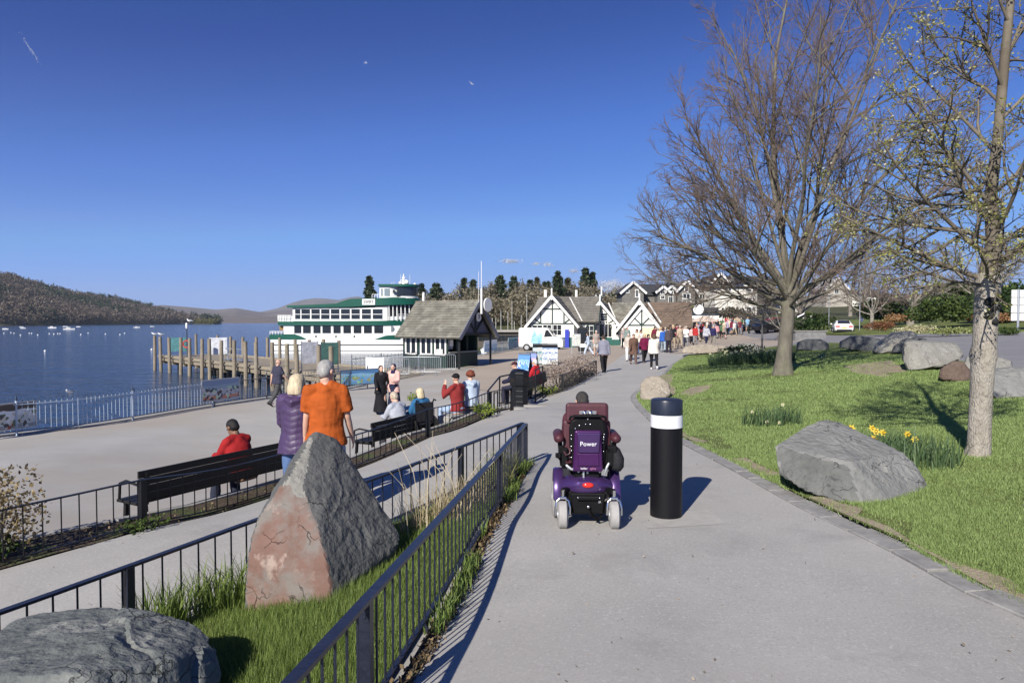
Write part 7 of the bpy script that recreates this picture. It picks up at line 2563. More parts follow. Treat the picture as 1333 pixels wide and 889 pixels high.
for az, el, h, L, r in pl_:
    a, e = R(az), R(el)
    d = np.array((math.cos(a) * math.cos(e), math.sin(a) * math.cos(e), math.sin(e)))
    x = np.interp(h, up_[:, 2], up_[:, 0])
    T.grow(np.array((x, .0, h)), d, L * .86, r * .6, 1, pearP)
pear = empty('young_tree', (PX_, PY_, PZ_), 0, 'young tree with a pale scarred trunk and sparse yellow-green spring leaves', 'tree')
tm = T.mesh((0,), {0: 22}, 'trunk')
co = np.empty(len(tm.vertices) * 3)
tm.vertices.foreach_get('co', co)
co = co.reshape(-1, 3)
rr_ = np.array([x for x in fbm(co * np.array((7, 7, 5)), 3)])
co[:, :2] += (co[:, :2] - np.array((.03, 0))) * (rr_ * .07)[:, None]
tm.vertices.foreach_set('co', co.ravel())
obj('trunk', tm, M_pbark, pear)
sc_m = MB()
for z, a, sz in ((1.95, 250, .07), (1.86, 262, .05), (1.78, 245, .06), (1.98, 285, .05), (1.7, 275, .05), (1.88, 300, .04)):
    sc_m.sphere((.065 + .145 * math.cos(R(a)), .145 * math.sin(R(a)), z), (sz, .025, sz * .8), 8, 6, M=Matrix.Rotation(R(a + 90), 3, 'Z'))
sc_m.build('scar', mat('scar_black', (.02, .02, .02), .9, .3, 30), pear, 60)
obj('limb', T.mesh((1, 2), {1: 7, 2: 4}, 'limb'), M_ptwig, pear)
o = obj('twigs', T.mesh((3, 4), {3: 3, 4: 3}, 'twigs'), M_ptwig, pear)
o['kind'] = 'stuff'
r_ = np.random.default_rng(3)
tips = np.array([t[0] for t in T.tips])
sel = tips[r_.random(len(tips)) < .9]
cl = np.repeat(sel, 3, axis=0) + r_.normal(0, .025, (len(sel) * 3, 3))
o = obj('leaves', leaf_mesh(cl, None, .038, 'leaves', r_), leaf_mat('spring_leaf', (.22, .24, .06), (.46, .44, .17), .4), pear)
o['kind'] = 'stuff'
sel2 = tips[r_.random(len(tips)) < .10]
cl = np.repeat(sel2, 4, axis=0) + r_.normal(0, .03, (len(sel2) * 4, 3))
o = obj('blossom', leaf_mesh(cl, None, .036, 'blossom', r_), leaf_mat('blossom', (.42, .42, .28), (.60, .58, .44), .3), pear)
o['kind'] = 'stuff'

# --- smaller bare trees: one generator
def bare_tree(name, label, loc, H, spread, seed, tm_, wm_, trunk_r=.18, fork=.28, dens=1.0, lean=0, group='bare trees beyond the road', cat='tree', leafm=None, leafn=0, leaf_s=.1, nl=9, el=(25, 75)):
    T = Tree(seed)
    z1 = H * fork
    T.paths.append((np.array([(0, 0, -.2), (0, 0, .1), (lean * .4, 0, z1 * .5), (lean, 0, z1)]), np.array([1.5, 1.15, .95, .9]) * trunk_r, 0))
    P = [dict(), dict(n=5, wob=.12, up=.03, kids=6 * dens, ang=42, ratio=.5, r=trunk_r * .22, t0=.15, end=.3), dict(n=4, wob=.14, up=.03, kids=4.6 * dens, ang=40, ratio=.48, r=trunk_r * .10, t0=.1, end=.4),
         dict(n=3, wob=.15, up=.02, kids=3.2 * dens, ang=40, ratio=.5, r=trunk_r * .055, t0=.1, end=.5), dict(n=2, wob=.15, up=.01, end=.6)]
    for i in range(nl):
        a = i * 2.4 + T.rnd(-.3, .3)
        e = R(T.rnd(*el))
        d = np.array((math.cos(a) * math.cos(e), math.sin(a) * math.cos(e), math.sin(e)))
        L = (spread * math.cos(e) + (H - z1) * .8 * math.sin(e)) * T.rnd(.8, 1.1)
        T.grow(np.array((lean, 0, z1 * T.rnd(.85, 1.0))), d, L, trunk_r * T.rnd(.4, .6), 1, P)
    root = empty(name, tuple(loc), 0, label, cat, group)
    obj('trunk', T.mesh((0,), {0: 12}, 'trunk'), tm_, root)
    obj('limb', T.mesh((1,), {1: 5}, 'limb'), tm_, root)
    o = obj('twigs', T.mesh((2, 3, 4), {2: 3, 3: 3, 4: 3}, 'twigs'), wm_, root)
    o['kind'] = 'stuff'
    if leafn:
        r_ = np.random.default_rng(seed)
        tp = np.array([t[0] for t in T.tips])
        idx = r_.integers(0, len(tp), leafn)
        o = obj('leaves', leaf_mesh(tp[idx] + r_.normal(0, leaf_s * 1.2, (leafn, 3)), None, leaf_s, 'leaves', r_), leafm, root)
        o['kind'] = 'stuff'
    return root
def gpt(px, py): return tuple(float(v) for v in G(px, py))
M_gtwig = mat('grey_twig', (.19, .16, .135), .9, .25, 1)
M_gbark = mat('grey_bark', (.24, .22, .19), .9, .3, 2, bump=.7, bs=14)
bare_tree('bare_tree', 'stout leafless tree with a short grey trunk on the far verge', gpt(1185, 424), 5.6, 4.4, 31, M_gbark, M_gtwig, .34, .34, 1.1, nl=11, el=(8, 60))
bare_tree('bare_tree', 'slim staked sapling with a round fuzz of bare twigs left of the beech', gpt(992, 466), 4.6, 1.3, 32, M_gbark, M_gtwig, .05, .42, 1.1, nl=12, el=(20, 80), leafm=leaf_mat('bud', (.25, .2, .15), (.4, .36, .3), .2), leafn=900, leaf_s=.06)
bare_tree('bare_tree', 'bare tree with drooping reddish twigs right of the beech, across the road', gpt(1135, 430), 6.0, 3.6, 33, M_gbark, M_twig, .2, .3, 1.1, el=(10, 70))
bare_tree('bare_tree', 'tall bare tree standing behind the white car', (44.0, 86.0, gz(44.0, 86.0)), 11, 5.0, 34, M_gbark, M_gtwig, .24, .25, 1.1)
bare_tree('bare_tree', 'bare tree with a pinkish crown between the beech and the road', (33.0, 78.0, gz(33.0, 78.0)), 8.5, 4.6, 35, M_gbark, M_twig, .22, .25, 1.1)
bare_tree('bare_tree', 'bare tree with a broad crown left of the white house on the hill', (52.0, 105.0, gz(52, 105)), 12, 6, 36, M_gbark, M_gtwig, .26, .25, 1.1)
bare_tree('bare_tree', 'bare tree behind the stone houses, its crown above the dark roof', (28.2, 128, gz(28.2, 128)), 12.5, 4.2, 37, M_gbark, M_twig, .25, .3, 1.1)
bare_tree('bare_tree', 'bare tree leaning over the far road at the right', (54.0, 78.0, gz(54, 78)), 9.5, 5, 38, M_gbark, M_gtwig, .26, .25, 1.1)
bare_tree('bare_tree', 'grey bare tree among the hedges at the far right', (64.0, 92.0, gz(64, 92)), 11, 5.5, 39, M_gbark, M_gtwig, .26, .25, 1.0)
bare_tree('bare_tree', 'low bare hawthorn beside the signpost, left of the white car', (24.5, 62.0, gz(24.5, 62.0)), 4.6, 3.0, 40, M_gbark, M_gtwig, .12, .2, 1.1, el=(5, 70))

# --- shrubs and hedges: leafy bodies
def leafy(name, label, loc, dims, n, size, lm, seed, cat='bush', group=None, lobes=7, stem=True, stemm=None):
    """leaves spread through an uneven crown of lobes"""
    r_ = np.random.default_rng(seed)
    d = np.array(dims)
    c = r_.uniform(-.62, .62, (lobes, 3)) * d / 2
    c[:, 2] = r_.uniform(.3, .75, lobes) * d[2]
    rad = r_.uniform(.24, .44, (lobes, 1)) * d
    rad[:, 2] = r_.uniform(.22, .36, lobes) * d[2]
    k = r_.integers(0, lobes, n)
    v = r_.normal(size=(n, 3))
    v /= np.linalg.norm(v, axis=1, keepdims=True)
    p = c[k] + v * rad[k] * (r_.uniform(.45, 1.0, n) ** .5)[:, None]
    p[:, 2] = np.maximum(p[:, 2], .02)
    root = empty(name, tuple(loc), 0, label, cat, group)
    o = obj('crown', leaf_mesh(p, None, size, 'crown', r_), lm, root)
    if stem:
        mb = MB()
        for i in range(min(lobes, 6)):
            mb.tube([(c[i][0] * .15, c[i][1] * .15, -.1), c[i] * .6, c[i]], [.03 * d[2] ** .5, .018 * d[2] ** .5, .008], 5)
        mb.build('stem', stemm or M_ptwig, root, 60)
    return root
L_dark = leaf_mat('evergreen_leaf', (.012, .03, .010), (.05, .085, .02), .15)
L_mid = leaf_mat('hedge_leaf', (.03, .055, .015), (.10, .14, .035), .2)
L_gold = leaf_mat('golden_shrub_leaf', (.12, .08, .035), (.40, .32, .17), .3)
L_pink = leaf_mat('pale_blossom_leaf', (.16, .12, .09), (.52, .42, .36), .3)
L_yg = leaf_mat('fresh_leaf', (.12, .19, .03), (.34, .40, .07), .35)
L_red = leaf_mat('red_shrub_leaf', (.14, .06, .03), (.30, .15, .07), .25)
L_rush = leaf_mat('pale_rush', (.38, .36, .20), (.58, .55, .34), .3)
# golden shrub at the left edge in the narrow bed
p = gpt(20, 722)
leafy('shrub', 'golden leaved shrub with twisted stems in the narrow bed at the left edge', (-5.2, 6.75, on_fence(np.array([-5.2]), np.array([6.75]))[0]), (.95, .8, .95), 1500, .045, L_gold, 51, 'shrub', lobes=12)
def bedplant(px, py, w, h, n, lm, lab, seed, sz=.05, cat='plant', grp='plants in the beds', dl=.25):
    q = G(px, py)
    x, y = float(q[0]) - dl * .8, float(q[1]) + dl * .3
    leafy('bed_plant', lab, (x, y, max(gz(x, y), on_fence(np.array([x]), np.array([y]))[0] if px < 660 else -9)), (w, w, h), n, sz, lm, seed, cat, grp, lobes=6, stem=False)
bedplant(435, 618, .5, .28, 260, L_yg, 'low fresh green plant in the bed behind the orange t-shirt', 61)
bedplant(548, 568, .4, .3, 220, L_yg, 'small yellow-green plant under the second bench, near a fence post', 62)
bedplant(612, 548, .75, .5, 800, L_yg, 'clump of bright green leaves in the bed below the dark red jumper', 63)
bedplant(640, 543, .5, .42, 420, L_yg, 'rounded bright green clump in the bed next to the handrail', 64)
bedplant(712, 514, .9, .42, 700, L_yg, 'spreading bright green plant in the second bed below the far bench', 65, dl=.2)
bedplant(203, 690, .4, .18, 160, L_mid, 'low green weeds at the thick fence post by the long bench', 66)
bedplant(8, 738, .5, .3, 300, L_mid, 'dark green weeds in the bed at the left edge, under the golden shrub', 67)
# pale flowering shrubs in the second bed
for i, (x, y, w, h) in enumerate(((1.72, 25.2, 1.3, 1.05), (2.35, 27.2, 1.4, 1.15), (2.95, 29.4, 1.3, 1.0))):
    leafy('flowering_shrub', ['pale pinkish shrub in the fenced bed, nearest of three', 'pale pinkish shrub in the fenced bed, middle of three', 'pale pinkish shrub in the fenced bed, farthest of three'][i], (x, y, gz(x, y)), (w, w * 1.3, h), 1300, .06, L_pink, 71 + i, 'shrub', 'pale shrubs in the fenced bed', lobes=9)
# far right hedges and evergreens
def far_bush(label, px0, px1, ytop, ybase, Y, lm, n, seed, sz=.35, dep=3.0, name='hedge', cat='hedge', grp='hedges beyond the road'):
    a, b, t = at(px0, ybase, Y), at(px1, ybase, Y), at(px0, ytop, Y)
    leafy(name, label, ((a[0] + b[0]) / 2, Y, a[2]), (b[0] - a[0], dep, t[2] - a[2]), n, sz, lm, seed, cat, grp, lobes=14, stem=False)
far_bush('tall clipped green hedge behind the stout bare tree', 1190, 1262, 385, 421, 62, L_mid, 4200, 81, .26)
far_bush('dark evergreen bush at the right edge behind the white sign', 1262, 1345, 368, 424, 66, L_dark, 5200, 82, .3, 5)
far_bush('dark green hedge left of the stout bare tree', 1120, 1180, 388, 420, 72, L_dark, 3200, 83, .3)
far_bush('red-brown low shrub on the far verge beside the pale rushes', 1126, 1160, 417, 432, 53, L_red, 1100, 84, .14, 1.6, 'low_shrub', 'shrub', 'low planting on the far verge')
far_bush('pale straw-coloured rushes on the near edge of the far verge', 1172, 1212, 424, 434, 49, L_rush, 1300, 85, .16, 1.2, 'rush_clump', 'rushes', 'low planting on the far verge')
far_bush('pale green rushes to the right of the straw-coloured clump', 1212, 1262, 427, 435, 48.3, leaf_mat('pale_green_rush', (.20, .25, .07), (.38, .40, .18), .3), 1300, 86, .15, 1.2, 'rush_clump', 'rushes', 'low planting on the far verge')
far_bush('small green shrub at the foot of the white sign', 1296, 1330, 425, 437, 47, L_mid, 700, 87, .14, 1.5, 'low_shrub', 'shrub', 'low planting on the far verge')
far_bush('orange-brown beech hedge behind the far verge, right stretch', 1248, 1312, 406, 419, 64, leaf_mat('dry_beech', (.22, .11, .05), (.42, .24, .12), .25), 2600, 88, .2, 1.4)
far_bush('orange-brown beech hedge behind the far verge, left stretch', 1154, 1186, 409, 420, 68, leaf_mat('dry_beech2', (.24, .13, .06), (.45, .28, .15), .25), 1300, 89, .2, 1.4)
far_bush('dark rounded shrub at the left of the shop parade roof', 936, 978, 401, 416, 92, leaf_mat('brown_shrub', (.05, .045, .035), (.14, .12, .09), .15), 1800, 90, .35, 3, 'shrub', 'shrub', None)
far_bush('dull green bushes behind the white car', 1040, 1085, 408, 430, 84, L_mid, 1800, 91, .3)
far_bush('green bank of ivy behind the signpost', 1020, 1075, 412, 431, 74, L_dark, 1500, 92, .26)
far_bush('green hedge rising up the slope at the far right', 1215, 1333, 366, 392, 95, L_mid, 4200, 93, .45, 5)
# small yellow-green bush on the terrace
far_bush('small yellow-green bush on the terrace before the tall stone gable', 898, 906, 399, 406, 109, L_yg, 250, 94, .25, 1.0, 'shrub', 'shrub', None)
# --- evergreen daffodil bed by the beech
def grass_clump(pts, h, w, r_, lean=.5):
    """blades as bent two-quad strips"""
    n = len(pts)
    a = r_.uniform(0, 2 * math.pi, n)
    d = np.stack([np.cos(a), np.sin(a), np.zeros(n)], 1)
    sd = np.stack([-np.sin(a), np.cos(a), np.zeros(n)], 1)
    hh = (h * r_.uniform(.55, 1.15, n))[:, None]
    ln = (lean * r_.uniform(.1, 1.0, n))[:, None] * hh
    up = np.array((0, 0, 1.0))
    ww = (w * r_.uniform(.7, 1.3, n))[:, None]
    V = np.stack([pts - sd * ww, pts + sd * ww, pts + up * hh * .6 + d * ln * .35 + sd * ww * .8, pts + up * hh * .6 + d * ln * .35 - sd * ww * .8,
                  pts + up * hh + d * ln + sd * ww * .15, pts + up * hh + d * ln - sd * ww * .15], 1).reshape(-1, 3)
    i = np.arange(n)[:, None] * 6
    F = np.vstack([i + np.array([[0, 1, 2, 3]]), i + np.array([[3, 2, 4, 5]])])
    return V, F
L_daf = leaf_mat('daffodil_leaf', (.05, .10, .045), (.15, .22, .10), .25)
L_pet = leaf_mat('daffodil_petal', (.80, .55, .03), (.85, .68, .12), .3)
L_petw = leaf_mat('daffodil_pale', (.80, .74, .40), (.85, .82, .6), .3)
def daffodils(label, centre, rad, nb, flowers, seed, h=.36, petals=L_pet, fs=.035, grp='daffodil clumps', n_rand=0):
    r_ = np.random.default_rng(seed)
    c = np.array(centre)
    a, q = r_.uniform(0, 2 * math.pi, nb), np.sqrt(r_.uniform(0, 1, nb))
    x, y = c[0] + rad[0] * q * np.cos(a), c[1] + rad[1] * q * np.sin(a)
    P = np.column_stack([x - c[0], y - c[1], gz(x, y) - c[2] + .01])
    V, F = grass_clump(P, h, .008 if h < .5 else .012, r_, .7)
    root = empty('daffodil_clump', tuple(c), 0, label, 'daffodils', grp)
    o = obj('leaves', mesh_np('leaves', V, F), L_daf, root)
    o['kind'] = 'stuff'
    fl = list(flowers)
    for _ in range(n_rand):
        a, q = r_.uniform(0, 2 * math.pi), math.sqrt(r_.uniform(0, 1))
        fl.append((rad[0] * q * math.cos(a), rad[1] * q * math.sin(a), h * r_.uniform(.8, 1.15)))
    for fx, fy, fz in fl:
        mb = MB()
        f = np.array((fx, fy, fz + gz(c[0] + fx, c[1] + fy) - c[2]))
        mb.cyl(f - (0, 0, fz), f, .005, n=4, m=1)
        ax = np.array((r_.uniform(-.8, .3), -1, r_.uniform(-.1, .5)))
        ax /= np.linalg.norm(ax)
        s1 = np.cross(ax, (0, 0, 1.0)); s1 /= np.linalg.norm(s1)
        s2 = np.cross(ax, s1)
        for k in range(6):
            t = k * math.pi / 3
            e = s1 * math.cos(t) + s2 * math.sin(t)
            g = s1 * math.cos(t + .5) + s2 * math.sin(t + .5)
            g2 = s1 * math.cos(t - .5) + s2 * math.sin(t - .5)
            mb.add([f, f + g2 * fs * .7, f + e * fs * 1.25 + ax * .005, f + g * fs * .7], [(0, 1, 2, 3)])
        mb.tube([f, f + ax * fs * .8], [fs * .3, fs * .45], 8, cap=False)
        mb.build('flower', [petals, L_daf], root)
    return root
q = at(1120, 575, 8.4)
daffodils('daffodils with yellow trumpet flowers behind the large pale boulder', (float(q[0]) + .1, 8.55, gz(float(q[0]), 8.55)), (.75, .35), 420, [(-.55, -.1, .36), (-.28, .0, .46), (-.16, -.05, .45), (.12, -.1, .40), (.08, -.12, .32), (.48, -.15, .36), (-.2, .1, .40), (.15, .05, .42)], 101, h=.38, fs=.042)
q = G(1186, 606)
daffodils('daffodil leaves with one bent flower between the pale boulder and the young tree', (float(q[0]), float(q[1]), gz(float(q[0]), float(q[1]))), (.55, .45), 330, [(-.35, .0, .42), (.1, .1, .3)], 102, h=.36, fs=.04)
q = G(1010, 556)
daffodils('small daffodil clump with pale buds on the lawn, left of the large boulder', (float(q[0]), float(q[1]) + .2, gz(float(q[0]), float(q[1]) + .2)), (.55, .4), 300, [(-.4, -.1, .3), (-.2, -.3, .12), (.2, .0, .38), (.0, -.35, .1)], 103, h=.36, petals=L_petw, fs=.03)
q = G(1000, 474)
daffodils('wide bed of pale yellow daffodils beside the beech trunk', (float(q[0]) - .3, float(q[1]) + 1.2, gz(float(q[0]) - .3, float(q[1]) + 1.2)), (1.9, 1.2), 2600, [], 104, h=.55, petals=L_petw, fs=.05, n_rand=46)
leafy('bush', 'dark green bush behind the wide daffodil bed, at the sapling foot', (float(q[0]) - .2, float(q[1]) + 3.2, gz(float(q[0]), float(q[1]) + 3)), (2.2, 1.6, .9), 1600, .10, L_dark, 105, 'bush', None, lobes=8, stem=False)
# ------------------------------------------------------------------ far shore, hills, woods
def prof(P):
    X, Y = [p[0] for p in P], [p[1] for p in P]
    return lambda px: np.interp(px, X, Y)
sky1 = prof([(-500, 335), (-100, 345), (0, 364), (27, 369), (54, 377), (81, 384), (108, 390), (149, 394), (200, 400), (230, 407), (257, 415), (275, 420)])
ns, nt = 70, 14
S0, S1 = np.array((-1150, 420.)), np.array((-505, 1180.))
V = []
for i in range(ns):
    s = i / (ns - 1)
    sh = np.array(((-1150 + 650 * min(1, s / .35) ** .8) if s < .35 else -500 - 8 * (s - .35), 420 + 260 * s / .35 if s < .35 else 680 + 520 * (s - .35) / .65))
    for j in range(nt):
        t = j / (nt - 1)
        p = sh + np.array((-.86, .5)) * 330 * t + np.array((fbm([[s * 9, t * 3, 1]], 2)[0] * 12, 0)) * (t > 0)
        px = 666.5 + FPX * p[0] / p[1]
        zt = CAMZ + (418 - sky1(px)) * p[1] / FPX
        V.append((p[0], p[1], WATER - .5 + (max(zt, WATER + 2) - WATER) * min(1, t * 1.15) ** .75))
V = np.array(V)
F = [(i * nt + j, (i + 1) * nt + j, (i + 1) * nt + j + 1, i * nt + j + 1) for i in range(ns - 1) for j in range(nt - 1)]
M_hill = mat('wooded_ground', (.05, .05, .025), .95, .3, .02)
hl = obj('hill', mesh_np('hill', V, F, True), M_hill)
hl['kind'] = 'structure'
def wood(name, label, pts, hts, wds, nleaf, size, lm, seed, cone=0.0, zlo=.15):
    """one mass of crowns standing at pts"""
    r_ = np.random.default_rng(seed)
    n = len(pts)
    v = r_.normal(size=(n, nleaf, 3))
    v /= np.linalg.norm(v, axis=2, keepdims=True)
    v *= r_.uniform(.55, 1.0, (n, nleaf, 1))
    zz = (v[..., 2] + 1) / 2
    w = wds[:, None] * (1 - cone * zz)
    P = np.stack([pts[:, None, 0] + v[..., 0] * w / 2, pts[:, None, 1] + v[..., 1] * w / 2, pts[:, None, 2] + hts[:, None] * (zlo + (1 - zlo) * zz)], -1).reshape(-1, 3)
    o = obj(name, leaf_mesh(P, None, size, name, r_), lm)
    o['kind'] = 'stuff'
    o['label'] = label
    return o
r_ = np.random.default_rng(8)
def on_hill(n):
    i, j = r_.integers(0, ns - 1, n), (r_.uniform(0, 1, n) ** 1.1 * (nt - 1)).astype(int).clip(0, nt - 2)
    a, b = r_.random((n, 1)), r_.random((n, 1))
    V00, V10, V01, V11 = V[i * nt + j], V[(i + 1) * nt + j], V[i * nt + j + 1], V[(i + 1) * nt + j + 1]
    return (V00 * (1 - a) + V10 * a) * (1 - b) + (V01 * (1 - a) + V11 * a) * b
L_wbare = leaf_mat('far_bare_wood', (.085, .066, .052), (.165, .132, .105), .1)
L_wgreen = leaf_mat('far_conifer', (.012, .024, .012), (.05, .07, .03), .05)
p = on_hill(3600)
p = p[fbm(p * .012 + 4, 2) < .25]
wood('woodland', 'bare brown woodland covering the far hillside', p, r_.uniform(9, 15, len(p)), r_.uniform(9, 14, len(p)), 60, 2.2, L_wbare, 1)
p = on_hill(3000)
p = p[fbm(p * .012 + 4, 2) > .12]
wood('woodland', 'dark conifer woodland in patches on the far hillside', p, r_.uniform(12, 19, len(p)), r_.uniform(6, 9, len(p)), 56, 2.1, L_wgreen, 2, .7, .05)
M_fell = mat('fell_bracken', (.13, .10, .085), .95, vs=.004, col2=(.20, .16, .14), detail=8)
ncol(M_fell, [((.09, .095, .06), .009, .5, .66, .8), ((.26, .22, .20), .02, .56, .7, .6)])
def ridge(pts, Y, dep, seed):
    f = prof(pts)
    xs = np.linspace(pts[0][0], pts[-1][0], 120)
    V, n = [], 16
    for px in xs:
        for j in range(n):
            t = j / (n - 1)
            y = Y + dep * t
            z = (418 - f(px)) * (Y + dep) / FPX
            h = WATER + z * t ** .8 * (1 + .22 * fbm([[px * .03 + seed, t * 4, seed]], 4)[0] * (1 - t)) - 1
            V.append(((px - 666.5) / FPX * y, y, h + (CAMZ if t == 1 else 0)))
    F = [(i * n + j, (i + 1) * n + j, (i + 1) * n + j + 1, i * n + j + 1) for i in range(119) for j in range(n - 1)]
    o = obj('hills', mesh_np('hills', V, F, True), M_fell)
    o['kind'] = 'structure'
ridge([(150, 417), (200, 397), (211, 396), (243, 398.5), (281, 402), (308, 400), (332, 404), (346, 406), (380, 402), (430, 404), (480, 408), (560, 414), (640, 417)], 2300, 1100, 3)
ridge([(300, 416), (340, 405), (360, 401), (380, 393.5), (395, 389.5), (410, 387.5), (425, 388), (440, 390), (455, 386.5), (466, 385), (480, 389), (520, 397), (600, 405), (760, 410), (900, 414)], 3800, 1500, 7)
ridge([(170, 420), (215, 409), (250, 407), (300, 410), (350, 411), (420, 414), (480, 417)], 1500, 600, 12)
# wooded islet
q = at(268, 421.5, 1010)
pp = np.column_stack([q[0] + r_.uniform(-17, 17, 60), 1010 + r_.uniform(-8, 8, 60), np.full(60, WATER - .5)])
isl = MB().lathe([(19, -1), (16, .6), (9, 1.4), (.5, 1.6)], c=(q[0], 1010, WATER), n=24).build('islet', M_hill, smooth=60)
isl['kind'] = 'structure'
wood('woodland', 'bushes covering the small islet out on the lake', pp, r_.uniform(5, 10, 60), r_.uniform(5, 8, 60), 60, 1.7, leaf_mat('islet_leaf', (.07, .075, .02), (.19, .18, .06), .1), 3)
# bare woods and conifers behind the marina and the house
n = 170
px = r_.uniform(548, 812, n)
Y = r_.uniform(128, 190, n)
pts = np.array([at(a, 424, b) for a, b in zip(px, Y)])
pts[:, 2] = gz(pts[:, 0], pts[:, 1]) - .3
hh = np.array([(CAMZ + (418 - t) * y / FPX) for t, y in zip(r_.uniform(363, 390, n) + np.where(px < 590, 12, 0) + np.where(px > 780, 6, 0), Y)]) - pts[:, 2]
wood('woodland', 'bare grey-brown woodland behind the marina and the timbered house', pts, hh, r_.uniform(4, 7.5, n), 560, .46, leaf_mat('bare_wood', (.12, .105, .07), (.31, .275, .20), .2), 4, .25, .02)
L_con = leaf_mat('spruce_needle', (.016, .030, .018), (.07, .092, .048), .1)
L_con2 = leaf_mat('larch_needle', (.05, .05, .03), (.13, .12, .075), .15)
def conifer(label, px, ytop, wpx, Y, seed, lm=None, shape=1.0):
    r_ = np.random.default_rng(seed)
    wpx *= 1.75
    b, t = at(px, 424, Y), at(px, ytop, Y)
    z0 = gz(float(b[0]), Y)
    H, w = float(t[2] - z0), wpx * Y / FPX
    root = empty('conifer_tree', (float(b[0]), Y, z0), 0, label, 'tree', 'conifers on the skyline')
    n = int(1000 + 80 * wpx)
    k = int(H / .9)
    lay = r_.integers(0, k, n) / k
    zr = .12 + .86 * lay + r_.normal(0, .008, n)
    rad = w / 2 * np.clip((1 - lay) ** shape * 1.05 + .06, 0, 1) * (1 + .35 * np.sin(lay * k * 2.3 + seed)) * r_.uniform(.1, 1, n) ** .5
    a = r_.uniform(0, 2 * math.pi, n)
    P = np.column_stack([rad * np.cos(a), rad * np.sin(a), zr * H - rad * .28])
    obj('crown', leaf_mesh(P, None, .055 * H ** .5 * Y ** .5 * .27, 'crown', r_), lm or L_con, root)
    MB().tube([(0, 0, -.3), (0, 0, H * .6), (0, 0, H * .97)], [.22, .12, .03], 6).build('trunk', M_ptwig, root, 60)
for i, (px, yt, w, Y, lab) in enumerate(((481, 356.5, 15, 170, 'spruce standing alone left of the ship wheelhouse'), (549, 366, 12, 150, 'spruce just right of the ship wheelhouse'), (568, 365, 17, 145, 'broad dark conifer left of the kiosk roof'), (604, 359, 9, 160, 'slim conifer above the kiosk ridge, left of the pole'),
        (616, 361, 12, 150, 'dark conifer right behind the kiosk pole'), (640, 368, 6, 165, 'small conifer tip right of the kiosk pole'), (651, 355.5, 13, 160, 'rounded dark conifer, left one of a pair above the marina'), (669, 356.5, 12, 160, 'rounded dark conifer, right one of a pair above the marina'),
        (690, 361, 11, 165, 'dark conifer above the left gable eave'), (699, 358, 9, 170, 'pale larch left of the left gable finial'), (709, 364, 6, 172, 'thin conifer tip just left of the left gable finial'), (714, 364, 6, 174, 'thin conifer tip behind the left gable finial'),
        (726, 350, 17, 150, 'tall broad spruce right of the left gable finial'), (739, 358.5, 10, 160, 'slender larch right of the tall broad spruce'), (753, 373, 12, 140, 'low dark cedar left of the tallest conifer'), (762, 345.5, 16, 150, 'tallest conifer, above the middle gable'),
        (771, 351, 12, 152, 'second tallest conifer, touching the tallest on its right'), (784, 380, 16, 140, 'low spreading dark tree right of the two tallest conifers'), (803, 376, 16, 142, 'dark rounded evergreen left of the big stone gable'))):
    conifer(lab, px, yt, w, Y, 200 + i, L_con2 if 'larch' in lab else None, .55 if ('round' in lab or 'low' in lab or 'broad dark' in lab) else .9)

# ------------------------------------------------------------------ boats and buoys
M_hull = mat('boat_white', (.8, .8, .78), .4, .04, 2)
M_bcov = mat('boat_cover', (.32, .36, .45), .7, .1, 2)
def hull_mesh(L, B, h, cab):
    mb = MB()
    st = [(0, .8, .9), (.3, 1, .92), (.65, .8, 1), (.88, .4, 1.12), (1, .03, 1.2)]
    V, F = [], []
    for t, w, z in st:
        V += [(L * (t - .5), -B / 2 * w, h * z), (L * (t - .5), -B / 2 * w * .7, -.1), (L * (t - .5), B / 2 * w * .7, -.1), (L * (t - .5), B / 2 * w, h * z)]
    for i in range(4):
        for j in range(4):
            F.append((i * 4 + j, i * 4 + (j + 1) % 4, i * 4 + 4 + (j + 1) % 4, i * 4 + 4 + j))
    F += [(3, 2, 1, 0), (16, 17, 18, 19)]
    mb.add(V, F)
    return mb
def boat(label, px, py, L, kind, rz, group, Y=None, mast=0):
    Y = Y or (CAMZ - WATER) * FPX / (py - 418)
    x = float((px - 666.5) / FPX * Y)
    r_ = empty('boat', (x, Y, WATER), rz, label, 'boat', group)
    h = .16 * L ** .8
    hull_mesh(L, L * .34, h, 0).build('hull', M_hull, r_, 40)
    if kind == 'cabin':
        MB().box((-.05 * L, 0, h + .06 * L), (L * .42, L * .24, L * .13), taper=.8).build('cabin', M_hull, r_)
        MB().box((-.05 * L, 0, h + .075 * L), (L * .40, L * .25, L * .05), taper=.9).build('window', M_glass, r_)
    elif kind == 'cover':
        MB().tube([(-L * .42, 0, h), (0, 0, h * 1.05), (L * .35, 0, h)], [L * .13, L * .15, L * .05], 10, xdir=(0, 1, 0), ry=[h * .6, h * .7, h * .3]).build('cover', M_bcov, r_, 60)
    if mast:
        MB().cyl((.05 * L, 0, h), (.05 * L, 0, mast), .04, .025, 6).bar((.05 * L, 0, h + .8), (-.4 * L, 0, h + .8), .07, .07).build('mast', M_frame, r_, 50)
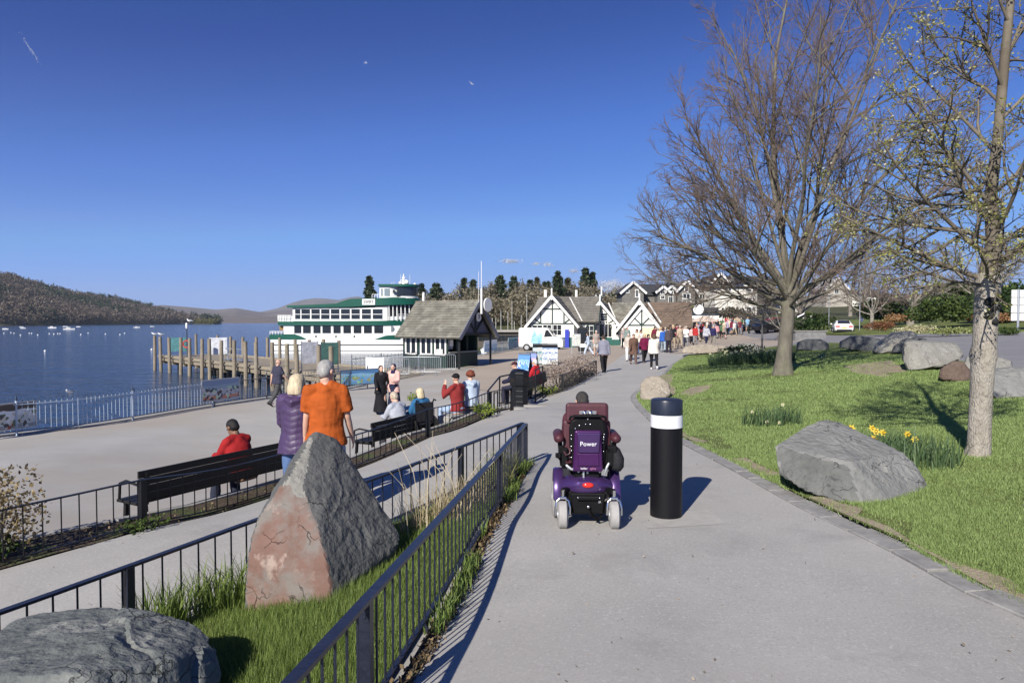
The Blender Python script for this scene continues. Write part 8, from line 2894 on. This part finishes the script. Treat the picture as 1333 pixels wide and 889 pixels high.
for i, (px, py, L, k, lab) in enumerate(((7, 428.6, 3.2, 'cover', 'white boat moored farthest left on the lake'), (30, 427.4, 3.0, 'cover', 'small white boat moored second from the left'), (28, 425.8, 3, 'cover', 'tiny white boat just behind the second one'), (68, 427, 5.2, 'cabin', 'two-toned cabin boat moored in the middle of the lake group'),
        (90, 428.9, 5.6, 'cabin', 'long low white motor cruiser on the lake'), (85, 425.4, 3.6, 'cover', 'small boat behind the long motor cruiser'), (102, 425.6, 3.2, 'cover', 'white boat right of the long motor cruiser'), (178, 426.5, 4.0, 'cabin', 'white boat below the right end of the wooded hill'), (198, 425.2, 3.2, 'cover', 'tiny white boat left of the jetty end, far out'))):
    boat(lab, px, py, L, k, .15 * (i % 3), 'boats moored on the lake')
bm_ = mesh_of(MB().sphere((0, 0, .12), .42, 10, 8).cyl((0, 0, .4), (0, 0, .62), .06, n=6), 'mooring_buoy', mat('buoy_white', (.8, .8, .8), .5), 180)
for i, (px, py) in enumerate(((5, 434), (14, 433.2), (18, 434), (26.5, 436.4), (38, 434), (41, 434.2), (49, 436.2), (64, 434.6), (70, 435), (75, 434.5), (78, 434.6), (105, 435.6), (114.5, 433.8), (137, 435), (156, 435.6), (162, 434), (58, 457.3), (197, 455.4))):
    Y = 4.5 * FPX / (py - 418)
    b = bpy.data.objects.new('mooring_buoy', bm_)
    COL.objects.link(b)
    b.location = ((px - 666.5) / FPX * Y, Y, WATER)
    s = .4 if Y < 150 else .55
    b.scale = (s, s, s)
    tag(b, ['small white mooring buoy out on the lake', 'white buoy floating alone nearer the shore, below the moored boats', 'white buoy floating alone left of the jetty'][0 if i < 16 else i - 15], 'buoy', 'mooring buoys')
for i, (px, Y, L, m, rz) in enumerate(((643, 104, 6, 5.0, .3), (651, 98, 5, 6.0, 1.1), (659, 110, 6, 6.0, .5), (668, 101, 5.5, 4.5, .9), (676, 106, 6, 5.5, .2), (684, 112, 6, 9, .7), (640, 99, 5, 5, 1.2), (664, 118, 7, 8, .4))):
    boat(['sailing boat with the leftmost mast in the marina', 'sailing boat with a short mast, second from left in the marina', 'sailing boat between the two short masts in the marina', 'sailing boat with a covered deck in the middle of the marina', 'sailing boat behind the blue banner in the marina', 'sailing boat with a tall pale mast near the house', 'sailing boat beside the house roof, nearest the white van', 'largest sailing boat, its mast rising above the bare trees'][i], px, 430, L, 'cover', rz, 'sailing boats in the marina', Y, m)

# ------------------------------------------------------------------ walkers and crowd
def walker(px, py, rz, label, pose, top, bottom, hair, H=1.7, fat=1.05, shoes=(.03, .03, .03), v=.034, group='people on the plaza', skin=None):
    person(gp(px, py), rz, label, pose, top, bottom, hair, shoes, H, fat, v, group, skin)
BLK, NAV, GRY, WHT, DEN = (.015, .015, .018), (.02, .025, .06), (.22, .22, .24), (.74, .73, .70), (.07, .11, .22)
HB_, HG, HD, HL = ('short', (.05, .03, .02)), ('short', (.45, .43, .42)), ('bob', (.03, .02, .015)), ('bob', (.55, .43, .26))
walker(786, 484.5, .05, 'stout person in a lilac-grey jumper and black trousers walking away along the path', 'walkb', ('shirt', (.22, .225, .29)), ('trousers', BLK), HB_, 1.76, 1.28, v=.022)
walker(776, 463, 3.3, 'person in a beige-grey t-shirt and pale shorts beside the lilac-grey jumper', 'stand', ('tee', (.34, .29, .26)), ('shorts', (.5, .47, .44)), HG, 1.76, 1.1)
walker(766, 463, 1.3, 'person in pale blue walking left in front of the timbered house', 'walk', ('shirt', (.42, .50, .62)), ('wide', (.48, .54, .64)), HD, 1.68, 1.0)
walker(824.5, 474, 3.1, 'person in a brown coat and brown trousers walking towards the camera', 'walk', ('coat', (.13, .075, .055)), ('trousers', (.12, .08, .07)), HB_, 1.7, 1.08, v=.022)
walker(818, 469.5, 3.0, 'person in white trousers just left of the brown coat', 'walkb', ('shirt', (.5, .45, .4)), ('trousers', WHT), HG, 1.68)
walker(838.5, 472, 3.2, 'person in a maroon top and black trousers walking towards the camera', 'walkb', ('jacket', (.15, .012, .05)), ('trousers', BLK), HL, 1.64, 1.1, v=.022)
walker(843.5, 470.5, 3.3, 'person in dark purple right behind the maroon top', 'walk', ('jacket', (.06, .03, .10)), ('trousers', NAV), HD, 1.6)
walker(851.5, 481, -.1, 'person in a white jacket, black leggings and a waist bag walking away', 'walk', ('jacket', (.72, .68, .62)), ('leggings', BLK), ('bob', (.10, .06, .035)), 1.66, 1.18, (.75, .75, .75), v=.022)
walker(812, 453.5, 3.1, 'person in a grey top and black trousers before the right gable, left of a pair', 'stand', ('tee', (.32, .28, .28)), ('trousers', BLK), HG, 1.72)
walker(816.5, 453.5, 3.0, 'person in a grey-green top before the right gable, right of a pair', 'stand', ('shirt', (.20, .25, .23)), ('trousers', (.16, .16, .17)), HG, 1.76, 1.15)
walker(834, 460, 3.2, 'person in a white top and black skirt behind the maroon top', 'walk', ('tee', WHT), ('skirt', BLK), HD, 1.66)
walker(829, 462, 3.0, 'person in a cream shirt with dark hair behind the brown coat', 'stand', ('shirt', (.66, .6, .5)), ('jeans', DEN), HD, 1.7)
walker(863.5, 458.5, -.2, 'person in a bright blue jacket with a rucksack at the near end of the crowd', 'walk', ('hoodie', (.03, .11, .42)), ('trousers', (.30, .36, .42)), HB_, 1.66, 1.1)
walker(870.5, 459, .1, 'person in a dark grey-brown jacket with back turned at the near end of the crowd', 'stand', ('jacket', (.075, .06, .065)), ('trousers', (.02, .02, .03)), HB_, 1.72, 1.1)
walker(859, 458, 2.9, 'person in a cream jacket at the near left of the crowd', 'talk', ('jacket', (.70, .62, .5)), ('jeans', DEN), HL, 1.68, 1.1)
walker(900.5, 448, 3.1, 'person in a pale pink top and black trousers standing in front of the crowd', 'stand', ('shirt', (.66, .42, .40)), ('trousers', BLK), HD, 1.64, 1.12)
walker(919.5, 450, 3.2, 'person in a white and grey top, left of a couple walking up the plaza', 'walkb', ('shirt', (.46, .47, .52)), ('jeans', NAV), HL, 1.66, 1.1)
walker(928.5, 448.5, 3.0, 'person in a navy top and grey trousers, right of a couple walking up the plaza', 'walk', ('shirt', (.025, .025, .09)), ('trousers', (.21, .20, .17)), HG, 1.74, 1.15)
for px, py, rz, c, lab in ((877, 446, 1.4, (.42, .08, .05), 'person in orange-red sitting at the near edge of the crowd'), (883, 447, 1.0, (.40, .14, .08), 'person in a rust-coloured top sitting right of the orange-red one'), (888, 444, 1.6, (.5, .2, .2), 'person in coral sitting at the right end of the seated three')):
    walker(px, py, rz, lab, 'sit', ('tee', c), ('jeans', DEN), HD, 1.68)
walker(942, 434, 2.0, 'person in a white top crouching on a seat at the right of the crowd', 'sit', ('tee', WHT), ('trousers', BLK), HB_, 1.7)
walker(953.5, 433, 2.8, 'person in black with a bright red cap at the right of the crowd', 'stand', ('jacket', BLK), ('trousers', BLK), ('cap', (.5, .03, .03)), 1.76, 1.2)
walker(973, 431.5, 3.0, 'person in a sky blue top at the right edge of the crowd', 'talk', ('tee', (.25, .48, .72)), ('shorts', GRY), HL, 1.7, 1.15)
walker(966, 432, 2.6, 'person in green and white with a pushchair-side stance beside the sky blue top', 'stand', ('tee', (.45, .55, .45)), ('jeans', DEN), HD, 1.66)
walker(1056, 431, .3, 'person in dark blue walking past the signpost, left of the white car', 'walk', ('jacket', (.03, .04, .08)), ('jeans', DEN), HG, 1.74)
walker(1174.5, 421.5, 1.0, 'person in dark clothes walking beside the orange-brown hedge', 'walk', ('jacket', (.03, .025, .03)), ('trousers', BLK), HB_, 1.74)
walker(1122, 420, 2.0, 'person in a red and white top by the bushes right of the white car', 'stand', ('shirt', (.5, .2, .2)), ('jeans', DEN), HD, 1.66)
walker(1242, 420.5, 2.4, 'person in a pale pink top sitting by the clipped hedge', 'sit', ('tee', (.66, .38, .42)), ('trousers', BLK), HD, 1.7)
walker(707, 455, .8, 'person in a grey-blue top standing by the bonnet of the white van, left of two', 'talk', ('shirt', (.26, .29, .42)), ('jeans', (.35, .37, .42)), HB_, 1.7)
walker(711, 454.5, 2.4, 'person in black standing by the bonnet of the white van, right of two', 'talk', ('jacket', BLK), ('trousers', (.04, .04, .05)), HB_, 1.76)
BX_ = [(852, 452), (856, 449), (861, 453), (866, 450), (872, 452), (876, 455), (881, 451), (885, 453), (889, 449), (893, 452), (858, 446), (868, 446), (879, 446), (891, 446), (897, 445), (908, 445), (905, 449)]
CN = {'white': WHT, 'cream': (.62, .55, .43), 'pink': (.6, .3, .32), 'navy': NAV, 'black': BLK, 'grey': GRY, 'red': (.4, .03, .03), 'pale blue': (.3, .42, .58), 'burgundy': (.16, .02, .04), 'beige': (.42, .33, .25), 'lilac': (.35, .3, .45), 'green': (.07, .14, .07)}
BN = {'black': BLK, 'blue denim': DEN, 'beige': (.36, .29, .21), 'grey': GRY}
combos = [(a, b) for a in CN for b in BN]
random.shuffle(combos)
poses = ['stand', 'walk', 'walkb', 'talk']
hairs = [HB_, HG, HD, HL, ('cap', (.03, .03, .05)), ('hat', (.5, .45, .36))]
for i in range(92):
    a, b = combos[i % 48]
    px = 862 + 104 * ((i * .618) % 1) ** 1.25 + random.uniform(-1, 1)
    py = 433 + 11.5 * ((i * .7548) % 1) ** 1.3 - max(0, px - 915) * .10
    if px > 945: py = min(py, 436)
    if i % 5 == 2 and i // 5 < len(BX_): px, py = BX_[i // 5]
    away = i >= 48
    walker(px, py, random.uniform(-.5, .5) + (0 if away else math.pi), 'person in %s top and %s %s in the dense crowd, %s' % (a, b, ['trousers', 'shorts'][i % 5 == 0], 'back turned' if away else 'facing the camera'), poses[i % 4],
           (['tee', 'shirt', 'jacket'][i % 3], CN[a]), (['trousers', 'shorts'][i % 5 == 0], BN[b]), hairs[i % 6], random.uniform(1.58, 1.8), [1.0, 1.1, 1.2][i % 3], v=.046, group='dense crowd on the plaza', skin=M_skin2 if i % 11 == 0 else None)

# ------------------------------------------------------------------ plaza bollards, posts and signs
pbm = MB().lathe([(.10, -.05), (.10, .88), (.12, .9), (.12, 1.0), (.06, 1.04), (.01, 1.05)], n=12)
pbm = mesh_of(pbm, 'plaza_bollard', M_black, 40)
for i, px in enumerate((960.5, 975, 989, 999.6, 1010)):
    q = G(px, 434.5 - i * .5)
    o = bpy.data.objects.new('plaza_bollard', pbm)
    COL.objects.link(o)
    o.location = tuple(q)
    tag(o, 'slim black plaza bollard, %s in the row left of the beech trunk' % ['leftmost', 'second from the left', 'middle one', 'second from the right', 'rightmost'][i], 'bollard', 'plaza bollards')
def post(label, px, ytop, ybase, r=.05, m=M_steel, Y=None):
    q = G(px, ybase)
    t = at(px, ytop, float(q[1]))
    r_ = empty('lamp_post', tuple(q), 0, label, 'post', 'posts along the road')
    h = float(t[2] - q[2])
    MB().cyl((0, 0, -.1), (0, 0, h), r, r * .7, 8).build('pole', m, r_, 50)
    MB().box((0, -.25, h), (.16, .6, .10)).build('lantern', m, r_)
    return r_, h
post('tall pale post behind the beech trunk, beside the chevron sign', 1047, 355, 430)
post('slim grey lamp post between the signpost and the white car', 1079, 385, 430)
post('lamp post right of the white car', 1119, 366, 431)
q = G(1042, 432)
cs = empty('chevron_sign', tuple(q), 0, 'black and white chevron road sign beside the beech trunk', 'road sign')
sz = 1.9
MB().box((0, 0, 1.2), (.95, .05, 1.7)).build('board', M_black, cs)
for i in range(3):
    MB().prism([(-.4, -.03, .55 + i * .5), (.4, -.03, .95 + i * .5), (.4, -.03, 1.12 + i * .5), (-.4, -.03, .72 + i * .5)], (0, -.01, 0)).build('chevron', M_white, cs)
q = G(1325, 431.5)
Yq = float(q[1])
ws = empty('information_sign', tuple(q), 0, 'large white panelled sign on a grey post at the right edge', 'sign')
tz, bz_ = float(at(1325, 376.5, Yq)[2] - q[2]), float(at(1325, 417.5, Yq)[2] - q[2])
k = Yq / FPX
for i in range(4):
    z0, z1 = bz_ + (tz - bz_) * i / 4, bz_ + (tz - bz_) * (i + 1) / 4 - .05
    MB().box((10 * k, .08, (z0 + z1) / 2), (36 * k, .06, z1 - z0)).build('panel', M_white, ws)
MB().cyl((0, 0, -.1), (0, 0, tz), .09, n=8).cyl((20 * k, .2, -.1), (20 * k, .2, tz), .09, n=8).build('post', M_steel, ws, 50)

# ------------------------------------------------------------------ wisps of cloud and vapour trails, then the air itself
L_cl = leaf_mat('cloud_white', (.85, .85, .86), (.9, .9, .9), .6)
def cloud(name, label, px, py, wpx, hpx, n, size, seed, tilt=0.0, Y=9000.0):
    r_ = np.random.default_rng(seed)
    c = at(px, py, Y)
    k = Y / FPX
    u, v, w = r_.normal(0, .25, n) * wpx, r_.normal(0, .25, n) * hpx, r_.normal(0, .25, n) * wpx
    ct, st_ = math.cos(tilt), math.sin(tilt)
    P = np.column_stack([(u * ct - v * st_) * k, w * k * (.5 if not tilt else .1), (u * st_ + v * ct) * k])
    tag(obj(name, leaf_mesh(P, None, size, name, r_), L_cl, loc=tuple(c)), label, 'cloud' if name == 'cloud' else 'vapour trail', 'scraps of cloud' if name == 'cloud' else 'vapour trails')
cloud('cloud', 'thin scrap of white cloud above the kiosk pole and marina woods', 666, 340, 26, 4.5, 420, 16, 1)
cloud('cloud', 'small faint cloud scrap above the left gable', 713, 344, 13, 5, 150, 16, 2)
cloud('cloud', 'tiny faint cloud scrap between the two thin clouds', 698, 343.5, 8, 2.4, 90, 18, 3)
cloud('cloud', 'small cloud scrap right of the tallest conifers', 747, 353, 14, 5, 160, 16, 4)
cloud('cloud', 'low white cloud resting behind the big stone gable', 797, 373, 40, 14, 1300, 22, 5)
cloud('vapour_trail', 'short vapour trail high at the upper left of the sky', 40, 65, 42, 1.6, 130, 12, 6, R(-58))
cloud('vapour_trail', 'tiny vapour trail high in the middle of the sky', 614, 109, 7, 1.2, 60, 12, 7, R(-35))
cloud('vapour_trail', 'tiny bright speck of vapour trail left of the middle one', 476, 82, 4, 1.2, 36, 12, 8)
hz = MB().box((0, 3000, 133), (9000, 6800, 274)).build('haze', None)
hm = bpy.data.materials.new('air')
hm.use_nodes = True
hn = hm.node_tree.nodes
hn.remove(hn['Principled BSDF'])
pv = hn.new('ShaderNodeVolumePrincipled')
pv.inputs['Color'].default_value = (.72, .84, 1, 1)
pv.inputs['Density'].default_value = .00009
hm.node_tree.links.new(pv.outputs[0], hn['Material Output'].inputs['Volume'])
hz.data.materials.append(hm)
hz['kind'] = 'stuff'
# ------------------------------------------------------------------ grass
def scatter(poly, n, r0, r1, seed, th=(-1.0, 1.0)):
    r_ = np.random.default_rng(seed)
    r = np.exp(r_.uniform(math.log(r0), math.log(r1), n))
    a = r_.uniform(*th, n)
    x, y = r * np.sin(a), r * np.cos(a)
    k = inpoly(x, y, poly)
    return x[k], y[k]
L_grass = leaf_mat('grass_blade', (.165, .245, .07), (.36, .46, .18), .3)
L_grass2 = leaf_mat('grass_blade_long', (.09, .15, .028), (.25, .32, .09), .3)
L_straw = leaf_mat('dry_grass', (.30, .24, .13), (.55, .47, .30), .25)
def turf(label, x, y, h, w, lm, seed, dz=.02, lean=.8, zf=None):
    r_ = np.random.default_rng(seed)
    z = (zf or gz)(x, y) + dz + bumps(x, y) - .004
    R0 = np.hypot(x, y)
    n = len(x)
    a = r_.uniform(0, 2 * math.pi, n)
    hh = h * r_.uniform(.5, 1.2, n) * (1 + .35 * fbm(np.column_stack([x * 1.5, y * 1.5, x * 0]), 2)) * np.clip(R0 / 12, 1, 1.35)
    ww = w * np.clip(R0 / 7, .7, 4) * r_.uniform(.7, 1.3, n)
    P = np.column_stack([x, y, z])
    sd = np.column_stack([np.cos(a), np.sin(a), 0 * a]) * ww[:, None]
    tip = P + np.column_stack([-np.sin(a) * hh * lean * r_.uniform(-1, 1, n), np.cos(a) * hh * lean * r_.uniform(-1, 1, n), hh])
    V = np.stack([P - sd, P + sd, tip], 1).reshape(-1, 3)
    o = obj('grass', mesh_np('grass', V, np.arange(n * 3).reshape(n, 3)), lm)
    o['kind'] = 'stuff'
    o['label'] = label
    return o
lawn_in = off(KR, -.16) + lawn_far + [(13.8, 10), (15, 0), (14, -4), (4, -4)]
x, y = scatter(lawn_in, 900000, 3.4, 42, 1, (-.02, .82))
bare = fbm(np.column_stack([x * .35, y * .35, x * 0 + 3]), 3) > .62
edge = np.zeros(len(x), bool)
for q in BARE:
    bare |= inpoly(x + .12 * fbm(np.column_stack([x * 3, y * 3, x * 0]), 2), y, q)
keep = ~bare | (np.random.default_rng(2).random(len(x)) < .16)
turf('short spring grass on the big lawn', x[keep], y[keep], .038, .0035, L_grass, 5)
isl_in = off(IL, 0.05) + off(IR, 0.03)
x, y = scatter([(.12, 9.3), (-2.2, 5.63), (-3.05, 4.1), (-4.5, 1.55), (-.83, 1.5), (-.68, 3.1), (-.30, 6.2), (.08, 8.9)], 330000, 2.2, 9.5, 3, (-1.2, .03))
turf('longer grass on the fenced island', x, y, .075, .0034, L_grass2, 6, .03)
def tuft(name, label, spots, n, h, w, lm, seed, lean=.7):
    r_ = np.random.default_rng(seed)
    P = []
    for sx, sy, rad in spots:
        a, q = r_.uniform(0, 2 * math.pi, n), rad * np.sqrt(r_.uniform(0, 1, n))
        xx, yy = sx + q * np.cos(a), sy + q * np.sin(a)
        P.append(np.column_stack([xx, yy, gz(xx, yy) + .03]))
    V, F = grass_clump(np.vstack(P), h, w, r_, lean)
    o = obj(name, mesh_np(name, V, F), lm)
    tag(o, label, 'grass', 'tall grass tufts on the island')
    return o
tuft('grass_tuft', 'dark tall grass tuft left of the tall rock, under the fence', [(-2.30, 5.35, .22), (-2.55, 4.95, .18)], 260, .34, .005, L_grass2, 11, .9)
tuft('dry_grass_tuft', 'dry straw-coloured grass tuft behind the tall rock near the right fence', [(-.75, 6.6, .35), (-.5, 7.2, .28)], 210, .34, .0035, L_straw, 12, 1.1)
tuft('grass_tuft', 'green and yellow tuft at the narrow end of the island', [(-.22, 7.7, .2), (-.1, 8.3, .16)], 260, .34, .004, leaf_mat('mixed_grass', (.12, .17, .04), (.38, .36, .15), .3), 13, .8)
st = MB()
r_ = np.random.default_rng(9)
for i in range(26):
    bx_, by_ = -.8 + r_.uniform(-.35, .45), 6.4 + r_.uniform(-.5, .9)
    z0 = gz(bx_, by_)
    d = r_.normal(0, .22, 2)
    L_ = r_.uniform(.35, .95)
    st.tube([(bx_, by_, z0), (bx_ + d[0] * .4 * L_, by_ + d[1] * .4 * L_, z0 + L_ * .55), (bx_ + d[0] * 1.3 * L_, by_ + d[1] * 1.3 * L_, z0 + L_ * .95)], [.0035, .003, .0018], 4)
o = st.build('dry_stalks', mat('straw', (.55, .47, .33), .8, .15, 5))
tag(o, 'tall dry stalks sticking up beside the tall rock', 'dry stalks')
# weeds, leaf litter and soil strip at the foot of the right fence
xs, ys = [], []
r_ = np.random.default_rng(10)
t = r_.uniform(0, 1, 2600) ** .8
cx0 = np.interp(t, [0, .3, 1], [-.78, -.57, .22])
cy0 = np.interp(t, [0, .3, 1], [1.4, 3.05, 9.4])
xx = cx0 + r_.normal(.01, .03, len(t))
P = np.column_stack([xx, cy0, gz(xx, cy0) + .012])
o = obj('leaf_litter', leaf_mesh(P, None, .035, 'leaf_litter', r_), leaf_mat('litter', (.05, .035, .02), (.24, .17, .09), .1))
tag(o, 'dead leaves and dirt along the foot of the right fence', kind='stuff')
k = (fbm(np.column_stack([xx, cy0, xx * 0]) * 2.2, 2) > .18)
V, F = grass_clump(P[k], .12, .005, r_, .9)
o = obj('weeds', mesh_np('weeds', V, F), L_grass2)
tag(o, 'weeds growing along the foot of the right fence', kind='stuff')
sheet('soil_strip', [(-.72, 1.4), (-.60, 3.1), (-.27, 6.2), (.14, 9.2), (.24, 9.55), (.28, 9.2), (-.15, 6.2), (-.53, 3.1), (-.66, 1.4)], .007, M_soil)
# weeds and litter in the narrow bed
x, y = scatter(bed, 60000, 4, 19, 12, (-1.1, .05))
k = fbm(np.column_stack([x * 1.3, y * 1.3, x * 0]), 3) > .1
turf('weeds and moss in the narrow bed', x[k], y[k], .05, .004, L_grass2, 14, .012, zf=on_fence)
P = np.column_stack([x, y, on_fence(x, y) + .03])[::6]
o = obj('leaf_litter', leaf_mesh(P, None, .04, 'leaf_litter', r_), leaf_mat('litter2', (.06, .04, .025), (.26, .19, .11), .1))
tag(o, 'fallen leaves in the narrow bed', kind='stuff')
# crumbs of leaf and grit on the paving
x, y = scatter(path_poly, 500, 2.2, 24, 15, (-1.0, .75))
o = obj('litter', leaf_mesh(np.column_stack([x, y, gz(x, y) + .006]), None, .022, 'litter', r_), leaf_mat('grit', (.10, .08, .06), (.36, .31, .25), 0))
tag(o, 'crumbs of leaf and grit on the path', kind='stuff')

bpy.data.scenes.remove(TMP)
